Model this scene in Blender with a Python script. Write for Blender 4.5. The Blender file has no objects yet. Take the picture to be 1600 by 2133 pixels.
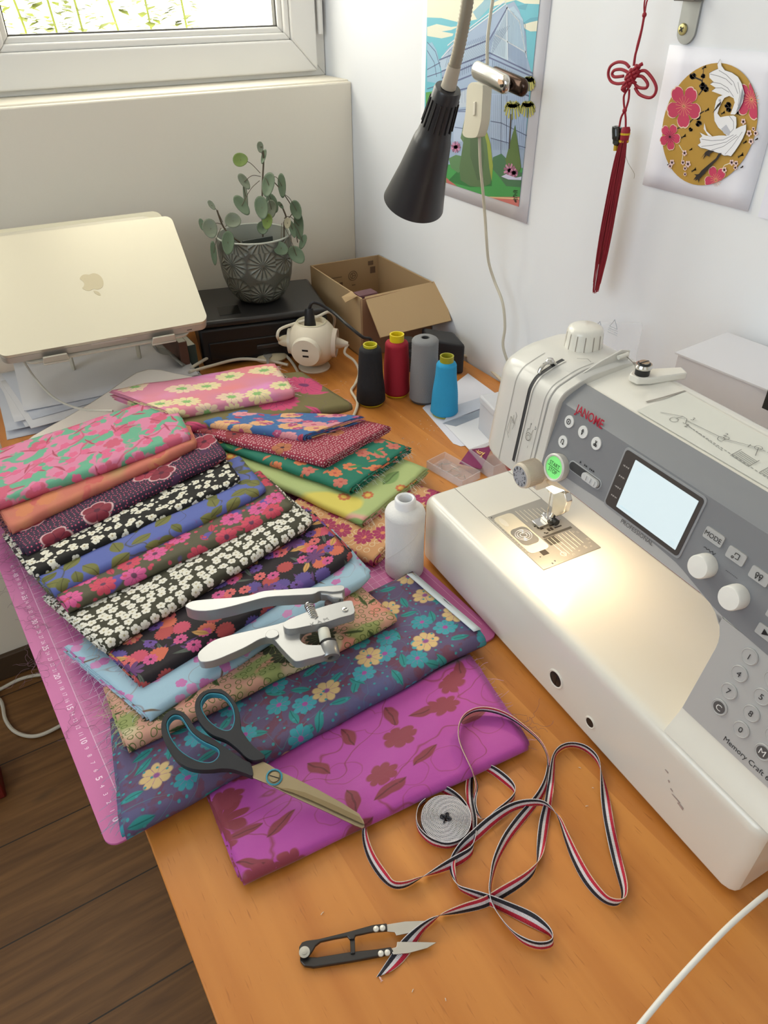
import bpy, bmesh, math, random
import numpy as np
from mathutils import Vector, Matrix, noise
random.seed(7)
PI = math.pi
SC = bpy.context.scene
COL = SC.collection

# ---------------------------------------------------------------- camera
# metres; desk top is z = 0, room corner at the origin, window wall y = 0, right wall x = 0, floor z = -0.74
W_, H_, FPX = 1600, 2133, 1510.0
CAM = Vector((-0.8354, -1.4750, 0.6110))
yaw, pit, rol = math.radians(31.607), math.radians(36.525), math.radians(-0.270)
_f = Vector((math.sin(yaw)*math.cos(pit), math.cos(yaw)*math.cos(pit), -math.sin(pit)))
_r = Vector((math.cos(yaw), -math.sin(yaw), 0)); _u = _r.cross(_f)
CR = math.cos(rol)*_r + math.sin(rol)*_u
CU = -math.sin(rol)*_r + math.cos(rol)*_u
CF = _f
cd = bpy.data.cameras.new('camera'); cam = bpy.data.objects.new('camera', cd); COL.objects.link(cam)
cd.sensor_fit = 'VERTICAL'; cd.sensor_height = 36.0; cd.lens = 36.0*FPX/H_; cd.clip_start = 0.01
cam.matrix_world = Matrix(((CR.x, CU.x, -CF.x, CAM.x), (CR.y, CU.y, -CF.y, CAM.y), (CR.z, CU.z, -CF.z, CAM.z), (0, 0, 0, 1)))
SC.camera = cam

# ---------------------------------------------------------------- world, light, exposure
wd = bpy.data.worlds.new('sky'); SC.world = wd; wd.use_nodes = True
bg = wd.node_tree.nodes['Background']
bg.inputs[0].default_value = (1.0, 0.95, 0.84, 1); bg.inputs[1].default_value = 0.92
SC.view_settings.view_transform = 'Standard'; SC.view_settings.look = 'None'
SC.view_settings.gamma = 1; SC.view_settings.use_curve_mapping = False
SC.view_settings.exposure = 3.0
SC.cycles.use_denoising = True
SC.cycles.max_bounces = 8; SC.cycles.diffuse_bounces = 5; SC.cycles.glossy_bounces = 4
SC.cycles.transparent_max_bounces = 12; SC.cycles.transmission_bounces = 6
SC.cycles.caustics_reflective = False; SC.cycles.caustics_refractive = False
SC.cycles.sample_clamp_indirect = 6

def area(name, loc, target, sx, sy, power, color, portal=False, spread=180):
    l = bpy.data.lights.new(name, 'AREA'); l.shape = 'RECTANGLE'; l.size = sx; l.size_y = sy
    l.energy = power; l.color = color; l.spread = math.radians(spread)
    if portal: l.cycles.is_portal = True
    o = bpy.data.objects.new(name, l); COL.objects.link(o); o.location = loc
    d = Vector(target)-Vector(loc); o.rotation_euler = d.to_track_quat('-Z', 'Y').to_euler()
    return o
area('window_portal', (-0.69, 0.20, 0.99), (-0.69, -1, 0.99), 1.5, 1.2, 1, (1, 1, 1), portal=True)
area('rear_fill_light', (-1.5, -3.1, 1.05), (-0.9, -0.6, 0.1), 1.3, 1.2, 0.3, (0.84, 0.91, 1.0))  # weak fill added behind the camera; the near wall has no window
area('left_fill_light', (-2.5, -1.4, 1.0), (0, -1.0, 0.2), 1.3, 1.0, 2.3, (0.73, 0.87, 1.0))  # bluish fill added out of view; the left wall has no window

# ---------------------------------------------------------------- pixel -> world on known surfaces
def ray(px, py): return CF + CR*((px-W_/2)/FPX) - CU*((py-H_/2)/FPX)
def at(px, py, z=0.0):
    d = ray(px, py); return CAM + d*((z-CAM.z)/d.z)
def onx(px, py, x=0.0):
    d = ray(px, py); return CAM + d*((x-CAM.x)/d.x)
def ony(px, py, y=0.0):
    d = ray(px, py); return CAM + d*((y-CAM.y)/d.y)
def onplane(px, py, P, n):
    d = ray(px, py); return CAM + d*((P-CAM).dot(n)/d.dot(n))

# ---------------------------------------------------------------- materials
def lin(c):
    o = []
    for v in c[:3]:
        v = v/255.0
        o.append(v/12.92 if v <= 0.04045 else ((v+0.055)/1.055)**2.4)
    return (o[0], o[1], o[2], 1.0)
_mc = {}
def mat(c, rough=0.6, metal=0.0, spec=0.5, emit=0.0, alpha=1.0, trans=0.0, coat=0.0, bump=None, ior=None):
    k = (tuple(c), rough, metal, spec, emit, alpha, trans, coat, bump, ior)
    if k in _mc: return _mc[k]
    m = bpy.data.materials.new('mat_%d' % len(_mc)); m.use_nodes = True
    b = m.node_tree.nodes['Principled BSDF']; L = lin(c)
    b.inputs['Base Color'].default_value = L; b.inputs['Roughness'].default_value = rough
    b.inputs['Metallic'].default_value = metal; b.inputs['Specular IOR Level'].default_value = spec
    b.inputs['Coat Weight'].default_value = coat; b.inputs['Alpha'].default_value = alpha
    b.inputs['Transmission Weight'].default_value = trans
    if ior: b.inputs['IOR'].default_value = ior
    if emit:
        b.inputs['Emission Color'].default_value = L; b.inputs['Emission Strength'].default_value = emit
    if bump:
        g = Gr(m.node_tree); tc = g.n.new('ShaderNodeTexCoord')
        nz = g.n.new('ShaderNodeTexNoise'); nz.inputs['Scale'].default_value = bump[0]; nz.inputs['Detail'].default_value = 3
        g.l.new(tc.outputs['Object'], nz.inputs['Vector'])
        bp = g.n.new('ShaderNodeBump'); bp.inputs['Strength'].default_value = bump[1]; bp.inputs['Distance'].default_value = bump[2]
        g.l.new(nz.outputs['Fac'], bp.inputs['Height']); g.l.new(bp.outputs['Normal'], b.inputs['Normal'])
    _mc[k] = m; return m

class Gr:
    def __init__(s, nt): s.nt = nt; s.n = nt.nodes; s.l = nt.links
    def put(s, inp, v):
        if hasattr(v, 'is_linked') or hasattr(v, 'links'): s.l.new(v, inp)
        else: inp.default_value = v
    def m(s, op, *a, clamp=False):
        n = s.n.new('ShaderNodeMath'); n.operation = op; n.use_clamp = clamp
        for i, x in enumerate(a): s.put(n.inputs[i], x)
        return n.outputs[0]
    def vm(s, op, a, b=None, sc=None):
        n = s.n.new('ShaderNodeVectorMath'); n.operation = op; s.put(n.inputs[0], a)
        if b is not None: s.put(n.inputs[1], b)
        if sc is not None: s.put(n.inputs['Scale'], sc)
        return n.outputs['Value'] if op in ('LENGTH', 'DOT_PRODUCT', 'DISTANCE') else n.outputs['Vector']
    def sep(s, v):
        n = s.n.new('ShaderNodeSeparateXYZ'); s.l.new(v, n.inputs[0]); return n.outputs[0], n.outputs[1], n.outputs[2]
    def comb(s, x, y, z=0.0):
        n = s.n.new('ShaderNodeCombineXYZ'); s.put(n.inputs[0], x); s.put(n.inputs[1], y); s.put(n.inputs[2], z); return n.outputs[0]
    def mix(s, f, a, b):
        n = s.n.new('ShaderNodeMix'); n.data_type = 'RGBA'; s.put(n.inputs[0], f); s.put(n.inputs[6], a); s.put(n.inputs[7], b)
        return n.outputs[2]
    def noise(s, v, scale, detail=2, dist=0.0, rough=.5):
        n = s.n.new('ShaderNodeTexNoise'); s.l.new(v, n.inputs['Vector']); n.inputs['Scale'].default_value = scale
        n.inputs['Detail'].default_value = detail; n.inputs['Distortion'].default_value = dist; n.inputs['Roughness'].default_value = rough
        return n.outputs['Fac'], n.outputs['Color']
    def vor(s, v, rnd=0.8):
        n = s.n.new('ShaderNodeTexVoronoi'); n.voronoi_dimensions = '2D'; n.inputs['Scale'].default_value = 1.0
        n.inputs['Randomness'].default_value = rnd; s.l.new(v, n.inputs['Vector'])
        return n.outputs['Distance'], n.outputs['Color'], n.outputs['Position']
    def ramp(s, f, stops):
        n = s.n.new('ShaderNodeValToRGB'); s.put(n.inputs[0], f); e = n.color_ramp.elements
        e[0].position = stops[0][0]; e[0].color = stops[0][1]; e[1].position = stops[-1][0]; e[1].color = stops[-1][1]
        for p, c in stops[1:-1]: q = e.new(p); q.color = c
        return n.outputs[0]

def cells(g, uv, cell, seed, rnd):
    p = g.vm('ADD', g.vm('SCALE', uv, sc=1.0/cell), (seed*3.7, seed*1.3, 0))
    d, c, pos = g.vor(p, rnd); loc = g.vm('SUBTRACT', p, pos)
    x, y, _ = g.sep(loc); cr, cg, cb = g.sep(c)
    return x, y, g.vm('LENGTH', g.comb(x, y)), cr, cg, cb

def print_mat(name, base, layers, rough=0.75, warp=0.0, sheen=0.0):
    m = bpy.data.materials.new(name); m.use_nodes = True; g = Gr(m.node_tree); b = g.n['Principled BSDF']
    uvn = g.n.new('ShaderNodeUVMap'); uvn.uv_map = 'UVMap'; uv = uvn.outputs[0]
    if warp:
        _, nc = g.noise(uv, 40, 1); uv = g.vm('ADD', uv, g.vm('SCALE', g.vm('SUBTRACT', nc, (.5, .5, .5)), sc=warp))
    cur = lin(base)
    for L in layers:
        k = L[0]
        if k == 'F':      # flower: cell, radius, petals, colours, centre colour, density, seed, rnd, notch
            _, cell, R, n, cols, cc, dens, seed, rnd, notch = L
            x, y, r, cr, cg, cb = cells(g, uv, cell, seed, rnd)
            a = g.m('ADD', g.m('ARCTAN2', y, x), g.m('MULTIPLY', cg, 6.283))
            pet = g.m('POWER', g.m('ABSOLUTE', g.m('COSINE', g.m('MULTIPLY', a, n/2.0))), 0.55)
            rr = g.m('MULTIPLY', g.m('MULTIPLY_ADD', pet, notch, 1-notch), R)
            mk = g.m('MULTIPLY', g.m('SUBTRACT', rr, r), 25.0, clamp=True)
            mk = g.m('MULTIPLY', mk, g.m('LESS_THAN', cb, dens))
            col = lin(cols[0])
            for i, c2 in enumerate(cols[1:]):
                col = g.mix(g.m('GREATER_THAN', cr, (i+1.0)/len(cols)), col, lin(c2))
            # darker crease between petals and towards the eye
            cur = g.mix(mk, cur, col)
            if cc:
                ray_ = g.m('MULTIPLY', g.m('LESS_THAN', pet, 0.35), g.m('LESS_THAN', r, g.m('MULTIPLY', rr, 0.8)))
                cur = g.mix(g.m('MULTIPLY', g.m('MULTIPLY', ray_, mk), 0.75), cur, lin(cc))
                mc = g.m('MULTIPLY', g.m('MULTIPLY', g.m('SUBTRACT', R*0.25, r), 30.0, clamp=True), mk)
                cur = g.mix(mc, cur, lin(cc))
        elif k == 'L':    # leaf: cell, length, width, colour, density, seed
            _, cell, Ln, Wd, col, dens, seed = L
            x, y, r, cr, cg, cb = cells(g, uv, cell, seed, 0.9)
            a = g.m('MULTIPLY', cg, 6.283); ca = g.m('COSINE', a); sa = g.m('SINE', a)
            xx = g.m('ADD', g.m('MULTIPLY', x, ca), g.m('MULTIPLY', y, sa)); yy = g.m('SUBTRACT', g.m('MULTIPLY', y, ca), g.m('MULTIPLY', x, sa))
            q = g.m('DIVIDE', xx, Ln); wv = g.m('MULTIPLY', g.m('SUBTRACT', 1.0, g.m('MULTIPLY', q, q)), Wd)
            mk = g.m('MULTIPLY', g.m('SUBTRACT', wv, g.m('ABSOLUTE', yy)), 25.0, clamp=True)
            mk = g.m('MULTIPLY', mk, g.m('LESS_THAN', cb, dens)); cur = g.mix(mk, cur, lin(col))
            vein = g.m('MULTIPLY', g.m('LESS_THAN', g.m('ABSOLUTE', yy), 0.018), mk)
            cur = g.mix(g.m('MULTIPLY', vein, 0.5), cur, lin(tuple(v*0.45 for v in col)))
        elif k == 'D':    # dots
            _, cell, R, col, rnd, seed = L
            x, y, r, cr, cg, cb = cells(g, uv, cell, seed, rnd)
            cur = g.mix(g.m('MULTIPLY', g.m('SUBTRACT', R, r), 20.0, clamp=True), cur, lin(col))
        elif k == 'R':    # rings / curls
            _, cell, R, wdt, col, rnd, seed = L
            x, y, r, cr, cg, cb = cells(g, uv, cell, seed, rnd)
            cur = g.mix(g.m('MULTIPLY', g.m('SUBTRACT', wdt, g.m('ABSOLUTE', g.m('SUBTRACT', r, R))), 30.0, clamp=True), cur, lin(col))
        elif k == 'V':    # vines
            _, sc, wdt, col = L
            f, _c = g.noise(uv, sc, 1, 0.6); cur = g.mix(g.m('MULTIPLY', g.m('SUBTRACT', wdt, g.m('ABSOLUTE', g.m('SUBTRACT', f, .5))), 90.0, clamp=True), cur, lin(col))
        elif k == 'B':    # blobs
            _, sc, thr, col, det = L
            f, _c = g.noise(uv, sc, det, 0.4); cur = g.mix(g.m('MULTIPLY', g.m('SUBTRACT', f, thr), 22.0, clamp=True), cur, lin(col))
        elif k == 'S':    # soft wash
            _, sc, thr, col, amt = L
            f, _c = g.noise(uv, sc, 1, 0.2); cur = g.mix(g.m('MULTIPLY', g.m('MULTIPLY', g.m('SUBTRACT', f, thr), 5.0, clamp=True), amt), cur, lin(col))
    if hasattr(cur, 'links'):
        hs = g.n.new('ShaderNodeHueSaturation'); hs.inputs['Saturation'].default_value = .92; hs.inputs['Value'].default_value = .82
        g.l.new(cur, hs.inputs['Color']); g.l.new(hs.outputs[0], b.inputs['Base Color'])
    else: b.inputs['Base Color'].default_value = cur
    b.inputs['Roughness'].default_value = rough; b.inputs['Specular IOR Level'].default_value = 0.3
    b.inputs['Sheen Weight'].default_value = sheen
    wv = g.n.new('ShaderNodeTexNoise'); wv.inputs['Scale'].default_value = 1400; g.l.new(uvn.outputs[0], wv.inputs['Vector'])
    w2 = g.n.new('ShaderNodeTexNoise'); w2.inputs['Scale'].default_value = 45; w2.inputs['Detail'].default_value = 3; g.l.new(uvn.outputs[0], w2.inputs['Vector'])
    h = g.m('ADD', g.m('MULTIPLY', wv.outputs['Fac'], 0.15), w2.outputs['Fac'])
    bp = g.n.new('ShaderNodeBump'); bp.inputs['Strength'].default_value = 0.5; bp.inputs['Distance'].default_value = 0.0016
    g.l.new(h, bp.inputs['Height']); g.l.new(bp.outputs['Normal'], b.inputs['Normal'])
    return m

# ---------------------------------------------------------------- mesh building
_tx = {}
def text_geo(s, bold=False):
    k = (s, bold)
    if k not in _tx:
        c = bpy.data.curves.new('t', 'FONT'); c.body = s; c.size = 1.0; c.resolution_u = 3
        if bold: c.offset = 0.018
        o = bpy.data.objects.new('t', c); COL.objects.link(o)
        dg = bpy.context.evaluated_depsgraph_get(); me = bpy.data.meshes.new_from_object(o.evaluated_get(dg))
        v = [tuple(p.co) for p in me.vertices]; f = [tuple(p.vertices) for p in me.polygons]
        _tx[k] = (v, f); bpy.data.objects.remove(o); bpy.data.curves.remove(c); bpy.data.meshes.remove(me)
    return _tx[k]

class MB:
    def __init__(s): s.v = []; s.f = []; s.mi = []; s.uv = {}; s.mats = []
    def slot(s, m):
        if m is None: return 0
        if m not in s.mats: s.mats.append(m)
        return s.mats.index(m)
    def add(s, vs, fs, m=None, uvs=None):
        o = len(s.v); k = s.slot(m); s.v += [tuple(p) for p in vs]
        for i, f in enumerate(fs):
            s.f.append(tuple(o+j for j in f)); s.mi.append(k)
            if uvs: s.uv[len(s.f)-1] = [uvs[j] for j in f]
        return s
    def box(s, lo, hi, m=None, M=None):
        x0, y0, z0 = lo; x1, y1, z1 = hi
        vs = [Vector(p) for p in ((x0, y0, z0), (x1, y0, z0), (x1, y1, z0), (x0, y1, z0), (x0, y0, z1), (x1, y0, z1), (x1, y1, z1), (x0, y1, z1))]
        if M: vs = [M @ p for p in vs]
        return s.add(vs, [(3, 2, 1, 0), (4, 5, 6, 7), (0, 1, 5, 4), (1, 2, 6, 5), (2, 3, 7, 6), (3, 0, 4, 7)], m)
    def tube(s, pts, r, m=None, n=8, cap=True, flat=1.0):
        pts = [Vector(p) for p in pts]; N = len(pts)
        rs = r if isinstance(r, (list, tuple)) else [r]*N
        t0 = (pts[1]-pts[0]).normalized(); up = Vector((0, 0, 1)) if abs(t0.z) < .9 else Vector((1, 0, 0))
        nrm = t0.cross(up).normalized(); vs = []
        for i, p in enumerate(pts):
            t = (pts[min(i+1, N-1)]-pts[max(i-1, 0)]).normalized()
            nrm = (nrm-t*nrm.dot(t)).normalized(); bn = t.cross(nrm)
            for k in range(n):
                a = 2*PI*k/n; vs.append(p+(nrm*math.cos(a)+bn*math.sin(a)*flat)*rs[i])
        fs = [(i*n+k, i*n+(k+1) % n, (i+1)*n+(k+1) % n, (i+1)*n+k) for i in range(N-1) for k in range(n)]
        if cap: fs += [tuple(range(n))[::-1], tuple((N-1)*n+k for k in range(n))]
        return s.add(vs, fs, m)
    def lathe(s, prof, m=None, n=40, M=None, cap0=True, cap1=True):
        vs = []
        for r, z in prof:
            for k in range(n):
                a = 2*PI*k/n; p = Vector((r*math.cos(a), r*math.sin(a), z)); vs.append(M @ p if M else p)
        N = len(prof); fs = [(i*n+k, i*n+(k+1) % n, (i+1)*n+(k+1) % n, (i+1)*n+k) for i in range(N-1) for k in range(n)]
        if cap0 and prof[0][0] > 1e-6: fs.append(tuple(range(n))[::-1])
        if cap1 and prof[-1][0] > 1e-6: fs.append(tuple((N-1)*n+k for k in range(n)))
        return s.add(vs, fs, m)
    def prism(s, pts, nrm, h, m=None, holes=None):
        """closed polygon pts (world) extruded by h along nrm; optional one hole"""
        nrm = Vector(nrm).normalized(); bm = bmesh.new(); loops = [pts]+(holes or []); edges = []
        for lp in loops:
            vs = [bm.verts.new(Vector(p)) for p in lp]
            edges += [bm.edges.new((vs[i], vs[(i+1) % len(vs)])) for i in range(len(vs))]
        bmesh.ops.triangle_fill(bm, use_beauty=True, use_dissolve=False, edges=edges, normal=nrm)
        bm.verts.index_update(); base = [v.co.copy() for v in bm.verts]; tf = [[v.index for v in f.verts] for f in bm.faces]
        nn = len(base); vs = base+[p+nrm*h for p in base]; fs = []
        for f in tf:
            a, b_, c = base[f[0]], base[f[1]], base[f[2]]
            if (b_-a).cross(c-a).dot(nrm) < 0: f = f[::-1]
            fs.append(tuple(f[::-1])); fs.append(tuple(i+nn for i in f))
        k = 0
        for lp in loops:
            L = len(lp)
            for i in range(L): fs.append((k+i, k+(i+1) % L, nn+k+(i+1) % L, nn+k+i))
            k += L
        bm.free(); return s.add(vs, fs, m)
    def poly(s, pts, m=None): return s.add(pts, [tuple(range(len(pts)))], m)
    def grid(s, rows, m=None, uvf=None, closed=False):
        R = len(rows); Cn = len(rows[0]); vs = [p for r in rows for p in r]
        cc = Cn if closed else Cn-1
        fs = [(i*Cn+j, i*Cn+(j+1) % Cn, (i+1)*Cn+(j+1) % Cn, (i+1)*Cn+j) for i in range(R-1) for j in range(cc)]
        uvs = [q for r in uvf for q in r] if uvf else None
        return s.add(vs, fs, m, uvs)
    def text(s, st, P, xd, yd, size, m=None, center=True, bold=False, squash=1.0):
        v, f = text_geo(st, bold)
        if not v: return s
        xd = Vector(xd).normalized(); yd = Vector(yd).normalized(); xs = [p[0] for p in v]; ys = [p[1] for p in v]
        cx, cy = ((min(xs)+max(xs))/2, (min(ys)+max(ys))/2) if center else (min(xs), 0)
        return s.add([Vector(P)+xd*((p[0]-cx)*size*squash)+yd*((p[1]-cy)*size) for p in v], f, m)
    def build(s, name, m=None, parent=None, smooth=40, bevel=0.0, seg=2, solid=0.0, sub=0, fixn=True):
        me = bpy.data.meshes.new(name); me.from_pydata(s.v, [], s.f)
        mats = s.mats if s.mats else [m]
        for x in mats: me.materials.append(x if x else m)
        if len(mats) > 1:
            for p, k in zip(me.polygons, s.mi): p.material_index = k
        if s.uv:
            ul = me.uv_layers.new(name='UVMap')
            for p in me.polygons:
                u = s.uv.get(p.index)
                if u:
                    for li, q in zip(p.loop_indices, u): ul.data[li].uv = q
        if fixn:
            bm = bmesh.new(); bm.from_mesh(me); bmesh.ops.recalc_face_normals(bm, faces=bm.faces); bm.to_mesh(me); bm.free()
        me.update()
        if smooth:
            me.shade_smooth(); me.set_sharp_from_angle(angle=math.radians(smooth))
        o = bpy.data.objects.new(name, me); COL.objects.link(o)
        if solid:
            md = o.modifiers.new('solid', 'SOLIDIFY'); md.thickness = solid; md.offset = 0
        if bevel:
            md = o.modifiers.new('bevel', 'BEVEL'); md.width = bevel; md.segments = seg; md.limit_method = 'ANGLE'; md.angle_limit = math.radians(35)
            md.harden_normals = False
        if sub:
            md = o.modifiers.new('sub', 'SUBSURF'); md.levels = sub; md.render_levels = sub
        if parent:
            o.parent = parent
            if parent.type == 'EMPTY' or True:
                o.matrix_parent_inverse = Matrix.Identity(4)
        return o

def tag(o, label=None, cat=None, group=None, kind=None):
    if label: o['label'] = label
    if cat: o['category'] = cat
    if group: o['group'] = group
    if kind: o['kind'] = kind
    return o
def thing(name, label, cat, loc=(0, 0, 0), rz=0.0, group=None):
    o = bpy.data.objects.new(name, None); COL.objects.link(o); o.location = loc; o.rotation_euler = (0, 0, rz)
    o.empty_display_size = 0.02
    return tag(o, label, cat, group)
class WB(MB):
    """mesh builder in world space for a part of a thing placed at t"""
    def build(s, name, m=None, parent=None, **k):
        if parent is not None:
            p = parent; Mw = Matrix.Identity(4)
            while p is not None:
                Mw = (Matrix.Translation(p.location) @ p.rotation_euler.to_matrix().to_4x4()) @ Mw; p = p.parent
            Mi = Mw.inverted(); s.v = [tuple(Mi @ Vector(q)) for q in s.v]
        return super().build(name, m, parent, **k)
def spline(pts, n=8):
    P = [Vector(p) for p in pts]; out = []
    for i in range(len(P)-1):
        a = P[max(i-1, 0)]; b = P[i]; c = P[i+1]; d = P[min(i+2, len(P)-1)]
        for k in range(n):
            t = k/n; out.append(0.5*((2*b)+(c-a)*t+(2*a-5*b+4*c-d)*t*t+(3*b-a-3*c+d)*t**3))
    out.append(P[-1]); return out
def frame(origin, zax, xhint=(1, 0, 0)):
    z = Vector(zax).normalized(); x = Vector(xhint); x = (x-z*x.dot(z)).normalized(); y = z.cross(x)
    return Matrix(((x.x, y.x, z.x, origin[0]), (x.y, y.y, z.y, origin[1]), (x.z, y.z, z.z, origin[2]), (0, 0, 0, 1)))
def circle(c, xd, yd, r, n=24, r2=None):
    c = Vector(c); xd = Vector(xd); yd = Vector(yd); r2 = r2 or r
    return [c+xd*(r*math.cos(2*PI*k/n))+yd*(r2*math.sin(2*PI*k/n)) for k in range(n)]
# ================================================================ the setting
M_wall = mat((236, 229, 214), 0.85, bump=(60, 0.25, 0.0012))
M_wallr = mat((234, 236, 240), 0.85, bump=(45, 0.3, 0.0012))
M_ceil = mat((240, 238, 232), 0.9)
M_pvc = mat((232, 230, 226), 0.35)
M_floor_m = bpy.data.materials.new('floorboards'); M_floor_m.use_nodes = True
g = Gr(M_floor_m.node_tree); b = g.n['Principled BSDF']; tc = g.n.new('ShaderNodeTexCoord'); ob = tc.outputs['Object']
x, y, z = g.sep(ob)
yy = g.m('DIVIDE', g.m('ADD', y, 0.065+10*0.195), 0.195); fr = g.m('FRACT', yy); idx = g.m('FLOOR', yy)
st, _ = g.noise(g.comb(g.m('MULTIPLY', x, 2.2), g.m('MULTIPLY', y, 26.0), idx), 2.5, 4, 0.6)
kn, _ = g.noise(g.comb(g.m('MULTIPLY', x, 6), g.m('MULTIPLY', y, 12.0), idx), 1.4, 2, 0.2)
c = g.ramp(st, [(0.3, lin((96, 62, 28))), (0.7, lin((128, 88, 46)))])
c = g.mix(g.m('MULTIPLY', g.m('SUBTRACT', 0.3, kn), 6, clamp=True), c, lin((56, 42, 27)))
seam = g.m('LESS_THAN', fr, 0.014); c = g.mix(seam, c, lin((40, 28, 18)))
g.l.new(c, b.inputs['Base Color']); b.inputs['Roughness'].default_value = 0.5
bp = g.n.new('ShaderNodeBump'); bp.inputs['Strength'].default_value = 0.3; bp.inputs['Distance'].default_value = 0.002
g.l.new(g.m('SUBTRACT', 1.0, seam), bp.inputs['Height']); g.l.new(bp.outputs['Normal'], b.inputs['Normal'])

FZ = -0.74; CZ = 1.80; XL = -2.7; YB = -3.3; SILL = 0.4385; WTOP = 1.60; WL = -1.38
def struct(name, mb, m, **k): o = mb.build(name, m, **k); tag(o, kind='structure'); return o
struct('floor', MB().box((XL-.1, YB-.1, FZ-.05), (.1, .3, FZ)), M_floor_m, smooth=0)
struct('ceiling', MB().box((XL-.1, YB-.1, CZ), (.1, .3, CZ+.05)), M_ceil, smooth=0)
struct('wall_right', MB().box((0, YB-.1, FZ), (.1, .3, CZ)), M_wallr, smooth=0)
struct('wall_left', MB().box((XL-.1, YB-.1, FZ), (XL, .3, CZ)), M_wall, smooth=0)
struct('wall_near', MB().box((XL, YB-.1, FZ), (0, YB, CZ)), M_wall, smooth=0)
wb = MB(); wb.box((XL, 0, FZ), (0, .3, SILL)); wb.box((XL, 0, SILL), (WL, .3, CZ)); wb.box((WL, 0, WTOP), (0, .3, CZ))
struct('wall_window', wb, M_wall, bevel=0.003)
struct('trim_sill', MB().box((WL, 0.012, SILL-.002), (-.0005, .115, SILL+.003)), M_wall, bevel=0.002)
M_base = mat((70, 52, 34), 0.6)
struct('baseboard_window', MB().box((XL, -.014, FZ), (0, 0, FZ+.07)), M_base, bevel=.003)

# window: fixed frame, sash, beads, glass, gasket, hinge
win = bpy.data.objects.new('window_1', None); COL.objects.link(win); tag(win, kind='structure')
def rectframe(mb, x0, x1, z0, z1, w, ya, yb, m=None):
    # mitred frame: outer rect, inner rect, with face at ya (room side) and back yb
    o = [(x0, z0), (x1, z0), (x1, z1), (x0, z1)]; i = [(x0+w, z0+w), (x1-w, z0+w), (x1-w, z1-w), (x0+w, z1-w)]
    for k in range(4):
        a, b_, c_, d_ = o[k], o[(k+1) % 4], i[(k+1) % 4], i[k]
        vs = [(p[0], ya, p[1]) for p in (a, b_, c_, d_)]+[(p[0], yb, p[1]) for p in (a, b_, c_, d_)]
        mb.add(vs, [(0, 1, 2, 3), (7, 6, 5, 4), (0, 4, 5, 1), (1, 5, 6, 2), (2, 6, 7, 3), (3, 7, 4, 0)], m)
fx = MB(); rectframe(fx, WL, -.001, SILL+.003, WTOP, .035, .108, .18); fx.box((-.7225, .100, SILL+.003), (-.6835, .18, WTOP-.001))
o = fx.build('window_frame', M_pvc, win, bevel=.002); tag(o, kind='structure')
M_gasket = mat((90, 88, 84), .7); M_glass = bpy.data.materials.new('pane_glass'); M_glass.use_nodes = True
g = Gr(M_glass.node_tree); g.n.clear(); out = g.n.new('ShaderNodeOutputMaterial'); tr = g.n.new('ShaderNodeBsdfTransparent'); gl = g.n.new('ShaderNodeBsdfGlossy')
gl.inputs['Roughness'].default_value = .02; tr.inputs['Color'].default_value = (.97, .98, .97, 1); mx = g.n.new('ShaderNodeMixShader'); mx.inputs[0].default_value = .06
g.l.new(tr.outputs[0], mx.inputs[1]); g.l.new(gl.outputs[0], mx.inputs[2]); g.l.new(mx.outputs[0], out.inputs[0])
for (a, c_) in ((-.684, -.026), (-1.352, -.722)):
    sa = MB(); rectframe(sa, a, c_, .4515, WTOP-.015, .056, .092, .150)
    tag(sa.build('sash', M_pvc, win, bevel=.004, seg=3), kind='structure')
    bd = MB(); rectframe(bd, a+.056, c_-.056, .4515+.056, WTOP-.071, .012, .098, .14); rectframe(bd, a+.067, c_-.067, .5185, WTOP-.082, .011, .106, .14)
    tag(bd.build('glazing_bead', M_pvc, win, bevel=.003, seg=2), kind='structure')
    gk = MB(); rectframe(gk, a+.0775, c_-.0775, .4515+.0775, WTOP-.0925, .003, .112, .125)
    tag(gk.build('gasket', M_gasket, win), kind='structure')
    pn = MB().box((a+.078, .118, .53), (c_-.078, .121, WTOP-.094)); tag(pn.build('pane', M_glass, win, smooth=0), kind='structure')
hg = MB(); M_cyl = lambda x, y, z0, z1, r: [Vector((x, y, z0)), Vector((x, y, z1))]
hg.tube(M_cyl(-.014, .098, .515, .64, .006), .006, n=10); hg.tube(M_cyl(-.014, .098, .655, .72, .006), .006, n=10)
tag(hg.build('hinge', M_pvc, win), kind='structure')

# plants outside the window, blown out by daylight
M_leaf_out = mat((128, 138, 40), .7)
for i, (px, n, hh) in enumerate(((45, 40, .09), (110, 90, .17), (165, 100, .19), (310, 80, .19), (385, 90, .16), (240, 26, .07))):
    base = ony(px, 62, .75); t = thing('garden_plant', ['low bright green garden shoots outside window, leftmost', 'tall bright green garden plant outside window, second from the left', 'tall bushy green garden plant outside window, above laptop centre', 'upright green garden plant outside right half of window', 'rightmost green garden plant outside the window', 'short green sprig outside window between the tall plants'][i], 'plant', (base.x, .75, -.3), group='garden plants outside the window')
    h0 = base.z; st = WB(); st.tube([(base.x, .75, -.3), (base.x+.01, .76, h0), (base.x-.005, .75, h0+hh)], .003, n=5); st.build('stem', M_leaf_out, t)
    lf = WB()
    for k in range(n):
        zz = h0-.05+(hh+.05)*k/n; a = random.random()*6.28; rr = .03+.04*random.random(); c0 = Vector((base.x+math.cos(a)*rr*.7, .75+math.sin(a)*rr*.6, zz)); d = Vector((math.cos(a), math.sin(a), random.uniform(-.4, .3))).normalized(); s_ = d.cross(Vector((0, 0, 1))).normalized()
        L = random.uniform(.022, .042)
        lf.add([c0-d*L*.5, c0+s_*L*.35+Vector((0, 0, .002)), c0+d*L*.6, c0-s_*L*.35+Vector((0, 0, .002))], [(0, 1, 2, 3)])
    lf.build('foliage', M_leaf_out, t)

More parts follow.
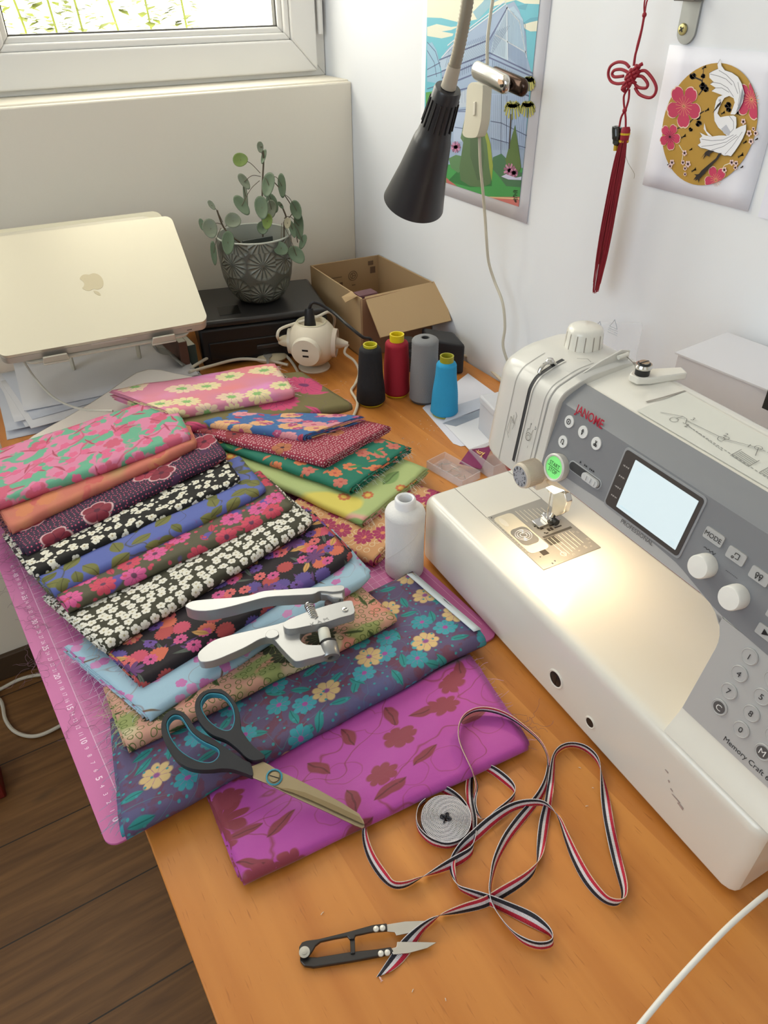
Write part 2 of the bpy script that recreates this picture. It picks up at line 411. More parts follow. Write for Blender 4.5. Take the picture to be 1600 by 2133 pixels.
# ---------------------------------------------------------------- desk
M_desk = bpy.data.materials.new('beech_veneer'); M_desk.use_nodes = True
g = Gr(M_desk.node_tree); b = g.n['Principled BSDF']; tc = g.n.new('ShaderNodeTexCoord'); ob = tc.outputs['Object']; x, y, z = g.sep(ob)
lam = g.m('FLOOR', g.m('DIVIDE', g.m('ADD', x, g.m('MULTIPLY', y, .02)), .24))
s1, _ = g.noise(g.comb(g.m('MULTIPLY', x, 34), g.m('MULTIPLY', y, 2.2), lam), 1.0, 3, .4)
s2, _ = g.noise(g.comb(g.m('MULTIPLY', x, 420), g.m('MULTIPLY', y, 42), 0.0), 1.0, 2, 0)
s3, _ = g.noise(g.comb(g.m('MULTIPLY', x, 5), g.m('MULTIPLY', y, 1.2), lam), 1.0, 1, 0)
c = g.ramp(s1, [(.25, lin((182, 110, 44))), (.75, lin((212, 142, 68)))])
c = g.mix(g.m('MULTIPLY', g.m('SUBTRACT', s3, .45), 1.2, clamp=True), c, lin((172, 98, 36)))
c = g.mix(g.m('MULTIPLY', g.m('SUBTRACT', .36, s2), 5, clamp=True), c, lin((150, 84, 30)))
g.l.new(c, b.inputs['Base Color']); b.inputs['Roughness'].default_value = .38; b.inputs['Specular IOR Level'].default_value = .45
b.inputs['Coat Weight'].default_value = .12; b.inputs['Coat Roughness'].default_value = .25
desk = thing('desk', 'orange beech veneered desk in the room corner under the sewing things', 'desk', (0, 0, -.74))
DB = WB(); DB.box((-.8343, -1.95, -.026), (-.004, -.003, 0)); DB.build('desktop', M_desk, desk, bevel=.0015, seg=2)
for (lx, ly) in ((-.79, -.05), (-.05, -.05), (-.79, -1.9), (-.05, -1.9)):
    WB().box((lx-.025, ly-.025, -.74), (lx+.025, ly+.025, -.026)).build('leg', M_desk, desk, bevel=.003)
# ---------------------------------------------------------------- things on the floor
M_cable = mat((205, 198, 182), .5)
t = WB(); pts = [at(-60, 1470, FZ+.02), at(0, 1436, FZ+.006), at(50, 1412, FZ+.006), at(110, 1403, FZ+.006), at(220, 1395, FZ+.006), at(330, 1420, FZ+.006)]
o = t.tube(spline(pts, 8), .0042).build('power_cable', M_cable); tag(o, 'white cable along the floor by the dark baseboard, upper one', 'cable')
pts = [at(-40, 1440, FZ+.01), at(0, 1458, FZ+.006), at(12, 1500, FZ+.006), at(35, 1526, FZ+.006), at(75, 1533, FZ+.006), at(125, 1512, FZ+.006), at(190, 1470, FZ+.006), at(260, 1440, FZ+.006)]
o = WB().tube(spline(pts, 8), .0042).build('power_cable', M_cable); tag(o, 'white cable in a U-shaped loop on the wooden floor left of the mat', 'cable')
p = at(-20, 1650, FZ); o = MB().box((p.x-.08, p.y-.03, FZ), (p.x+.028, p.y+.055, FZ+.05)).build('box', mat((120, 30, 22), .6), bevel=.004); tag(o, 'dark red box on the floor at the left edge', 'box')
# ================================================================ cutting mat
MZ = .003
mc = at(228, 1762, MZ); mat_ang = math.radians(90+2.5)
ey = (at(0, 1178, MZ)-mc); ey.z = 0; ey.normalize(); ex = Vector((ey.y, -ey.x, 0))
MO = mc-ex*.002-ey*.002
cm = thing('cutting_mat', 'pink self healing cutting mat with white grid under the fabrics', 'cutting mat', tuple(MO))
def mp(a, b_, z=MZ): return MO+ex*a+ey*b_+Vector((0, 0, z-MO.z))
MW, MH, rc = .450, .600, .012
pts = []
for (cx, cy, a0) in ((rc, rc, PI), (MW-rc, rc, 1.5*PI), (MW-rc, MH-rc, 0), (rc, MH-rc, .5*PI)):
    for k in range(7): a = a0+k*PI/12; pts.append(mp(cx+rc*math.cos(a), cy+rc*math.sin(a), .0003))
WB().prism(pts, (0, 0, 1), MZ-.0003).build('mat_sheet', mat((197, 104, 160), .55, bump=(900, .15, .0004)), cm, bevel=.0006)
M_grid = mat((240, 190, 222), .6)
gl_ = WB(); ox, oy = .0235, .0235
def mline(a0, b0, a1, b1, w):
    A = mp(a0, b0, MZ+.00012); B = mp(a1, b1, MZ+.00012); d = (B-A).normalized(); n = Vector((-d.y, d.x, 0))*w/2
    gl_.add([A-n, B-n, B+n, A+n], [(0, 1, 2, 3)])
for i in range(43): mline(ox+i*.01, oy, ox+i*.01, oy+.56, .0008 if i % 5 == 0 else .0004) if i in (0, 2, 4) or i > 8 else None
for j in range(57): mline(ox, oy+j*.01, ox+.41, oy+j*.01, .0008 if j % 5 == 0 else .0004)
for j in range(560):
    if j < 340: mline(ox, oy+j*.001, ox+(.008 if j % 10 == 0 else .005 if j % 5 == 0 else .003), oy+j*.001, .00018)
gl_.build('printed_grid', M_grid, cm, smooth=0, fixn=False)
tx = WB()
for j in range(0, 43): tx.text(str(j), mp(ox-.009, oy+j*.01, MZ+.00015), -ey, ex, .0085 if j % 5 == 0 else .006, bold=(j % 5 == 0))
tx.text('42', mp(ox+.006, oy-.007, MZ+.00015), -ey, ex, .0085); tx.text('15', mp(ox+.05, oy+.105, MZ+.00015), -ex, -ey, .006)
tx.build('printed_numbers', mat((250, 215, 238), .6), cm, smooth=0, fixn=False)

# ================================================================ folded fabrics
FAB = {}
def fabric(label, M_, fl, fr, z, W, th, tilt, us=3, seed=1, back=1, bl=None, br=None, fringe='', fcol=(225, 215, 215), wav=.0012, taper=0.0, twist=0.0, cat='fabric', group=None, edge=None, drop=.6, arch=0.0, zr=None, tipz=0.0, ext=.0):
    zr = z if zr is None else zr
    A = at(fl[0], fl[1], z-th*drop); B = at(fr[0], fr[1], zr-th*drop)
    e = (B-A); e.z = 0; Lm = e.length; e.normalize(); A = A-e*ext*0; pb = Vector((-e.y, e.x, 0))*back
    bL = (at(bl[0], bl[1], z-tilt*W)-A) if bl else pb*W
    bR = (at(br[0], br[1], zr-tilt*W)-B) if br else pb*W
    bL.z = 0; bR.z = 0; WLn, WRn = bL.length, bR.length; bL.normalize(); bR.normalize()
    cen = (A+B)/2+pb*W*.4
    t = thing('folded_fabric', label, cat, (cen.x, cen.y, max(.0, (z+zr)/2-th)), group=group or 'folded cotton fabrics fanned out on the cutting mat')
    ob = None; NS = 46; mb = WB()
    rnd = random.Random(seed*13+5)
    for j in range(us):
        off = th/2*(j/us)*.92; topz = -off; botz = -th+off; r = (topz-botz)/2; fd = off*1.3+.0004
        jl = rnd.uniform(0, .0035)*(1 if j else 0); jr = rnd.uniform(0, .004)*(1 if j else 0)
        prof = []; ND = 16; v = 0
        for k in range(ND+1):
            f = 1-k/ND; prof.append((f, 0, topz, v+(k/ND)*W))
        for k in range(1, 9):
            a = PI*k/9; prof.append((0, -math.sin(a)*r*1.15, (topz+botz)/2+math.cos(a)*r, v+W+a*r))
        for k in range(ND//2+1):
            f = k/(ND//2); prof.append((f, 0, botz, v+W+PI*r+f*W))
        rows = []; uvs = []
        for i in range(NS+1):
            s_ = i/NS; row = []; uvr = []
            bd = (bL*(1-s_)+bR*s_); Wd = WLn*(1-s_)+WRn*s_; zz = z*(1-s_)+zr*s_
            tp = 1.0
            if taper: 
                q = max(0, (s_-(1-.10))/.10); tp = 1-taper*q*q
            for (f, dd, pz, vv) in prof:
                q = f*Wd
                s2 = s_
                nz = noise.noise(Vector((s_*Lm*14+seed*7, f*W*16, seed*3.1)))*wav*1.3+noise.noise(Vector((s_*Lm*40, f*W*30+seed, j*2.0)))*wav*.45
                fw = noise.noise(Vector((s_*Lm*16+seed*3, seed*2.0, j*.6)))*wav*1.6
                ed = 0
                if s_ < .02: ed = -jl+noise.noise(Vector((f*40, seed, j*5.0)))*.0014
                if s_ > .98: ed = jr+noise.noise(Vector((f*40, seed+9, j*5.0)))*.0014
                P = A+e*(s2*Lm+ed)+bd*(q-dd*tp*-1+fw*(1-f)+fd)
                # dd is negative outward
                bulge = arch*math.sin(PI*min(1, f*1.0))
                P.z = zz+pz*tp+(nz if pz > -th*.5 else nz*.4)-tilt*q-(1-tp)*th*.2+bulge+tipz*max(0, (s_-.85)/.15)**2
                if P.z < .0045: P.z = .0045+(pz+th)*.02
                row.append(P); uvr.append((s_*Lm, vv+j*.013))
            rows.append(row); uvs.append(uvr)
        mb.grid(rows, M_, uvs)
    ob = mb.build('cloth', M_, t, smooth=60, solid=.0009, fixn=False)
    if fringe:
        fb = WB(); n = 70
        for side in fringe:
            for k in range(n):
                f = rnd.random(); j = rnd.choice((0, 1)); s0 = 0 if side == 'L' else 1; bd = bL if side == 'L' else bR
                q = f*(WLn if side == 'L' else WRn); dirv = -e if side == 'L' else e
                P = (A if side == 'L' else B)+bd*q; P.z = max((z if side == 'L' else zr)-tilt*q-(th*rnd.random()*.95), .0045)
                pts = [P]; d = Vector(dirv)*.0022; d.z = 0
                for q2 in range(rnd.choice((2, 3, 3, 5))):
                    d = d+Vector((rnd.uniform(-1, 1), rnd.uniform(-1, 1), rnd.uniform(-.9, .35)))*.0013; nx = pts[-1]+d; nx.z = max(nx.z, .004); pts.append(nx)
                fb.tube(pts, .00016, n=3, cap=False)
        tag(fb.build('frayed_threads', mat(fcol, .9), t, smooth=0, fixn=False), kind='stuff')
    if edge:   # selvedge strip along the right end
        eb = WB(); rws = []
        for i in range(24):
            f = i/23; P0 = B+bR*(WRn*f); P0.z = zr-tilt*WRn*f+.0030; Q = P0-e*.009; P0 = P0+e*.002; P0.z -= .003; rws.append([Q, P0])
        eb.grid(rws).build('selvedge', mat(edge, .9), t, solid=.0006, fixn=False)
    FAB[label] = t
    return t

K = (30, 27, 30)
m12 = print_mat('magenta_silhouettes', (186, 52, 168), [('V', 11, .009, (140, 38, 62)), ('F', .080, .42, 9, [(142, 36, 58)], None, .5, 2, .75, .6), ('L', .045, .42, .17, (140, 38, 62), .45, 3), ('F', .055, .32, 7, [(146, 40, 66)], None, .4, 5, .8, .3), ('R', .06, .27, .018, (146, 40, 66), .8, 8)], rough=.5, sheen=.2, warp=.012)
m11 = print_mat('teal_flowers', (98, 82, 120), [('B', 60, .52, (112, 66, 92), 3), ('S', 9, .5, (80, 96, 150), .6), ('V', 18, .006, (48, 150, 158)), ('L', .030, .42, .17, (30, 142, 142), .75, 4), ('F', .036, .40, 8, [(48, 160, 178), (36, 150, 165)], (168, 70, 160), .6, 7, .8, .3), ('F', .058, .30, 8, [(216, 184, 124)], (150, 80, 150), .5, 11, .6, .3), ('D', .014, .13, (44, 150, 160), .9, 3)], warp=.004)
m10 = print_mat('safari_patchwork', (206, 150, 128), [('B', 14, .52, (150, 160, 92), 2), ('B', 20, .60, (222, 138, 120), 1), ('B', 11, .58, (216, 200, 160), 1), ('R', .010, .30, .06, (96, 110, 50), .5, 1), ('L', .03, .42, .10, (74, 92, 44), .45, 6), ('F', .045, .42, 12, [(64, 66, 44)], (150, 160, 96), .3, 9, .8, .3)], warp=.01)
m09 = print_mat('light_blue_blossom', (160, 196, 218), [('V', 16, .006, (150, 96, 70)), ('L', .04, .40, .05, (140, 104, 66), .35, 2), ('F', .016, .40, 5, [(202, 112, 180), (214, 140, 196)], None, .5, 5, .9, .25), ('S', 20, .62, (190, 110, 170), .5)], warp=.004)
m08 = print_mat('dark_multiflower', (40, 32, 38), [('L', .022, .45, .10, (110, 60, 130), .7, 3), ('L', .03, .45, .09, (96, 106, 96), .4, 8), ('F', .026, .44, 16, [(206, 62, 96), (186, 60, 60), (92, 70, 150), (214, 96, 60)], None, .8, 2, .8, .22), ('F', .021, .40, 9, [(214, 70, 140), (222, 90, 90), (110, 70, 160)], (60, 30, 60), .55, 6, .9, .3), ('L', .032, .36, .15, (212, 156, 74), .3, 12), ('F', .038, .40, 8, [(210, 120, 90), (110, 60, 120)], None, .3, 15, .9, .75)], warp=.004)
m07 = print_mat('olive_white_daisies', (66, 64, 48), [('F', .0125, .46, 5, [(238, 234, 222)], (190, 178, 140), .95, 2, .55, .32), ('D', .0125, .15, (236, 232, 216), .9, 9)])
m06 = print_mat('khaki_pink_flowers', (96, 92, 70), [('L', .03, .34, .16, (196, 44, 76), .5, 5), ('B', 26, .63, (92, 78, 168), 1), ('F', .036, .44, 9, [(222, 74, 148), (214, 48, 84)], (110, 60, 90), .75, 3, .7, .3), ('D', .018, .16, (206, 50, 86), .9, 4)], warp=.003)
m05 = print_mat('blue_olive_leaves', (86, 102, 182), [('V', 34, .006, (130, 70, 140)), ('V', 15, .010, (84, 84, 50)), ('L', .036, .42, .26, (122, 122, 60), .85, 3), ('L', .030, .40, .24, (108, 110, 52), .6, 9), ('F', .07, .32, 7, [(96, 98, 60)], None, .25, 6, .9, .85)], warp=.006)
m04 = print_mat('black_white_blossom', (30, 28, 26), [('F', .0125, .45, 5, [(236, 232, 216)], (180, 160, 120), .72, 6, .7, .30), ('D', .014, .17, (236, 232, 216), .95, 3)])
m03 = print_mat('aubergine_dots', (58, 40, 66), [('D', .0052, .22, (206, 66, 110), .5, 2), ('B', 22, .64, (80, 40, 84), 1), ('F', .052, .44, 5, [(236, 196, 200)], None, .62, 4, .75, .25), ('F', .052, .40, 5, [(164, 34, 66), (136, 24, 52)], (90, 20, 50), .62, 4, .75, .25)], warp=.003)
m02 = print_mat('orange_wash', (206, 108, 86), [('S', 22, .48, (216, 134, 84), .8), ('B', 34, .60, (206, 88, 80), 2), ('S', 14, .6, (160, 160, 96), .8), ('F', .034, .40, 7, [(206, 84, 78), (214, 124, 72)], None, .5, 4, .8, .2)], warp=.012)
m01 = print_mat('pink_green_toile', (224, 126, 166), [('B', 38, .505, (104, 182, 148), 2), ('V', 9, .012, (208, 82, 118)), ('F', .05, .32, 6, [(212, 82, 118)], None, .5, 4, .8, .3), ('L', .034, .44, .09, (206, 78, 114), .55, 7), ('F', .022, .36, 5, [(226, 90, 140)], None, .4, 2, .9, .3)], warp=.008)
m13 = print_mat('pink_large_daisies', (224, 134, 162), [('S', 9, .45, (240, 130, 130), .9), ('B', 14, .6, (222, 70, 130), 1), ('S', 14, .5, (236, 150, 210), .9), ('F', .046, .47, 11, [(242, 222, 166), (240, 208, 176)], (150, 110, 190), .8, 3, .7, .35), ('F', .046, .17, 6, [(140, 190, 110)], None, .8, 3, .7, .35)], warp=.008)
m14 = print_mat('khaki_hot_pink', (122, 110, 64), [('F', .085, .48, 16, [(206, 42, 108)], (120, 40, 100), .7, 3, .8, .18), ('V', 20, .008, (110, 70, 110)), ('L', .05, .46, .12, (216, 50, 116), .5, 5)], warp=.008)
m15 = print_mat('blue_peach_flowers', (56, 108, 172), [('D', .02, .1, (60, 160, 170), .9, 2), ('L', .03, .32, .16, (196, 50, 90), .3, 9), ('F', .040, .45, 10, [(232, 150, 160), (238, 180, 120)], (200, 80, 120), .75, 4, .8, .2), ('F', .026, .30, 6, [(188, 66, 120)], (232, 160, 190), .35, 7, .8, .3)], warp=.004)
m16 = print_mat('red_white_dots', (166, 34, 66), [('D', .0046, .24, (240, 206, 206), .5, 2), ('F', .045, .34, 5, [(190, 108, 60), (150, 40, 50)], (60, 30, 50), .4, 4, .8, .25)], warp=.002)
m17 = print_mat('green_orange_flowers', (22, 124, 100), [('L', .022, .38, .13, (222, 118, 70), .6, 4), ('F', .03, .38, 6, [(210, 110, 90), (226, 120, 60)], (190, 70, 60), .5, 6, .8, .35), ('L', .03, .40, .14, (60, 150, 90), .3, 12)], warp=.004)
m18 = print_mat('lime_garden', (184, 202, 128), [('S', 8, .55, (214, 224, 160), .8), ('B', 7.5, .60, (228, 166, 148), 0), ('B', 9, .61, (232, 214, 84), 0), ('L', .07, .34, .16, (136, 170, 96), .5, 3), ('F', .05, .20, 8, [(214, 106, 50)], (236, 190, 60), .4, 8, .8, .2), ('F', .05, .11, 8, [(238, 196, 70)], None, .4, 8, .8, .2)], warp=.006)
m19 = print_mat('ochre_magenta', (220, 158, 100), [('R', .012, .28, .05, (238, 212, 170), .7, 2), ('F', .034, .42, 10, [(176, 34, 96)], (230, 140, 80), .65, 5, .6, .35), ('L', .016, .30, .12, (190, 50, 90), .3, 4)], warp=.004)

# bottom to top, front fan
fabric('magenta fabric with large brown-red flower silhouettes, lowest and nearest the desk front', m12, (503, 1832), (1092, 1553), .014, .15, .012, .012, us=3, seed=12, bl=(430, 1640), br=(975, 1365), fringe='R', fcol=(214, 170, 208), wav=.0018, drop=.75)
fabric('teal flowered purple fabric with cream blooms under the large scissors', m11, (262, 1728), (998, 1330), .030, .15, .019, .06, us=4, seed=11, bl=(236, 1500), br=(860, 1196), fringe='L', fcol=(120, 170, 190), wav=.0018, edge=(206, 214, 220), drop=.7)
fabric('green and salmon patchwork print fabric beneath the snap pliers', m10, (264, 1556), (822, 1290), .040, .13, .013, .10, us=2, seed=10, bl=(222, 1440), br=(700, 1180), fringe='L', fcol=(190, 200, 150), wav=.0024, taper=.3, drop=.6)
fabric('light blue fabric with pink blossom twigs beside the snap pliers', m09, (305, 1496), (768, 1200), .046, .14, .012, .13, us=3, seed=9, bl=(136, 1345), br=(690, 1110), fringe='L', fcol=(214, 220, 235), wav=.0018, taper=.5)
fabric('black fabric crowded with small red, pink and violet flowers', m08, (290, 1424), (732, 1160), .050, .14, .013, .14, us=3, seed=8, bl=(170, 1300), br=(640, 1060), fringe='L', fcol=(190, 170, 200), wav=.0015, taper=.5)
fabric('dark olive fabric densely covered with white daisies', m07, (215, 1352), (650, 1088), .053, .14, .013, .15, us=3, seed=7, bl=(95, 1240), br=(560, 1000), fringe='L', fcol=(170, 165, 150), wav=.0012, taper=.6)
fabric('khaki fabric with bright pink and red flowers, rolled edge between blue and white-daisy fabrics', m06, (138, 1268), (608, 1058), .054, .12, .013, .16, us=3, seed=6, bl=(70, 1180), br=(540, 980), fringe='L', fcol=(190, 150, 160), wav=.0012, taper=.5)
fabric('blue fabric with large olive green leaves', m05, (108, 1237), (552, 1022), .056, .12, .013, .16, us=3, seed=5, bl=(40, 1150), br=(500, 950), fringe='L', fcol=(150, 150, 170), wav=.0012, taper=.5)
fabric('black fabric with scattered cream blossoms', m04, (70, 1198), (498, 1003), .057, .12, .012, .16, us=3, seed=4, bl=(10, 1110), br=(450, 930), fringe='L', fcol=(160, 150, 150), wav=.0012, taper=.5)
fabric('dark purple fabric with pink dots and crimson flowers', m03, (52, 1152), (470, 950), .060, .12, .014, .14, us=3, seed=3, bl=(0, 1080), br=(420, 870), fringe='L', fcol=(170, 130, 160), wav=.0012, taper=.4)
fabric('salmon orange mottled fabric below the pink and green one', m02, (22, 1105), (408, 928), .064, .12, .014, .12, us=3, seed=2, bl=(-30, 1010), br=(370, 840), fringe='L', fcol=(220, 150, 130), wav=.0035, taper=.3)
fabric('orange and magenta flowered fabric lowest of the right-hand pile by the white spool', m19, (596, 1078), (782, 1172), .018, .14, .014, .02, us=3, seed=19, back=1, bl=(700, 960), br=(915, 1025), fringe='R', fcol=(230, 200, 190), wav=.0015, group='folded cotton fabrics piled behind the fan')
GB = 'folded cotton fabrics piled behind the fan'
fabric('lime green fabric with yellow and salmon shapes', m18, (432, 938), (760, 1092), .030, .16, .012, .02, us=3, seed=18, bl=(560, 840), br=(888, 978), fringe='R', fcol=(226, 222, 206), wav=.002, taper=0, group=GB, zr=.028, edge=None)
fabric('green fabric with small orange flowers', m17, (408, 912), (735, 1022), .040, .145, .011, .02, us=3, seed=17, bl=(520, 820), br=(852, 932), fringe='R', fcol=(200, 210, 205), wav=.002, group=GB)
fabric('crimson fabric with tiny white dots', m16, (398, 898), (682, 968), .050, .145, .012, .02, us=4, seed=16, bl=(500, 810), br=(808, 888), wav=.0018, group=GB)
fabric('blue fabric with pink and peach flowers', m15, (430, 884), (640, 914), .060, .11, .013, .03, us=4, seed=15, bl=(520, 850), br=(752, 868), wav=.0022, group=GB)
fabric('khaki fabric with hot pink fringed leaves', m14, (352, 900), (730, 850), .058, .15, .016, .03, us=3, seed=14, bl=(360, 800), br=(628, 775), fringe='R', fcol=(220, 160, 180), wav=.0015, group=GB, taper=.3)
fabric('pink fabric with large cream daisies, topmost at the back of the pile', m13, (346, 868), (612, 822), .072, .13, .017, .03, us=3, seed=13, bl=(232, 812), br=(572, 758), fringe='R', fcol=(236, 220, 226), wav=.0022, group=GB, taper=.3)
fabric('pink and mint green leafy fabric, topmost at the left edge', m01, (-60, 1072), (396, 912), .074, .14, .016, .07, us=3, seed=1, bl=(-60, 955), br=(350, 822), wav=.0015, taper=.25)

# cream tissue under the back of the fan
tb = WB(); A_ = [(45, 918, .012), (140, 872, .02), (230, 812, .03), (285, 768, .045), (330, 768, .05), (400, 790, .048), (470, 775, .045)]
rws = []
for i, (px, py, z) in enumerate(A_): 
    P = at(px, py, z); Q = P+Vector((.02, -.13, .0)); Q.z = z+.002; rws.append([P.lerp(Q, k/6)+Vector((0, 0, .003*math.sin(i*1.9+k*1.3))) for k in range(7)])
o = tb.grid(rws).build('tissue_paper', mat((240, 228, 216), .85), None, solid=.0006, sub=1, fixn=False); tag(o, 'crumpled cream tissue paper under the pink fabrics', 'tissue paper')

# stray threads
lt = WB(); rr = random.Random(4)
for (cx, cy, n, s_) in ((40, 1190, 26, 26), (75, 1290, 14, 18), (70, 1380, 16, 16), (160, 1480, 9, 30), (235, 1520, 6, 20), (1100, 1500, 10, 16), (20, 1140, 16, 18)):
    for k in range(n):
        c0 = at(cx+rr.gauss(0, s_*.5), cy+rr.gauss(0, s_), .005 if cx < 1000 else .012)
        pts = [c0]; d = Vector((rr.uniform(-1, 1), rr.uniform(-1, 1), 0)).normalized()*.004
        for q in range(rr.randint(5, 10)):
            d = (Matrix.Rotation(rr.gauss(0, .7), 3, 'Z') @ d); nx = pts[-1]+d; nx.z = max(.004, nx.z+rr.uniform(-.0012, .0012)); pts.append(nx)
        lt.tube(spline(pts, 3), .00014, n=3, cap=False)
tag(lt.build('loose_threads', mat((120, 90, 105), .9), smooth=0, fixn=False), 'tangle of frayed loose threads along the edge of the pink mat', 'threads', kind='stuff')
# ================================================================ sewing machine (local x = depth v, y = length u, z = height w)
MA = math.radians(-3.647)
sm = thing('sewing_machine', 'white and grey computerised sewing machine with lit work light, right of the fabrics', 'sewing machine', (-.4450, -1.3779, 0), MA)
M_body = mat((226, 222, 212), .28, coat=.3); M_body2 = mat((214, 211, 204), .3, coat=.2)
M_dk = mat((128, 129, 133), .38, coat=.15); M_key = mat((178, 177, 176), .42)
M_btn = mat((226, 226, 224), .35); M_ink = mat((40, 40, 44), .6); M_ink2 = mat((120, 118, 114), .7); M_chrome = mat((210, 208, 204), .18, metal=1.0)
M_steel = mat((178, 174, 166), .38, metal=.65); M_blk = mat((24, 24, 26), .45); M_slot = mat((58, 58, 60), .6)
BW = .098
def L3(u, v, w): return Vector((v, u, w))
# bed: rounded cross-section swept along u
def rsec(pts, r, n=5):
    out = []; N = len(pts)
    for i in range(N):
        p = Vector(pts[i]); a = (Vector(pts[i-1])-p); c = (Vector(pts[(i+1) % N])-p); rr = r[i] if isinstance(r, (list, tuple)) else r
        if rr <= 0: out.append(p); continue
        rr = min(rr, a.length*.45, c.length*.45); a = p+a.normalized()*rr; c = p+c.normalized()*rr
        for k in range(n+1):
            t = k/n; out.append(a*(1-t)**2+p*2*t*(1-t)+c*t*t)
    return out
def sweep_u(mb, sec, us, m=None, scale=None):
    rows = []
    for i, u in enumerate(us): rows.append([L3(u, *(p if not scale else scale(p, i))) for p in sec])
    n = len(sec); o = len(mb.v); mb.grid(rows, m, closed=True); mb.add([], [])
    mb.add(rows[0], [tuple(range(n))[::-1]], m); mb.add(rows[-1], [tuple(range(n))], m)
bed = MB()
sec = rsec([(0.0, .006), (0.0, BW), (.165, BW), (.165, .006)], [.004, .013, .006, .004], 6)
def shr(d):
    def f(p, i):
        return ((p[0]-.08)*(1-d[i])+.08, (p[1]-.05)*(1-d[i]*.8)+.05)
    return f
uu = [.0, .0015, .005, .011, .30, .486, .4905, .4935, .495]; dd = [.09, .05, .02, 0, 0, 0, .012, .03, .06]
sweep_u(bed, sec, uu, scale=shr(dd))
bed.build('machine_bed', M_body, sm, smooth=50)
for (u, v) in ((.03, .02), (.46, .02), (.03, .145), (.46, .145)): MB().lathe([(.011, 0), (.011, .008)], n=16, M=Matrix.Translation(L3(u, v, 0))).build('rubber_foot', M_blk, sm)
# seams of the bed and screws on the front
sl = MB()
for (a, b_) in (((.4225, .042), (.494, .042)), ((.4225, .123), (.494, .123)), ((.105, .163), (.49, .163))):
    sl.add([L3(a[0], a[1]-.0003, BW+.0002), L3(b_[0], b_[1]-.0003, BW+.0002), L3(b_[0], b_[1]+.0003, BW+.0002), L3(a[0], a[1]+.0003, BW+.0002)], [(0, 1, 2, 3)])
sl.build('panel_seam', M_ink2, sm, smooth=0, fixn=False)
hf = MB(); Mh = frame(L3(.2298, 0.0, .036), (-1, 0, 0), (0, 1, 0)); hf.lathe([(.0112, -.001), (.0108, .0009), (.0098, .0014), (.0084, .0008)], n=28, M=Mh, cap0=False, cap1=False); hf.build('screw_hole_ring', M_body, sm); hf = MB()
Mh2 = frame(L3(.1761, 0.0, .028), (-1, 0, 0), (0, 1, 0)); hf.lathe([(.0070, -.001), (.0068, .0009), (.0060, .0013), (.0050, .0007)], n=24, M=Mh2, cap0=False, cap1=False)
hf.build('screw_hole_ring', M_body, sm)
sc_ = MB(); sc_.lathe([(0, .0003), (.0088, .0003), (.0084, .0006), (0, .0006)], n=24, M=Mh); sc_.box((-.0011, -.0072, .0006), (.0011, .0072, .0009), M_blk, Mh); sc_.build('slotted_screw', mat((150, 126, 98), .3, metal=.9), sm)
MB().lathe([(0, .0003), (.0055, .0003), (.0055, .0006), (0, .0006)], n=20, M=Mh2).build('screw_recess', M_blk, sm)
mk = MB()
for (u, w, a, b_) in ((.088, .064, .004, .002), (.083, .056, .002, .003), (.072, .046, .010, .002), (.066, .043, .007, .004), (.078, .050, .003, .002)):
    mk.add([L3(u-a/2, -.0004, w-b_/2), L3(u+a/2, -.0004, w), L3(u+a/3, -.0004, w+b_/2), L3(u-a/2, -.0004, w+b_/3)], [(0, 1, 2, 3)])
mk.build('scuff_mark', mat((168, 152, 146), .7), sm, smooth=0, fixn=False)

# column and arm
def vf(w): return .013+.235*(w-BW)
ARMB = .213; FR = .030; CE = .105; HE = .342
rows = []
def rowat(w, u1, vfront, vback, u0=.0):
    # ring: front edge from u1 to u0, back edge from u0 to u1 (dense for shading)
    n = 10; r = []
    for k in range(n+1): r.append(L3(u1+(u0-u1)*k/n, vfront, w))
    for k in range(n+1): r.append(L3(u0+(u1-u0)*k/n, vback, w))
    return r
body = MB()
lv = [(.0965, CE+.000, .004, .165), (.0995, CE, .0055, .165), (.104, CE, .0085, .165), (.110, CE, .0125, .165), (.116, CE, .0165, .165)]
for w in np.linspace(.122, .183, 6): lv.append((w, CE, vf(w), .165))
for k in range(1, 9):
    a = k/8*PI/2; lv.append((ARMB-FR+FR*math.sin(a), CE+FR*(1-math.cos(a)), vf(ARMB-FR+FR*math.sin(a)), .165))
lv.append((ARMB, HE, vf(ARMB), .165)); lv.append((ARMB+.004, HE, vf(ARMB+.004), .166))
for w in (.24, .26, .278): lv.append((w, HE, vf(w), .165))
lv += [(.284, HE, vf(.284)+.0006, .164), (.2875, HE, .0605, .163), (.290, HE, .0655, .162), (.2935, HE, .073, .161), (.297, HE, .081, .159), (.3005, HE, .105, .155), (.303, HE, .130, .149), (.304, HE, .14, .143)]
for (w, u1, a, b_) in lv: rows.append(rowat(w, u1, a, b_))
body.grid(rows, None, closed=True); n = len(rows[0]); body.add(rows[-1], [tuple(range(n))])
body.build('machine_arm', M_body, sm, smooth=38, fixn=True)

# head cap (front face plate side, rounded left end)
def capsec(grow, endw):
    s = [(vf(ARMB)-.003-grow+.003, .187), (vf(.284)-.005-grow, .284), (.0585-grow, .2925+grow*.5), (.083, .3015+grow), (.132, .3055+grow), (.158+grow, .298), (.166+grow, .27), (.166+grow, .187)]
    return rsec(s, [.006, .008, .007, .012, .012, .012, .01, .006], 5)
hd = MB(); s0 = capsec(.0035, 0)
def hs(d):
    def f(p, i):
        cx, cy = .105, .235; return ((p[0]-cx)*(1-d[i])+cx, (p[1]-cy)*(1-d[i]*.55)+cy)
    return f
uh = [HE-.0005, HE, .37, .405, .418, .428, .436, .442, .446, .4485]; dh = [.02, 0, 0, 0, .015, .05, .11, .20, .32, .48]
sweep_u(hd, s0, uh, scale=hs(dh)); hd.build('machine_head', M_body2, sm, smooth=60)
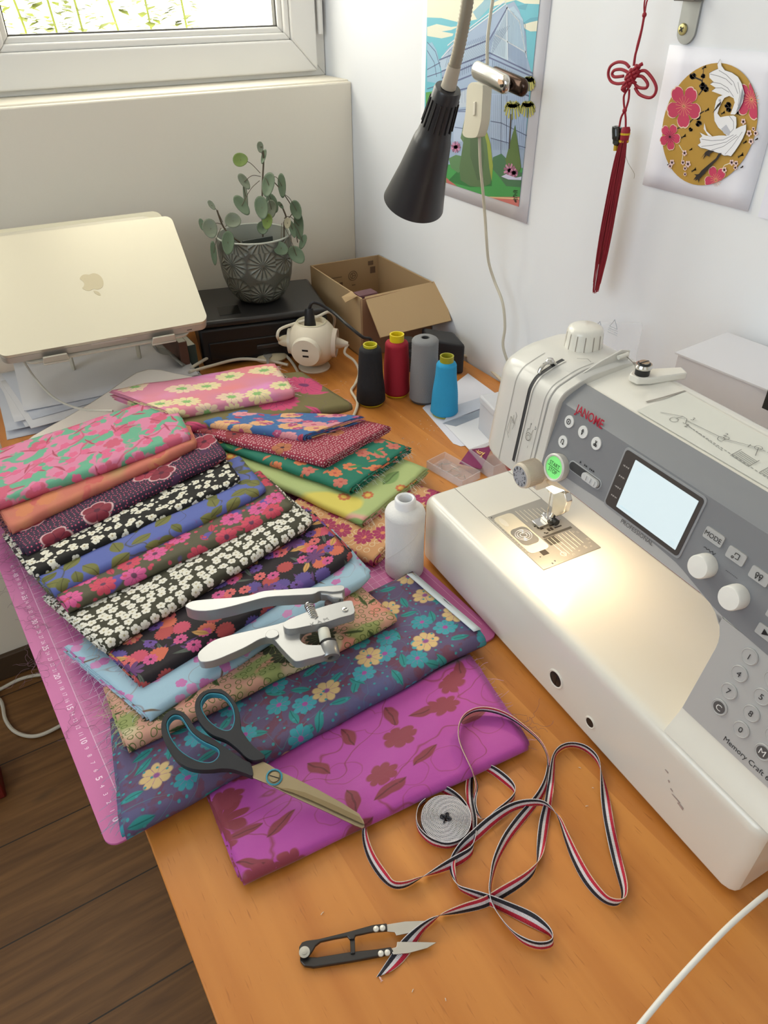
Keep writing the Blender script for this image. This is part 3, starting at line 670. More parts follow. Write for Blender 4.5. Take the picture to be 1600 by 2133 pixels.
# seams around the face plate
def ribbon_on(mb, path, w, side, m=None):
    for i in range(len(path)-1):
        a, b_ = Vector(path[i]), Vector(path[i+1]); s = Vector(side)*w/2
        mb.add([a-s, b_-s, b_+s, a+s], [(0, 1, 2, 3)], m)
fro = [(vf(ARMB)-.0045-.0, .200), (.0490, .276), (.0500, .283), (.0535, .2905), (.059, .295), (.0775, .3035), (.083, .3055), (.10, .3070)]
def facepath(u, w0, w1, off=.0005):
    """points on the cap's front from height w0 up and over to depth w1 on the top"""
    out = []; vA = vf(ARMB)-.0035; 
    fr_ = [(.0365, .195), (.0385, .21), (.0505, .265), (.0545, .284), (.0575, .2915), (.068, .2975), (.083, .3045), (.105, .3068), (.132, .3090)]
    return fr_
def trace_cap(u, t0, t1, off):
    """walk the actual section polygon s0 from front-bottom to the top back"""
    pts = []
    P = []
    for i in range(3, 33):
        a, b_ = s0[i], s0[i+1]; m_ = max(1, int((b_-a).length/.004))
        for k in range(m_): P.append(a.lerp(b_, k/m_))
    for i, p in enumerate(P):
        a = P[max(i-1, 0)]; b_ = P[min(i+1, len(P)-1)]; tg = (b_-a); nr = Vector((-tg.y, tg.x)).normalized(); q = p+nr*off
        if t0 <= p.y and p.x <= t1: pts.append(L3(u, q.x, q.y))
    out = [pts[0]]
    for p in pts[1:]:
        if (p-out[-1]).length > 1e-4: out.append(p)
    return out
for u, w, t0, t1 in ((.353, .0016, .19, .112), (.3585, .0007, .19, .104), (.405, .0007, .19, .085)):
    seam = MB(); ribbon_on(seam, trace_cap(u, t0, t1, .0005), w, (0, 1, 0)); seam.build('face_plate_seam', mat((150, 148, 146), .6), sm, smooth=0, fixn=False)
slot = MB(); ribbon_on(slot, trace_cap(.3815, .2, .088, .0006), .0050, (0, 1, 0)); slot.build('take_up_slot', M_slot, sm, smooth=0, fixn=False)
slr = MB()
for du in (-.0033, .0033): ribbon_on(slr, trace_cap(.3815+du, .2, .090, .0010), .0018, (0, 1, 0))
slr.build('slot_rim', M_body2, sm, smooth=0, fixn=False)
tl = MB()
for k, r in enumerate((.011, .009)):
    tl.tube([L3(.3815+(.0012 if k else -.0012), .066+r*math.cos(a), .2965+r*math.sin(a)) for a in np.linspace(.2, PI*.95, 12)], .0016, n=8)
tl.lathe([(0, 0), (.004, .001), (.0045, .003), (.003, .005), (0, .0055)], n=16, M=frame(L3(.3815, .068, .305), (0, 0, 1))); tl.build('take_up_lever', M_chrome, sm)

# foot pressure dial on the top
Mk = Matrix.Translation(L3(.396, .122, .3035)); kb = MB(); kb.lathe([(.0190, 0), (.0193, .002), (.0180, .0195), (.0168, .0225), (.0135, .0245), (0, .0250)], n=48, M=Mk); kb.build('pressure_dial', M_body, sm)
gr_ = MB()
for k in range(14):
    a = 2*PI*k/14; c0 = Vector((.122+.0191*math.cos(a), .396+.0191*math.sin(a), .3065)); c1 = Vector((.122+.0181*math.cos(a), .396+.0181*math.sin(a), .3225)); tdir = Vector((-math.sin(a), math.cos(a), 0))*.0004
    rd = Vector((math.cos(a), math.sin(a), 0))*.0003; gr_.add([c0-tdir+rd, c0+tdir+rd, c1+tdir+rd, c1-tdir+rd], [(0, 1, 2, 3)])
gr_.build('dial_notches', mat((150, 140, 130), .7), sm, smooth=0, fixn=False)
# thread guide plate, standing out between cap and lid
tg = MB(); tg.prism([L3(.349, .083, .305), L3(.349, .139, .3065), L3(.349, .139, .316), L3(.349, .128, .319), L3(.349, .103, .3125)], (0, 1, 0), .0016)
tg.build('thread_guide_plate', M_body2, sm, bevel=.0004)
MB().tube([L3(.3465, .122, .3135), L3(.3465, .134, .3145)], .0022, n=10).build('thread_guide_hook', M_body, sm)
th = MB(); pts = [L3(.347, .132, .313), L3(.335, .130, .3115), L3(.322, .128, .3115)]; th.tube(pts, .0004, n=5); th.lathe([(0, -.005), (.0016, -.003), (.0018, 0), (.001, .004), (0, .005)], n=10, M=frame(L3(.329, .129, .312), (0, 1, 0)))
th.build('thread', mat((120, 112, 106), .7), sm)
# bobbin winder
bwn = MB(); bwn.prism([L3(*p) for p in ((.320, .112, .303), (.325, .121, .303), (.322, .131, .303), (.306, .165, .304), (.294, .160, .304), (.303, .124, .303), (.309, .113, .303))], (0, 0, 1), .007); bwn.build('winder_lever', M_body, sm, bevel=.0015)
bt = MB(); B0 = L3(.3135, .1215, .310); bt.lathe([(.0068, 0), (.0068, .005), (.0074, .006), (.0074, .009), (.0056, .0115), (0, .012)], M_blk, n=24, M=Matrix.Translation(B0)); 
bt.lathe([(.0078, .0), (.0084, .0016), (.0074, .004)], M_chrome, n=24, M=Matrix.Translation(B0+Vector((0, 0, .0065)))); bt.box((-.0052, -.0008, .0119), (.0052, .0008, .0125), M_blk, Matrix.Translation(B0)); bt.lathe([(0, .0118), (.0048, .0118), (.0048, .0124), (0, .0124)], M_chrome, n=20, M=Matrix.Translation(B0)); bt.build('tension_screw', M_chrome, sm)
# lid on the top with printed threading diagram
def TPz(v): return .297+(v-.081)*.118 if v < .105 else .3005+(v-.105)*.1 if v < .13 else .303
def topP(u, v, off=.0008): return L3(u, v, TPz(v)+off)
ld = MB(); ld.add([topP(.278, .084, .0012), topP(.002, .084, .0012), topP(.002, .1295, .0012), topP(.276, .139, .0012)], [(0, 1, 2, 3)])
edge_ = MB(); ribbon_on(edge_, [topP(.283, .1, .0014), topP(.279, .116, .0014), topP(.277, .141, .0014)], .0022, (0, 1, 0)); edge_.build('lid_notch_shade', mat((150, 144, 136), .7), sm, smooth=0, fixn=False)  # flat beige strip paints the shade in the lid's finger notch
ribbon_on(ld, [topP(.277, .141, .0016), topP(.10, .1365, .0016), topP(.002, .131, .0016)], .0006, (1, 0, 0)); 
pr = MB()
def ln(a, b_, w=.0006, dash=0):
    A = topP(*a, .0017); B = topP(*b_, .0017); d = (B-A); Ln = d.length; d.normalize(); nn_ = Vector((-d.y, d.x, 0)).normalized()*w/2
    seg = [(0, Ln)] if not dash else [(k*dash, k*dash+dash*.6) for k in range(int(Ln/dash))]
    for (p, q) in seg: pr.add([A+d*p-nn_, A+d*q-nn_, A+d*q+nn_, A+d*p+nn_], [(0, 1, 2, 3)])
ln((.263, .097), (.246, .106)); ln((.246, .106), (.241, .1055)); ln((.246, .106), (.248, .1)); ln((.241, .1055), (.237, .1)); ln((.240, .1045), (.205, .1065)); ln((.205, .1065), (.201, .1075)); ln((.201, .1075), (.178, .118)); ln((.178, .118), (.172, .1075)); ln((.240, .1), (.05, .085), dash=.004); ln((.236, .1), (.19, .094), dash=.003); ln((.178, .118), (.11, .121), dash=.004)
for (c_, r) in (((.2475, .0975), .0035), ((.204, .1055), .0028), ((.202, .109), .0022), ((.178, .118), .003)):
    pts_ = [(c_[0]+r*math.cos(a), c_[1]+r*math.sin(a)) for a in np.linspace(0, 2*PI, 13)]
    for i in range(12): ln(pts_[i], pts_[i+1], .0005)
for u0 in (.183, .155, .128):
    for k in range(6): ln((u0-.0, .0945+k*.002), (u0-.016, .0935+k*.002), .0005)
    ln((u0+.001, .094), (u0+.001, .106)); ln((u0-.017, .093), (u0-.017, .105))
dnx = Vector((.25, -1, .02)); dny = Vector((1, .25, .1))
for s_, (u, v) in (('3', (.238, .1095)), ('2', (.2055, .1125)), ('1', (.184, .1145)), ('2', (.2345, .099))): pr.text(s_, topP(u, v, .0018), dnx, dny, .007)
pr.text('6', topP(.357, .100, .0065), dnx, dny, .008)
for a, b_ in (((.372, .0935), (.366, .102)), ((.366, .102), (.359, .100))):
    A = L3(a[0], a[1], .3085); B = L3(b_[0], b_[1], .3085); d = (B-A).normalized(); n_ = Vector((-d.y, d.x, 0))*.0003; pr.add([A-n_, B-n_, B+n_, A+n_], [(0, 1, 2, 3)])
pr.build('printed_threading_diagram', M_ink2, sm, smooth=0, fixn=False)
ld.build('top_lid', mat((214, 213, 204), .45), sm, smooth=30, fixn=False)

# dark front panel + light keypad panel as thin shells on the slanted front
nF = Vector((-1, 0, .235)).normalized(); uF = Vector((.235, 0, 1)).normalized(); rF = Vector((0, -1, 0))
def PF(u, w, off=.0): return L3(u, vf(w), w)+nF*off
def shell(name, strips, m, off0=.0002, off1=.0016, bevel=.0004):
    """strips: list of (w, uL, uR) from bottom to top"""
    mb = MB(); A = [[PF(u, w, off1) for u in np.linspace(a, b_, 8)] for (w, a, b_) in strips]; B = [[PF(u, w, off0) for u in np.linspace(a, b_, 8)] for (w, a, b_) in strips]
    mb.grid(A); mb.grid(B)
    rim = lambda P, Q: mb.grid([P, Q])
    rim(A[0], B[0]); rim(A[-1], B[-1]); rim([r[0] for r in A], [r[0] for r in B]); rim([r[-1] for r in A], [r[-1] for r in B])
    bm = bmesh.new()
    return mb.build(name, m, sm, smooth=30, bevel=0)
bot = lambda u: np.interp(u, [0, .07, .118, .164, .248, .308, .342], [.205, .207, .210, .222, .227, .2235, .218])
mb = MB(); us_ = np.linspace(HE-.0008, .0, 40)
ws = lambda u: [bot(u)+(.284-bot(u))*k/6 for k in range(7)]
R_ = [[PF(u, w, .0016) for w in ws(u)] for u in us_]
for r, u in zip(R_, us_):   # carry the panel over the ridge up to the white lid
    r += [L3(u, .0592, .2885), L3(u, .0650, .2918), L3(u, .0725, .2952), L3(u, .0795, .2983)]
mb.grid(R_); mb.grid([[r[0] for r in R_], [r[0]-nF*.0016 for r in R_]]); mb.grid([R_[0], [p+Vector((.002, 0, -.001)) for p in R_[0]]]); mb.build('control_panel', M_dk, sm, smooth=30)
mb = MB(); st_ = []
for w in list(np.linspace(.1195, .183, 8))+[ARMB-FR+FR*math.sin(k/8*PI/2) for k in range(1, 9)]:
    uc = CE if w <= ARMB-FR else CE+FR*(1-math.sqrt(max(0, 1-((w-(ARMB-FR))/FR)**2)))
    if w < bot(.118): st_.append((w, uc-.0006, 0.0))
R_ = [[PF(u, w, .0010) for u in np.linspace(a, b_, 12)] for (w, a, b_) in st_]
mb.grid(R_); mb.grid([R_[0], [p-nF*.001 for p in R_[0]]]); mb.grid([[r[0] for r in R_], [r[0]-nF*.0010 for r in R_]])
us2 = np.linspace(HE-.0008, .0, 50)
def lowb(u):
    if u > CE+FR: return ARMB+.0008
    if u > CE: return ARMB-FR+math.sqrt(max(0, FR**2-(CE+FR-u)**2)) if u > CE else .2
    return .19
R2 = [[PF(u, max(lowb(u), .19)*(1-k/3)+bot(u)*k/3, .0010) for k in range(4)] for u in us2 if u > CE+.004]
mb.grid(R2); mb.grid([[r[0] for r in R2], [r[0]-nF*.001 for r in R2]]); mb.build('keypad_panel', M_key, sm, smooth=30)

# screen
def rectF(mb, u0, u1, w0, w1, off, h, m=None, r=.003, skew=0):
    pts = []
    for (cu, cw, a0) in ((u0-r, w0+r, -PI/2), (u0-r, w1-r, 0), (u1+r, w1-r, PI/2), (u1+r, w0+r, PI)):
        for k in range(5): 
            a = a0+k*PI/8; pts.append(PF(cu+r*math.cos(a), cw+r*math.sin(a), off))
    mb.prism(pts, nF, h, m)
sf = MB(); rectF(sf, .2545, .1645, .2255, .2825, .0014, .0012, r=.004); sf.build('screen_surround', mat((150, 151, 154), .35), sm, bevel=.0006)
sb = MB(); rectF(sb, .2525, .1665, .2275, .2805, .0027, .0004, r=.003); sb.build('screen_bezel', mat((70, 64, 62), .35), sm)
M_scr = bpy.data.materials.new('lcd'); M_scr.use_nodes = True; g = Gr(M_scr.node_tree); b = g.n['Principled BSDF']; tc = g.n.new('ShaderNodeTexCoord')
b.inputs['Base Color'].default_value = lin((150, 160, 164)); b.inputs['Roughness'].default_value = .25; b.inputs['Emission Color'].default_value = lin((206, 222, 226)); b.inputs['Emission Strength'].default_value = .10
sd = MB(); rectF(sd, .2395, .1705, .2315, .2770, .0032, .0003, r=.0005); sd.build('screen_display', M_scr, sm, smooth=0)
M_faint = mat((150, 172, 180), .5, emit=.12); si = MB()
for k in range(3): si.add([PF(.236, .234+k*.0005, .0037), PF(.225-k*.003, .234+k*.0005, .0037), PF(.225-k*.003, .2342+k*.0005, .0037), PF(.236, .2342+k*.0005, .0037)], [(0, 1, 2, 3)])
si.text('123', PF(.232, .272, .0037), rF, uF, .003); si.text('(1)', PF(.176, .235, .0037), rF, uF, .004); si.build('screen_symbols', M_faint, sm, smooth=0, fixn=False)
ic = MB()
for i, w in enumerate((.267, .257, .247, .238)):
    for k in range(6):
        u = .2492-k*.0012; h = (.0006, .0011, .0004, .0009)[(k+i) % 4]; ic.add([PF(u, w-h, .0033), PF(u-.0007, w-h*.3, .0033), PF(u-.0007, w+h, .0033), PF(u, w+h*.3, .0033)], [(0, 1, 2, 3)])
ic.build('stitch_icons', mat((205, 200, 196), .5), sm, smooth=0, fixn=False)
# lettering
tx = MB(); tx.text('JANOME', PF(.3045, .2855, .0024), rF, uF, .0118, bold=True, squash=.80); tx.build('brand_lettering', mat((172, 22, 52), .5), sm, smooth=0, fixn=False)
tx = MB(); tx.text('PROFESSIONAL', PF(.211, .2228, .0020), rF, uF, .0056, squash=1.0)
tx.build('faint_lettering', mat((88, 88, 92), .6), sm, smooth=0, fixn=False)
tx = MB(); tx.text('Memory Craft 6700P', PF(.037, .1255, .0014), rF, uF, .0064); tx.build('model_lettering', M_ink, sm, smooth=0, fixn=False)
# round buttons with icons
def disc(mb, u, w, r, off, h, m=None, ru=None, n=28): mb.prism([PF(u+(ru or r)*math.cos(a), w+r*math.sin(a), off) for a in np.linspace(0, 2*PI, n, endpoint=False)], nF, h, m)
def icon(mb, u, w, segs, off, wd=.0006):
    for (a, b_) in segs:
        A = PF(u-a[0], w+a[1], off); B = PF(u-b_[0], w+b_[1], off); d = (B-A).normalized(); n_ = nF.cross(d)*wd/2; mb.add([A-n_, B-n_, B+n_, A+n_], [(0, 1, 2, 3)])
circ = lambda r, x=0, y=0, n=10, a0=0, a1=2*PI: [((x+r*math.cos(a0+(a1-a0)*k/n), y+r*math.sin(a0+(a1-a0)*k/n)), (x+r*math.cos(a0+(a1-a0)*(k+1)/n), y+r*math.sin(a0+(a1-a0)*(k+1)/n))) for k in range(n)]
ics = [circ(.0024)+[((0, .001), (0, -.001)), ((-.0006, 0), (.0006, 0))], [((-.0012, .0004), (.0012, .0004)), ((-.0012, .0004), (0, .0028)), ((.0012, .0004), (0, .0028)), ((-.001, -.0008), (.001, -.0008)), ((-.0006, -.0015), (.0006, -.0015)), ((0, -.0008), (0, -.0028))],
       circ(.0014, 0, .001, 6, 0, PI)+[((-.0014, .001), (-.0014, -.002)), ((.0014, .001), (.0014, -.002)), ((.0006, -.0012), (.0014, -.0024)), ((.0022, -.0012), (.0014, -.0024))],
       circ(.0009, -.001, -.0016, 8)+circ(.0009, .001, -.0016, 8)+[((-.0006, -.0009), (.001, .0026)), ((.0006, -.0009), (-.001, .0026))]]
for (u, w), ii in zip(((.325, .272), (.305, .271), (.324, .252), (.286, .269)), ics):
    o = MB(); disc(o, u, w, .0058, .0012, .0016); ob = o.build('round_button', M_btn, sm, bevel=.0005)
    o = MB(); icon(o, u, w, ii, .0034, .0008); o.build('button_icon', M_ink, ob, smooth=0, fixn=False)
# start / stop
o = MB(); Ms = frame(PF(.3175, .2285, 0), nF, (0, -1, 0)); o.lathe([(.0125, 0), (.0138, .006), (.0138, .0095), (.0125, .0105), (.0112, .0100), (.0110, .0085)], n=40, M=Ms, cap1=False); ss = o.build('start_stop_button', M_body2, sm)
M_green = mat((120, 214, 120), .4, emit=.06); MB().lathe([(0, .0086), (.0112, .0086), (.0112, .0088), (0, .0092)], n=32, M=Ms).build('lit_green_face', M_green, ss)
o = MB(); o.text('START', Ms @ Vector((0, .0030, .0097)), rF, uF, .0058, squash=.85); o.text('STOP', Ms @ Vector((0, -.0035, .0097)), rF, uF, .0058, squash=.85); o.box((-.0085, -.0004, .0094), (.0085, .0, .0097), None, Ms); o.build('button_lettering', mat((20, 40, 24), .6), ss, smooth=0, fixn=False)
# speed slider
o = MB(); rectF(o, .308, .2635, .2325, .2425, .0014, .0008, r=.0049); sl_ = o.build('speed_slider', mat((165, 166, 168), .4), sm, bevel=.0003)
o = MB(); rectF(o, .3065, .265, .2335, .2415, .0022, .0003, r=.0039); o.build('slider_slot', M_slot, sl_)
o = MB(); rectF(o, .2865, .2655, .2340, .2412, .0024, .0032, r=.0034)
for k in range(3):
    u = .2815-k*.0055; o.prism([PF(u, .2355, .0056), PF(u-.0018, .2355, .0056), PF(u-.0018, .2398, .0056), PF(u, .2398, .0056)], nF, .0008)
o.build('slider_handle', mat((200, 200, 200), .4), sl_, bevel=.0005)
o = MB()
for k, u in enumerate((.2955, .2895, .2872, .2822, .2799, .2776)): o.add([PF(u+.0009, .2440, .0021), PF(u-.0010, .2450, .0021), PF(u+.0009, .2464, .0021)], [(0, 1, 2)])
o.build('speed_arrows', M_ink, sm, smooth=0, fixn=False)
# rectangular buttons
for nm, u, w, tw, ii in (('MODE', .1465, .2595, .0088, None), ('', .124, .257, .008, circ(.001, -.0018, -.0018, 4)+[((-.0008, .0025), (.003, .0025)), ((.003, .0025), (.003, -.0015)), ((.003, -.0015), (.0006, -.0015)), ((-.0008, .0025), (-.0008, .0005))]), ('', .1015, .2545, .008, circ(.0012, -.0016, .001, 8)+[((-.0028, .001), (-.0016, -.003)), ((-.0004, .001), (-.0016, -.003))]+circ(.0012, .0016, .001, 8)+[((.0004, .001), (.0016, -.003)), ((.0028, .001), (.0016, -.003))]), ('', .078, .2515, .008, [((0, 0), (.002, .002))])):
    o = MB(); rectF(o, u+tw, u-tw, w-.0048, w+.0048, .0013, .0018, r=.0015); ob = o.build('panel_button', M_key, sm, bevel=.0006)
    o = MB()
    if nm: o.text(nm, PF(u, w, .0038), rF, uF, .0056)
    else: icon(o, u, w, ii, .0038, .0006)
    o.build('button_icon', M_ink, ob, smooth=0, fixn=False)
o = MB(); rectF(o, .085, .0715, .2165, .2255, .0013, .0018, r=.001); ob = o.build('panel_button', M_key, sm, bevel=.0006); o = MB(); o.add([PF(.0795, .2235, .0036), PF(.0795, .2185, .0036), PF(.0745, .221, .0036)][::-1], [(0, 1, 2)]); o.build('button_icon', M_blk, ob, smooth=0, fixn=False)
o = MB(); rectF(o, .064, .050, .2165, .2255, .0013, .0018, r=.001); ob = o.build('panel_button', M_key, sm, bevel=.0006)
o = MB(); rectF(o, .0845, .071, .2325, .2415, .0013, .0018, r=.001); ob = o.build('panel_button', M_key, sm, bevel=.0006)
o = MB(); icon(o, .1445, .2478, [((-.006+k*.0016, (.0008 if k % 2 else -.0008)*(.5+k*.15)), (-.006+(k+1)*.0016, (.0008 if (k+1) % 2 else -.0008)*(.5+(k+1)*.15))) for k in range(7)], .0021, .0005); icon(o, .121, .2425, [((-.005+k*.0014, 0), (-.0042+k*.0014, 0)) for k in range(8)], .0021, .0004); o.build('stitch_marks', M_ink, sm, smooth=0, fixn=False)
for (u, w) in ((.1415, .2365), (.1085, .2310)):
    o = MB(); o.lathe([(.0098, .0014), (.0100, .004), (.0096, .0125), (.0088, .0138), (0, .0142)], n=40, M=frame(PF(u, w, 0), nF, (0, -1, 0))); o.build('adjustment_knob', mat((236, 234, 228), .35), sm)
for s_, u, w in (('1', .079, .197), ('4', .079, .180), ('7', .079, .162), ('C', .079, .145), ('2', .057, .194), ('5', .057, .177), ('8', .057, .160), ('0', .057, .143), ('3', .036, .192), ('6', .036, .175), ('9', .036, .158), ('M', .036, .141)):
    o = MB(); o.lathe([(.0068, .001), (.0068, .0020), (.0062, .0026), (.0058, .0022), (0, .0022)], n=32, M=frame(PF(u, w, 0), nF, (0, -1, 0))); ob = o.build('keypad_button', M_key, sm)
    if s_ in 'CM':
        MB().lathe([(0, .0023), (.005, .0023), (.005, .0025), (0, .0025)], n=28, M=frame(PF(u, w, 0), nF, (0, -1, 0))).build('dark_button_disc', mat((86, 84, 84), .5), ob)
    o = MB(); o.text(s_, PF(u, w, .0028), rF, uF, .0070 if s_ not in 'CM' else .0075, bold=False); o.build('button_character', M_btn if s_ in 'CM' else M_ink, ob, smooth=0, fixn=False)
# tension dial on the head front
Md = frame(L3(.3465, .0545, .2085), (-1, 0, 0), (0, 1, 0)); o = MB(); o.lathe([(.0118, 0), (.0118, .012), (.0112, .0125), (.0130, .0135), (.0132, .033), (.0126, .0352), (.0112, .0356), (0, .0356)], n=48, M=Md); td = o.build('tension_dial', mat((218, 206, 188), .5), sm)
o = MB()
for k in range(60):
    a = 2*PI*k/60; c0 = Md @ Vector((.01325*math.cos(a), .01325*math.sin(a), .015)); c1 = Md @ Vector((.01335*math.cos(a), .01335*math.sin(a), .0325)); o.tube([c0, c1], .00028, n=4)
o.build('knurling', mat((208, 194, 176), .5), td)
MB().lathe([(0, .0357), (.0108, .0357), (.0108, .0360), (0, .0360)], n=36, M=Md).build('dial_face', mat((168, 170, 176), .4), td)
o = MB()
for k in range(10):
    a = 2*PI*k/10+.3; P = Md @ Vector((.0087*math.cos(a), .0087*math.sin(a), .0363)); o.text(str(k), P, rF, (0, 0, 1), .0045, bold=True); P = Md @ Vector((.0055*math.cos(a), .0055*math.sin(a), .0363)); o.text('.', P, rF, (0, 0, 1), .006, bold=True)
o.build('dial_numbers', M_ink, td, smooth=0, fixn=False)
# printed icons on the face plate
o = MB()
def FPc(u, w, off=.0046): return L3(u, vf(w), w)+nF*off
def lnc(a, b_, wd=.0005):
    A = FPc(*a); B = FPc(*b_); d = (B-A).normalized(); n_ = nF.cross(d)*wd/2; o.add([A-n_, B-n_, B+n_, A+n_], [(0, 1, 2, 3)])
for (a, b_) in circ(.004, 0, 0, 14)+circ(.0028, 0, -.001, 12)+[((-.004, .000), (-.004, .007)), ((-.004, .007), (-.0015, .0075)), ((-.0015, .0075), (-.0015, .014)), ((-.0022, .0125), (-.0015, .014)), ((-.0008, .0125), (-.0015, .014)), ((.003, .003), (.0035, .009))]: lnc((.3675-a[0], .236+a[1]), (.3675-b_[0], .236+b_[1]))
o.text('5', FPc(.3615, .2485), rF, uF, .0065); o.text('4', FPc(.3705, .256), rF, uF, .004); o.text('1', FPc(.3640, .2265), rF, uF, .004)
for (a, b_) in [((.402, .262), (.3985, .268)), ((.3985, .268), (.3975, .273)), ((.399, .254), (.392, .247)), ((.392, .247), (.3925, .232)), ((.400, .243), (.392, .238)), ((.400, .243), (.400, .228)), ((.400, .228), (.394, .222)), ((.398, .240), (.396, .226)), ((.3965, .246), (.3945, .238))]: lnc(a, b_)
o.build('printed_face_plate_icons', M_ink2, sm, smooth=0, fixn=False)
MB().box((.11, .4492, .24), (.114, .4498, .285)).build('side_vent', mat((150, 150, 152), .6), sm)
# lamp housing below the head, needle bar, foot
o = MB(); o.prism([L3(*p) for p in ((.350, .052, .188), (.322, .046, .200), (.300, .045, .207), (.305, .075, .196), (.335, .110, .180), (.362, .112, .178), (.366, .075, .180))], (0, 0, 1), .014); o.build('lamp_housing', mat((232, 218, 190), .35), sm, bevel=.004, seg=3)
o = MB(); o.box((.062, .340, .1765), (.078, .36, .1785)); o.build('work_light_lens', mat((255, 240, 205), .3, emit=1.2), sm)
lt_ = bpy.data.lights.new('work_light', 'AREA'); lt_.shape = 'RECTANGLE'; lt_.size = .03; lt_.size_y = .02; lt_.energy = .025; lt_.color = (1.0, .76, .46); lo = bpy.data.objects.new('work_light', lt_); COL.objects.link(lo); lo.parent = sm; lo.location = (.068, .33, .170); lo.rotation_euler = (math.radians(-32), math.radians(8), 0)
NU, NV = .3815, .097
o = MB(); o.tube([L3(NU, NV, .19), L3(NU, NV, .152)], .0032, n=14); o.tube([L3(NU, NV, .156), L3(NU, NV, .144)], .0048, n=14); o.tube([L3(NU, NV, .149), L3(NU+.010, NV-.004, .149)], .0022, n=10); o.lathe([(0, 0), (.0035, 0), (.0035, .006), (0, .006)], n=14, M=frame(L3(NU+.006, NV-.003, .149), (0, 1, 0))); o.build('needle_clamp', M_chrome, sm)
MB().tube([L3(NU, NV, .146), L3(NU, NV, .113), L3(NU, NV, .1045)], [.0008, .0008, .0002], n=8).build('needle', M_chrome, sm)
o = MB(); o.tube([L3(NU-.014, NV+.006, .19), L3(NU-.014, NV+.006, .128)], .0036, n=14); o.prism([L3(NU-.006, NV-.003, .150), L3(NU-.024, NV-.003, .156), L3(NU-.030, NV-.003, .148), L3(NU-.028, NV-.003, .132), L3(NU-.018, NV-.003, .120), L3(NU-.009, NV-.003, .120)], (1, 0, 0), .008); o.build('presser_bar_holder', M_chrome, sm, bevel=.0008)
o = MB(); o.lathe([(0, 0), (.0042, 0), (.0042, .005), (0, .0055)], n=18, M=frame(L3(NU-.022, NV-.004, .147), (-1, 0, 0))); o.build('foot_screw', M_blk, sm)
o = MB(); o.tube([L3(NU-.010, NV+.001, .124), L3(NU-.006, NV+.004, .112), L3(NU, NV+.006, .105)], .0032, n=10); o.prism([L3(NU-.007, NV-.016, .1012), L3(NU+.007, NV-.016, .1012), L3(NU+.007, NV+.016, .1012), L3(NU-.007, NV+.016, .1012)], (0, 0, 1), .0016)
o.prism([L3(NU-.006, NV-.004, .1028), L3(NU+.006, NV-.004, .1028), L3(NU+.006, NV+.008, .1028), L3(NU-.006, NV+.008, .1028)], (0, 0, 1), .005); o.tube([L3(NU-.009, NV+.002, .1055), L3(NU+.009, NV+.002, .1055)], .0018, n=8); o.build('presser_foot', M_chrome, sm, bevel=.0005)
o = MB(); o.lathe([(0, 0), (.0038, 0), (.0038, .006), (0, .006)], n=16, M=frame(L3(NU-.0075, NV+.004, .1055), (0, -1, 0))); o.build('foot_release_button', M_blk, sm)
o = MB(); o.box((NV-.035, NU+.006, .168), (NV-.012, NU+.016, .176)); o.box((NV-.02, NU-.004, .158), (NV-.006, NU+.012, .168)); o.tube([L3(NU+.006, NV-.012, .165), L3(NU+.004, NV-.006, .15)], .0022, n=8); o.build('needle_threader', M_steel, sm, bevel=.0008)
# needle plate
o = MB(); o.box((.042, .316, BW-.001), (.122, .4222, BW+.0012)); npl = o.build('needle_plate', M_steel, sm, bevel=.0005)
def NP(u, v, off=.0014): return L3(u, v, BW+off)
o = MB(); rnd_ = lambda u0, u1, v0, v1, r, off: [NP(cu+r*math.cos(a0+k*PI/8), cv+r*math.sin(a0+k*PI/8), off) for (cu, cv, a0) in ((u1-r, v1-r, 0), (u0+r, v1-r, PI/2), (u0+r, v0+r, PI), (u1-r, v0+r, 1.5*PI)) for k in range(5)]
o.prism(rnd_(.3425, .4165, .0455, .0725, .006, .0012), (0, 0, 1), .0004); o.build('bobbin_cover', mat((214, 206, 186), .15, spec=.6), npl)
o = MB(); o.prism(rnd_(.356, .388, .0475, .0705, .007, .0016), (0, 0, 1), .0003); o.build('clear_window', mat((140, 136, 130), .12, metal=.3), npl)
o = MB()
for r in (.009, .0065, .0035): o.lathe([(r, 0), (r+.0005, .0004), (r+.001, 0)], n=28, M=Matrix.Translation(NP(.374, .059, .0019)), cap0=False, cap1=False)
o.build('bobbin', mat((206, 204, 206), .25, metal=.4), npl)
o = MB(); o.prism([NP(.404+.009*math.cos(a), .053+.0035*math.sin(a), .0012) for a in np.linspace(0, 2*PI, 20, endpoint=False)], (0, 0, 1), .0006); o.build('cover_catch', mat((220, 214, 200), .3), npl)
o = MB(); o.box((.0565, .3345, BW+.0012), (.0645, .3425, BW+.0015))
for (u, v, a, b_) in ((.3945, .1075, .004, .0035), (.381, .0802, .0018, .0018), (.377, .0825, .0022, .003), (.374, .085, .0022, .004), (.3685, .0905, .005, .003), (.3685, .0945, .005, .003), (.366, .083, .0018, .002), (.3645, .085, .0018, .0035), (.3605, .0875, .0022, .002), (.3735, .0985, .002, .006), (.368, .1035, .0018, .010)): o.box((v-b_/2, u-a/2, BW+.0012), (v+b_/2, u+a/2, BW+.0015))
for (u, v) in ((.3345, .052), (.4185, .046)): o.box((v-.0006, u-.0006, BW+.0012), (v+.0006, u+.0006, BW+.0015))
o.build('plate_opening', mat((46, 38, 32), .6), npl)
o = MB(); o.box((.076, .3585, BW+.0012), (.1165, .3615, BW+.0016)); o.box((.0745, .3445, BW+.0012), (.090, .3575, BW+.00135)); o.build('feed_slots', mat((106, 100, 92), .4, metal=.6), npl)
M_mark = mat((222, 216, 200), .5); o = MB()
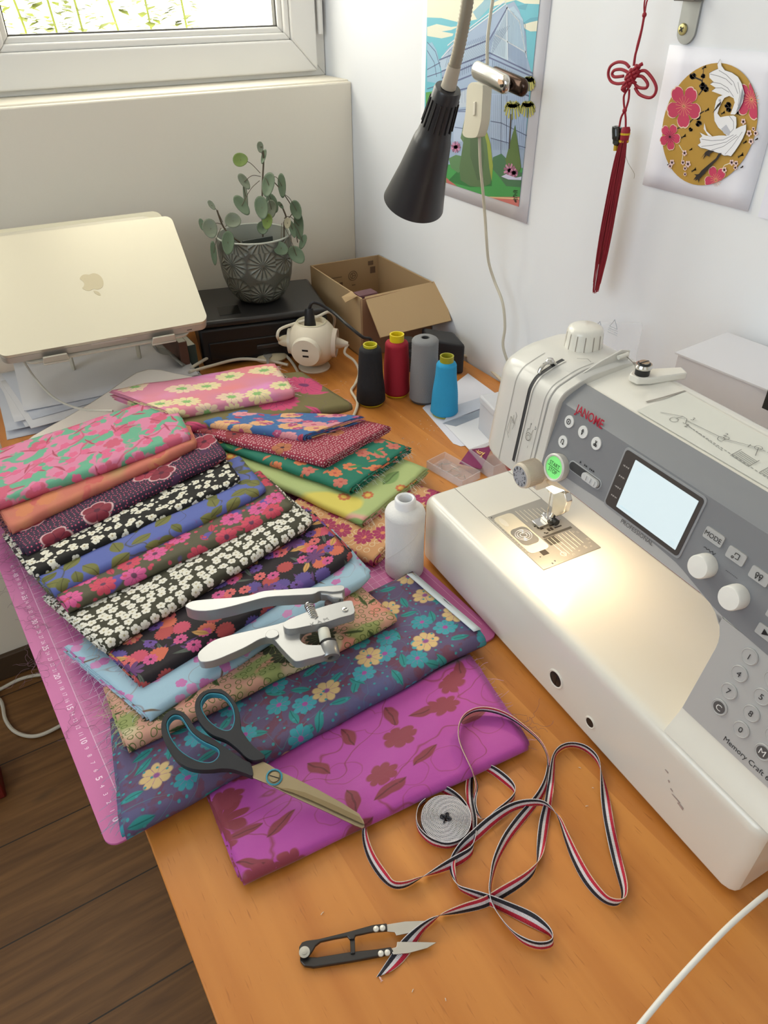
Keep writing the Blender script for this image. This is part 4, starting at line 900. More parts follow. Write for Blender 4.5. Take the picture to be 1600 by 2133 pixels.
for k in range(7):
    v = .078+k*.0052; o.box((v, .322+k*.0015, BW+.0012), (v+.0005, .356, BW+.0015)); o.box((v, .392, BW+.0012), (v+.0005, .416-.0015*k, BW+.0015))
for k, (s_, u, v) in enumerate((('10', .349, .1165), ('15', .352, .1125), ('20', .341, .1035), ('25', .334, .1185), ('3', .328, .1155), ('4', .3225, .113), ('1', .3405, .085), ('5', .330, .093), ('6', .3225, .0965), ('4/8', .3245, .1065), ('C', .3205, .0865), ('6', .336, .0785))): o.text(s_, NP(u, v, .0016), (0, -1, 0), (1, 0, 0), .0042)
for k in range(14): o.box((.0432, .345+k*.005, BW+.0012), (.0450, .3453+k*.005, BW+.0015))
o.lathe([(.0028, 0), (.0032, .0004), (.0036, 0)], n=18, M=Matrix.Translation(NP(.3265, .0775, .0012)), cap0=False, cap1=False)
o.build('plate_markings', M_mark, npl, smooth=0)
for (u, v) in ((.3195, .0565), (.3215, .0615)): MB().lathe([(0, 0), (.0013, 0), (.001, .0004), (0, .0004)], n=12, M=Matrix.Translation(NP(u, v, .0012))).build('plate_screw', M_chrome, npl)
# ================================================================ pliers, scissors, snips, ribbon, spools
def Zm(ox, oy, s, pts): return [(ox+x/s, oy+y/s) for x, y in pts]
def plane3(a, b_, c):
    n = (b_-a).cross(c-a).normalized(); return (a, n if n.z > 0 else -n)
def prj(pts, pl, dz=0.0): return [onplane(x, y, pl[0]+pl[1]*dz, pl[1]) for x, y in pts]
def smooth_closed(pts, n=4):
    P = [Vector((p[0], p[1], 0)) for p in pts]; N = len(P); out = []
    for i in range(N):
        a, b_, c, d = P[i-1], P[i], P[(i+1) % N], P[(i+2) % N]
        for k in range(n):
            t = k/n; q = 0.5*((2*b_)+(c-a)*t+(2*a-5*b_+4*c-d)*t*t+(3*b_-a-3*c+d)*t**3); out.append((q.x, q.y))
    return out
def shrink(pts, d):
    N = len(pts); out = []; A = sum(pts[i][0]*pts[(i+1) % N][1]-pts[(i+1) % N][0]*pts[i][1] for i in range(N)); sg = 1 if A > 0 else -1
    for i in range(N):
        a = Vector(pts[i-1]+(0,)); b_ = Vector(pts[(i+1) % N]+(0,)); t = (b_-a).normalized(); out.append((pts[i][0]-t.y*d*sg, pts[i][1]+t.x*d*sg))
    return out
# ---- scissors
ZS = lambda l: Zm(320, 1400, 3.3333, l)
T1 = at(757, 1722, .017); T2 = at(345, 1545, .050); T3 = at(455, 1455, .058); SP = plane3(T1, T2, T3)
sc0 = thing('scissors', 'large fabric scissors with black and teal handles lying across the teal flowered fabric', 'scissors', tuple(at(490, 1610, .04)))
M_hblk = mat((38, 39, 43), .55, bump=(700, .2, .0003)); M_teal = mat((58, 136, 156), .5); M_blade = mat((172, 156, 126), .30, metal=.75)
hA = [(160, 293), (215, 308), (258, 352), (295, 412), (350, 455), (420, 490), (490, 540), (565, 590), (640, 640), (680, 662), (694, 742), (640, 728), (560, 703), (480, 697), (400, 705), (300, 702), (220, 675), (155, 622), (108, 550), (72, 470), (66, 390), (85, 335), (120, 302)]
iA = [(165, 322), (205, 335), (240, 385), (280, 445), (345, 497), (400, 525), (455, 555), (468, 592), (448, 632), (400, 658), (330, 652), (258, 622), (188, 572), (133, 500), (103, 430), (102, 375), (130, 335)]
hB = [(430, 147), (495, 160), (550, 210), (592, 280), (607, 360), (615, 425), (655, 490), (705, 550), (772, 603), (765, 628), (700, 640), (650, 618), (590, 560), (510, 500), (430, 470), (375, 432), (325, 370), (298, 300), (300, 235), (330, 185), (375, 158)]
iB = [(430, 172), (485, 182), (528, 218), (562, 275), (573, 350), (560, 408), (530, 436), (480, 432), (420, 398), (372, 350), (338, 290), (333, 240), (358, 196), (393, 175)]
for outer, inner, dz in ((hA, iA, -.003), (hB, iB, -.001)):
    so = smooth_closed(ZS(outer)); si_ = smooth_closed(ZS(inner)); mb = WB()
    mb.prism(prj(so, SP, dz), SP[1], .0105, None, [prj(si_, SP, dz)]); h = mb.build('handle', M_hblk, sc0, bevel=.0022, seg=3, smooth=50)
    # teal lining inside the ring
    gi = shrink(si_, -.2); g2 = shrink(si_, 3.0)
    mb = WB(); mb.prism(prj(gi, SP, dz+.0005), SP[1], .0095, None, [prj(g2, SP, dz+.0005)]); mb.build('handle_lining', M_teal, h, bevel=.0008, smooth=50)
low = ZS([(690, 738), (850, 812), (1000, 885), (1200, 975), (1400, 1070), (1448, 1088), (1464, 1078), (1462, 1058), (1300, 975), (1000, 820), (800, 715), (700, 690)])
WB().prism(prj(low, SP, -.0008), SP[1], .0022).build('blade', M_blade, sc0, bevel=.0003)
top = ZS([(672, 662), (700, 652), (760, 626), (800, 646), (870, 690), (1000, 750), (1150, 825), (1300, 908), (1425, 988), (1456, 1035), (1464, 1060), (1300, 983), (1100, 893), (960, 836), (870, 806), (760, 768), (692, 740)])
bl_ = WB().prism(prj(top, SP, .0018), SP[1], .0024).build('blade', M_blade, sc0, bevel=.0003)
WB().prism(prj(ZS([(868, 805), (960, 834), (1100, 891), (1462, 1058), (1430, 1005), (1250, 920), (1050, 835), (930, 806)]), SP, .0043), SP[1], .00012).build('ground_edge', mat((150, 132, 100), .38, metal=.75), bl_, smooth=0)
c0 = prj(ZS([(838, 731)]), SP, .0042)[0]; Msc = frame(c0, SP[1], (1, 0, 0))
o = WB(); o.lathe([(.0072, 0), (.0074, .0012), (.0062, .0016), (.0058, .0008)], M_teal, n=32, M=Msc, cap1=False); o.build('screw_washer', M_teal, sc0)
o = WB(); o.lathe([(0, .0004), (.0046, .0004), (.0044, .0014), (0, .0016)], M_blade, n=28, M=Msc); o.box((-.0044, -.0004, .0015), (.0044, .0004, .0018), M_blk, Msc @ Matrix.Rotation(-.8, 4, 'Z')); o.build('pivot_screw', M_blade, sc0)

# ---- thread snips
ZN = lambda l: Zm(580, 1850, 2.5806, l)
sn = thing('thread_snips', 'small black metal thread snips on the desk front beside the ribbon end', 'snips', tuple(at(640, 1985, 0)))
M_sn = mat((70, 68, 68), .32, metal=.85); M_bl = mat((190, 186, 180), .25, metal=.9)
def flat(nm, l, z, h, m, bev=.0006, par=sn, hole=None):
    pl = (Vector((0, 0, z)), Vector((0, 0, 1))); return WB().prism(prj(ZN(l), pl), (0, 0, 1), h, None, [prj(ZN(hole), pl)] if hole else None).build(nm, m, par, bevel=bev)
flat('arm', [(112, 355), (113, 325), (128, 300), (152, 291), (215, 283), (370, 245), (510, 206), (583, 198), (586, 236), (510, 242), (416, 262), (408, 282), (383, 284), (372, 268), (300, 280), (228, 296), (200, 318), (185, 345), (165, 372), (135, 378)], .0050, .0032, M_sn)
flat('arm', [(118, 372), (150, 380), (210, 383), (380, 355), (540, 338), (605, 328), (620, 352), (560, 372), (400, 402), (190, 435), (140, 427), (118, 402)], .0006, .0040, M_sn)
flat('stop_tab', [(384, 270), (411, 270), (413, 356), (389, 358)], .0040, .0022, M_sn)
flat('blade', [(576, 200), (680, 182), (800, 178), (792, 200), (700, 245), (635, 258), (625, 240), (580, 236)], .0044, .0012, M_bl, .0002)
flat('blade', [(600, 330), (635, 320), (638, 292), (760, 292), (850, 295), (800, 325), (700, 352), (618, 360)], .0030, .0012, M_bl, .0002)
for (x, y, z) in ((525, 220, .0082), (560, 215, .0082), (551, 352, .0046), (586, 347, .0046)):
    P = at(*ZN([(x, y)])[0], z); WB().lathe([(.0024, 0), (.0021, .0008), (0, .0012)], n=16, M=Matrix.Translation(P)).build('rivet', mat((215, 212, 205), .3, metal=.6), sn)
P = at(*ZN([(140, 345)])[0], .0082); o = WB(); o.lathe([(.0042, 0), (.0042, .0006), (.0022, .0008), (.0022, .0014), (0, .0016)], n=24, M=Matrix.Translation(P)); o.build('pivot_rivet', mat((180, 178, 172), .3, metal=.9), sn)

# ---- snap pliers
ZK = lambda l: Zm(380, 1150, 2.4242, l)
kz = .060; kp = thing('snap_pliers', 'silver snap fastener pliers resting on the flowered fabrics', 'pliers', tuple(at(600, 1320, kz-.012)))
M_kam = mat((166, 166, 166), .36, metal=.55, coat=.15)
def kflat(nm, l, z, h, m=M_kam, bev=.0016, hole=None, sm_=True, par=kp):
    pl = (Vector((0, 0, z)), Vector((0, 0, 1))); l = ZK(l); l = smooth_closed(l, 3) if sm_ else l
    return WB().prism(prj(l, pl), (0, 0, 1), h, None, [prj(smooth_closed(ZK(hole), 4), pl)] if hole else None).build(nm, m, par, bevel=bev, seg=3, smooth=45)
kflat('lever', [(27, 318), (60, 297), (150, 286), (260, 279), (350, 266), (420, 245), (560, 235), (700, 224), (808, 216), (816, 240), (765, 250), (700, 246), (660, 262), (560, 268), (440, 276), (350, 298), (250, 325), (150, 345), (80, 345), (38, 332)], kz+.0015, .0145)
kflat('lever_tip', [(700, 224), (810, 214), (816, 272), (760, 268), (735, 250), (700, 248)], kz+.003, .011, sm_=False)
P = at(*ZK([(792, 243)])[0], kz+.0142); WB().lathe([(0, 0), (.0022, 0), (.0018, .0003), (0, .0003)], n=14, M=Matrix.Translation(P)).build('lever_pin', M_blk, kp)
fr_ = kflat('plier_frame', [(86, 567), (94, 535), (160, 482), (230, 458), (300, 440), (380, 422), (450, 405), (520, 385), (640, 335), (780, 295), (850, 280), (868, 340), (800, 368), (740, 392), (680, 402), (625, 416), (600, 445), (600, 478), (630, 500), (700, 502), (728, 496), (735, 545), (640, 573), (580, 586), (545, 562), (495, 508), (455, 466), (400, 472), (330, 511), (250, 548), (165, 582), (105, 588)], kz-.004, .010)
tb_ = kflat('top_bar', [(512, 402), (530, 382), (600, 350), (690, 318), (780, 292), (850, 280), (864, 300), (868, 345), (800, 366), (720, 392), (640, 408), (560, 424), (525, 420)], kz+.004, .0105)
kflat('side_plate', [(440, 402), (478, 405), (488, 425), (470, 440), (440, 445), (420, 430)], kz+.005, .003, bev=.001)
pd = at(*ZK([(640, 420)])[0], 0)-at(*ZK([(560, 440)])[0], 0)
xd = (at(*ZK([(780, 320)])[0], 0)-at(*ZK([(600, 385)])[0], 0)).normalized(); yd = Vector((-xd.y, xd.x, 0))
WB().text('K A M', at(*ZK([(692, 350)])[0], kz+.0148), xd, yd, .0062, squash=1.25).build('embossed_lettering', mat((150, 150, 150), .5, metal=.3), tb_, smooth=0, fixn=False)
a_ = at(*ZK([(638, 268)])[0], kz+.013); b_ = at(*ZK([(668, 340)])[0], kz+.012); ax = (b_-a_); Mx = frame(a_, ax, (0, 0, 1)); Lx = ax.length
pts = [Mx @ Vector((.0044*math.cos(t), .0044*math.sin(t), Lx*t/(2*PI*8))) for t in np.linspace(0, 2*PI*8, 130)]
WB().tube(pts, .00075, n=6).build('spring', M_chrome, kp)
WB().tube([a_, b_], .0022, n=10).build('spring_pin', M_chrome, kp)
P = at(*ZK([(822, 291)])[0], kz+.0146); o = WB(); o.lathe([(.0032, 0), (.003, .0012), (0, .0016)], n=20, M=Matrix.Translation(P)); o.build('screw', M_chrome, kp); WB().box((-.0022, -.0004, .0014), (.0022, .0004, .0018), None, Matrix.Translation(P)).build('screw_slot', M_blk, kp)
A = at(*ZK([(712, 392)])[0], kz+.006); B = at(*ZK([(722, 442)])[0], kz+.003); dr = (B-A).normalized()
WB().lathe([(.0058, 0), (.0062, .004), (.0062, .013), (.0045, .0155), (0, .016)], n=28, M=frame(A, dr, (0, 0, 1))).build('plastic_die', mat((226, 224, 210), .3), kp)
B2 = at(*ZK([(738, 462)])[0], kz+.003)
WB().lathe([(.0085, 0), (.0085, .0035)], n=28, M=frame(B2-dr*.002, dr, (0, 0, 1))).build('rubber_ring', M_blk, kp)
WB().lathe([(.0088, 0), (.0092, .001), (.0092, .0145), (.0085, .0155), (.0038, .0155), (.0036, .010), (0, .010)], n=36, M=frame(B2+dr*.001, dr, (0, 0, 1))).build('metal_die', mat((150, 150, 150), .35, metal=.7), kp)
WB().lathe([(.0045, 0), (.004, .004)], n=18, M=frame(at(*ZK([(738, 268)])[0], kz+.002), (0, 0, 1))).build('hinge_pin', mat((96, 74, 74), .6), kp)

# ---- striped ribbon
RB = [(165,1640,235,1615),(230,1540,300,1570),(300,1440,365,1490),(380,1370,415,1400),(450,1325,470,1345),(505,1308,510,1303),(570,1303,560,1275),(660,1290,650,1238),(760,1265,740,1210),(860,1210,830,1155),(950,1150,930,1100),(1010,1090,995,1055),(1028,1020,1050,1000),(1027,930,1075,930),(1040,800,1095,800),(1070,690,1110,690),(1085,600,1122,600),(1100,500,1125,510),(1115,440,1128,455),(1150,395,1160,418),(1210,375,1210,402),(1290,390,1270,415),(1350,440,1335,465),(1370,500,1372,530),(1370,600,1400,605),(1374,700,1425,700),(1397,850,1450,850),(1430,1000,1485,1000),(1465,1120,1512,1110),(1483,1190,1516,1180),(1470,1252,1495,1218),(1410,1252,1425,1212),(1340,1205,1375,1165),(1270,1120,1315,1085),(1210,1000,1250,970),(1170,880,1195,860),(1145,790,1155,778),(1105,722,1110,742),(1050,685,1050,717),(950,685,960,727),(860,715,880,760),(760,780,790,830),(680,850,718,898),(610,920,642,952),(558,1010,590,1005),(565,1085,592,1080),(600,1140,605,1158),(650,1160,640,1190),(760,1190,740,1240),(880,1235,860,1300),(1000,1285,970,1358),(1072,1340,1060,1402),(1112,1395,1105,1425),(1105,1440,1115,1475),(1030,1450,1042,1492),(950,1422,962,1465),(890,1382,902,1410),(838,1325,846,1340),(790,1250,800,1258),(770,1170,782,1175),(778,1090,792,1105),(792,1000,822,1012),(842,880,887,900),(912,780,960,808),(970,715,1018,735),(1022,655,1062,672),(1065,580,1093,590),(1084,500,1098,500),(1078,440,1088,438),(1040,372,1048,362),(962,304,970,292),(880,250,888,230),(790,218,798,193),(700,212,708,188),(632,250,636,226),(608,310,606,292),(618,380,610,372),(652,460,645,456),(690,540,680,532),(713,610,698,604),(706,660,690,662),(702,720,684,728),(740,798,722,790),(805,740,800,768),(890,672,896,700),(915,618,908,650),(875,560,852,602),(790,500,768,538),(725,497,712,522),(690,545,662,545),(684,610,645,608),(688,690,648,690),(706,780,668,786),(702,860,672,876),(682,930,688,968),(620,968,640,1022),(545,1010,562,1062),(455,1072,452,1092),(398,1112,398,1100),(330,1155,330,1122),(260,1165,262,1124),(188,1115,228,1082),(120,1010,163,990),(90,900,122,892),(96,800,112,806),(132,738,124,726),(192,682,176,668),(272,634,252,610),(350,604,342,600),(430,590,420,618),(520,602,500,640),(600,648,576,682),(650,705,634,736),(675,768,664,802),(668,835,662,868),(632,885,638,920),(560,910,562,944),(480,900,472,936),(410,850,402,878),(380,790,378,812),(392,715,388,735),(430,678,428,700)]
RW = .0102
def strand(PX, name, lifts):
    L = []; C0 = []
    pb_ = [Vector((720+a/2.5806, 1400+b__/2.5806, 0)) for a, b__, _, _ in PX]; pr_ = [Vector((720+c/2.5806, 1400+d/2.5806, 0)) for _, _, c, d in PX]
    sb = spline(pb_, 5); srr = spline(pr_, 5); A = []; B = []
    for i, (p, q) in enumerate(zip(sb, srr)):
        z0 = lifts(i/5.0); lowb_ = p.y > q.y; wgt = max(-1, min(1, (p.y-q.y)/6.0))
        lo_, hi_ = (p, q) if lowb_ else (q, p); P = at(lo_.x, lo_.y, z0); d = ray(hi_.x, hi_.y).normalized(); oc = CAM-P; b2 = oc.dot(d); c2 = oc.length_squared-RW*RW; dis = b2*b2-c2
        if dis > 0:
            t1, t2 = -b2-math.sqrt(dis), -b2+math.sqrt(dis); Q = CAM+d*t1
            Q2 = CAM+d*t2
            if Q.z < z0: Q = Q2
            if Q.z < z0: Q.z = z0
        else:
            Q = CAM+d*(-b2)
        A.append(P if lowb_ else Q); B.append(Q if lowb_ else P)
    for _ in range(3):
        for S in (A, B):
            c_ = [v.copy() for v in S]
            for i in range(1, len(S)-1): S[i] = c_[i]*.5+(c_[i-1]+c_[i+1])*.25
    return A, B
def lift(i):
    if 68 <= i <= 78: return .0005+.0165*math.sin(PI*(i-66)/14)**.5
    if 37.5 <= i <= 43: return .0042
    if 58 <= i <= 60: return .0016
    if 13 < i < 16: return .002
    return .0007
M_rib = bpy.data.materials.new('striped_grosgrain'); M_rib.use_nodes = True; g = Gr(M_rib.node_tree); b = g.n['Principled BSDF']; uvn = g.n.new('ShaderNodeUVMap'); uvn.uv_map = 'UVMap'; x, y, z = g.sep(uvn.outputs[0])
WHT = lin((228, 222, 226)); c = g.mix(g.m('GREATER_THAN', y, .05), WHT, lin((34, 32, 42))); c = g.mix(g.m('GREATER_THAN', y, .36), c, WHT); c = g.mix(g.m('GREATER_THAN', y, .64), c, lin((196, 34, 62))); c = g.mix(g.m('GREATER_THAN', y, .94), c, lin((236, 214, 190)))
rb = g.m('SINE', g.m('MULTIPLY', x, 2*PI/.0011)); g.l.new(c, b.inputs['Base Color']); b.inputs['Roughness'].default_value = .7
bp = g.n.new('ShaderNodeBump'); bp.inputs['Strength'].default_value = .8; bp.inputs['Distance'].default_value = .0003; g.l.new(rb, bp.inputs['Height']); g.l.new(bp.outputs['Normal'], b.inputs['Normal'])
rbn = thing('striped_ribbon', 'loosely tangled navy, white and red striped ribbon with a rolled coil on the desk', 'ribbon', tuple(at(925, 1712, 0)))
A, B = strand(RB, 'r', lift); mb = WB(); rows = []; uvs = []; s_ = 0
for i in range(len(A)):
    if i: s_ += ((A[i]+B[i])/2-(A[i-1]+B[i-1])/2).length
    rows.append([A[i].lerp(B[i], k/4) for k in range(5)]); uvs.append([(s_, k/4) for k in range(5)])
mb.grid(rows, None, uvs); mb.build('ribbon_strand', M_rib, rbn, smooth=60, solid=.0005, fixn=False)
# the coil: one spiral strip on edge
cc = at(720+537/2.5806, 1400+800/2.5806, .0055); cc.z = 0; rows = []; uvs = []; s_ = 0; R0, R1, TN = .0030, .0226, 17
prev = None
for i in range(TN*40+1):
    t = i/(TN*40); a = t*TN*2*PI; r = R0+(R1-R0)*t; wob = 1+.05*math.sin(3*a+1)*(1-t)+.02*math.sin(2*a)
    P = cc+Vector((math.cos(a)*r*wob, math.sin(a)*r*wob, .0006+.0006*math.sin(i*1.3)*(.4))); s_ = s_+(P-prev).length if prev else 0; prev = P
    rows.append([P+Vector((0, 0, RW*k/3)) for k in range(4)]); uvs.append([(s_, 1-k/3) for k in range(4)])
mb = WB(); mb.grid(rows, None, uvs); cl = mb.build('ribbon_coil', M_rib, rbn, smooth=60, solid=.00062, fixn=False)
hb = WB()
pts = [cc+Vector((x*.0004, y*.0004, RW*1.12)) for x, y in ((-12, -9), (-6, -2), (-10, 6), (-4, 9), (0, 2), (5, 7), (10, 5), (4, -2), (8, -8), (2, -10), (-2, -5))]
hb.tube(spline(pts, 4), .0008, n=5); hb.build('coil_core', mat((40, 38, 46), .8), rbn, smooth=0)
cf = WB(); rf_ = random.Random(2)
P0 = at(790, 2034, .001)
for k in range(8):
    d = Vector((-.0006*rf_.uniform(-1, 1), -.004, 0)); cf.tube([P0, P0+d*.5+Vector((rf_.gauss(0, .0006), 0, .0006)), P0+d+Vector((rf_.gauss(0, .001), 0, 0))], .00012, n=3)
tag(cf.build('frayed_end', mat((226, 190, 190), .9), rbn, smooth=0), kind='stuff')

# ---- spools and cones
def wound(r, n=240):  # helical wound surface ripple
    return r
def cone(label, x, y, col, h, r0, r1, core, cocol, sp=True, rough=.8):
    t = thing('thread_cone', label, 'thread cone', (x, y, 0), group='thread cones standing by the cardboard box'); m = mat(col, rough, bump=(520, .8, .0006)); prof = [(r0*.9, .004), (r0, .007)]
    N = 44
    for k in range(N+1):
        f = k/N; prof.append((r0+(r1-r0)*f+.00028*(k % 2)+.0004*math.sin(f*9+x*50), .009+(h-.009-.006)*f))
    prof += [(r1*.93, h-.0035), (r1*.75, h-.0012), (core, h-.001)]
    MB().lathe(prof, n=56, cap1=False).build('wound_thread', m, t, smooth=50)
    mb = MB(); mb.lathe([(r0*.75, 0), (r0*.86, .001), (r0*.86, .006)], n=40, cap1=False)
    mb.lathe([(core, h-.004), (core, h+cocol[1]), (core*1.02, h+cocol[1]+.001), (core*.82, h+cocol[1]+.001), (core*.78, h-.03), (0, h-.03)], n=36, cap0=False); mb.build('core', mat(cocol[0], .45), t)
    return t
cone('black thread cone, leftmost of the four cones', -.2499, -.4812, (26, 26, 30), .107, .0255, .0185, .0118, ((196, 186, 40), .002))
cone('red thread cone with tall yellow core behind the black cone', -.1937, -.4773, (156, 22, 44), .103, .0235, .0205, .0125, ((226, 204, 30), .010))
cone('grey thread cone with fuzzy closed top between the red and blue cones', -.1659, -.5232, (132, 132, 134), .119, .0255, .0225, .0075, ((70, 70, 70), -.002))
cone('sky blue thread cone with olive core, nearest of the four cones', -.1645, -.5846, (42, 154, 204), .099, .0240, .0165, .0115, ((160, 156, 40), .008))
t = thing('thread_spool', 'white thread spool standing on the mat between fabrics and sewing machine', 'thread spool', (-.4481, -.894, .003)); m = mat((226, 224, 222), .6, bump=(500, .7, .0006))
prof = [(.0225, .0), (.0242, .002)]
for k in range(61): prof.append((.0244-.0006*math.sin(PI*k/60)+.0002*(k % 2), .003+.088*k/60))
prof += [(.0238, .0930), (.0226, .0955), (.0180, .0985), (.0128, .1002)]
MB().lathe(prof, n=56, cap1=False).build('wound_thread', m, t, smooth=50)
MB().lathe([(.0128, .098), (.0128, .1095), (.0118, .1115), (.0102, .1122), (.0086, .1112), (.0082, .07), (0, .07)], n=40, cap0=False).build('core', mat((236, 236, 238), .3), t)
o = MB(); pts = [(.0247*math.cos(a), .0247*math.sin(a), .015+.06*(a-2.6)/2.2) for a in np.linspace(2.6, 4.8, 16)]; o.tube(pts, .0002, n=4); o.build('thread_tail', m, t)

# ---- white cable at the lower right
pts = [at(1290, 2190, .03), at(1335, 2133, .035), at(1400, 2055, .04), at(1480, 1968, .045), at(1545, 1905, .045), at(1620, 1845, .04), at(1720, 1780, .02), at(1800, 1740, .005)]
o = WB().tube(spline(pts, 8), .0021, n=12).build('white_cable', mat((232, 230, 224), .4)); tag(o, 'white cable crossing the bottom right corner of the desk', 'cable')
# crumbs of lint on the desk
lt2 = WB(); rr = random.Random(9)
for (cx, cy, n, s_) in ((895, 890, 10, 14), (850, 920, 10, 22), (720, 800, 4, 10), (1000, 880, 5, 8), (620, 1980, 2, 120), (900, 2080, 3, 80), (1230, 1700, 3, 60)):
    for k in range(n):
        p = at(cx+rr.gauss(0, s_), cy+rr.gauss(0, s_), .0004); a = rr.random()*6; d = Vector((math.cos(a), math.sin(a), 0))*rr.uniform(.0006, .0016); lt2.tube([p-d, p+Vector((0, 0, .0006)), p+d], .0003, n=4)
tag(lt2.build('lint_crumbs', mat((226, 214, 196), .9), smooth=0), 'tiny crumbs of lint and thread scattered on the desk', 'lint', kind='stuff')
# ================================================================ back of the desk
# ---- black printer-like box
Mp = Matrix.Translation((0, 0, 0)); FL_ = at(410, 672, .095); FR_ = at(682, 640, .095); FL_.z = FR_.z = 0; ed = (FR_-FL_).normalized(); bd = Vector((-ed.y, ed.x, 0)); WDT = (FR_-FL_).length; PD = .205
pt = thing('printer', 'flat black printer against the window wall carrying the potted plant', 'printer', (FL_.x, FL_.y, 0), math.atan2(ed.y, ed.x)); M_pb = mat((26, 26, 28), .4); M_pb2 = mat((44, 42, 42), .32)
MB().box((0, 0, .004), (WDT, PD-.03, .080)).build('printer_body', M_pb, pt, bevel=.006, seg=3)
MB().box((-.001, -.004, .0815), (WDT+.001, PD-.028, .0950)).build('printer_lid', M_pb2, pt, bevel=.005, seg=3)
MB().box((.015, -.0025, .016), (WDT-.015, .002, .052)).build('paper_tray', mat((16, 16, 18), .35), pt, bevel=.002)
MB().box((WDT*.42, -.006, .030), (WDT*.60, -.001, .038)).build('tray_grip', M_pb2, pt, bevel=.002)
o = MB(); o.box((.045, .020, .0951), (.085, .065, .0958)); o.build('lid_label', mat((12, 12, 12), .2), pt, bevel=.0003)
# ---- plant in a pot
PX, PY, PZ = -.3012, -.1400, .0962
pp = thing('potted_plant', 'grey ceramic pot embossed with daisies holding a round-leaved plant on the printer', 'potted plant', (PX, PY, PZ))
M_pot = bpy.data.materials.new('glazed_daisy_pot'); M_pot.use_nodes = True; g = Gr(M_pot.node_tree); b = g.n['Principled BSDF']; uvn = g.n.new('ShaderNodeUVMap'); uvn.uv_map = 'UVMap'
x, y, r, cr, cg, cb = cells(g, uvn.outputs[0], .052, 2, .35); a = g.m('ARCTAN2', y, x); pet = g.m('ABSOLUTE', g.m('COSINE', g.m('MULTIPLY', a, 8.0))); pet = g.m('POWER', pet, .6)
rim_ = g.m('MULTIPLY', g.m('SUBTRACT', .56, r), 9.0, clamp=True); hgt = g.m('MULTIPLY', g.m('MULTIPLY', pet, rim_), g.m('MULTIPLY', g.m('SUBTRACT', r, .05), 8.0, clamp=True))
c = g.mix(hgt, lin((88, 90, 82)), lin((130, 132, 120))); g.l.new(c, b.inputs['Base Color']); b.inputs['Roughness'].default_value = .3
bp = g.n.new('ShaderNodeBump'); bp.inputs['Strength'].default_value = .9; bp.inputs['Distance'].default_value = .003; g.l.new(hgt, bp.inputs['Height']); g.l.new(bp.outputs['Normal'], b.inputs['Normal'])
prof = [(.034, 0), (.040, .0015), (.050, .010), (.060, .026), (.066, .046), (.069, .068), (.0705, .090), (.0712, .112), (.0715, .122)]
rows = []; uvs = []; NN = 64
for k in range(NN+1): 
    a = 2*PI*k/NN; rows.append([(q[0]*math.cos(a), q[0]*math.sin(a), q[1]) for q in prof]); uvs.append([(a/(2*PI)*.416, q[1]) for q in prof])
mb = MB(); mb.grid(rows, None, uvs); mb.add([(.034*math.cos(2*PI*k/NN), .034*math.sin(2*PI*k/NN), 0) for k in range(NN)], [tuple(range(NN))[::-1]]); pot = mb.build('pot', M_pot, pp, smooth=60, fixn=False)
MB().lathe([(.0715, .1215), (.0712, .1235), (.0695, .1245), (.0675, .123), (.066, .10), (.064, .06), (0, .06)], n=64, cap0=False).build('pot_rim', mat((176, 178, 166), .3), pot)
MB().lathe([(.0655, .088), (.05, .092), (0, .094)], n=48, cap0=False).build('soil', mat((52, 44, 36), .95, bump=(80, .6, .004)), pp)
sq = MB(); sq.box((-.03, -.02, .09), (.03, -.015, .118)); sq.build('inner_label', mat((70, 74, 70), .6), pp)
M_st = mat((92, 80, 62), .7); M_lf = mat((88, 106, 80), .5); M_lf2 = mat((120, 142, 70), .5); M_lf3 = mat((104, 112, 92), .5)
yP = PY-.01
def pl(px, py, dy=0): return ony(px, py, yP+dy)
ZP = lambda x, y: (380+x/4.1026, 280+y/4.1026)
stems = [[(548, 500), (546, 440), (547, 380), (549, 330), (545, 305)], [(592, 500), (592, 465), (596, 452), (585, 425)], [(500, 505), (480, 490), (464, 470), (452, 438)], [(590, 465), (610, 440), (592, 405), (572, 380)], [(592, 470), (612, 468), (620, 505)]]
sb_ = WB()
for i, s_ in enumerate(stems): sb_.tube(spline([pl(*ZP((q[0]-380)*4.1026, (q[1]-280)*4.1026), -.03 if i in (1, 4) else 0) for q in s_], 6), .0016 if i in (0, 1, 2) else .0009, n=7)
sb_.build('stem', M_st, pp)
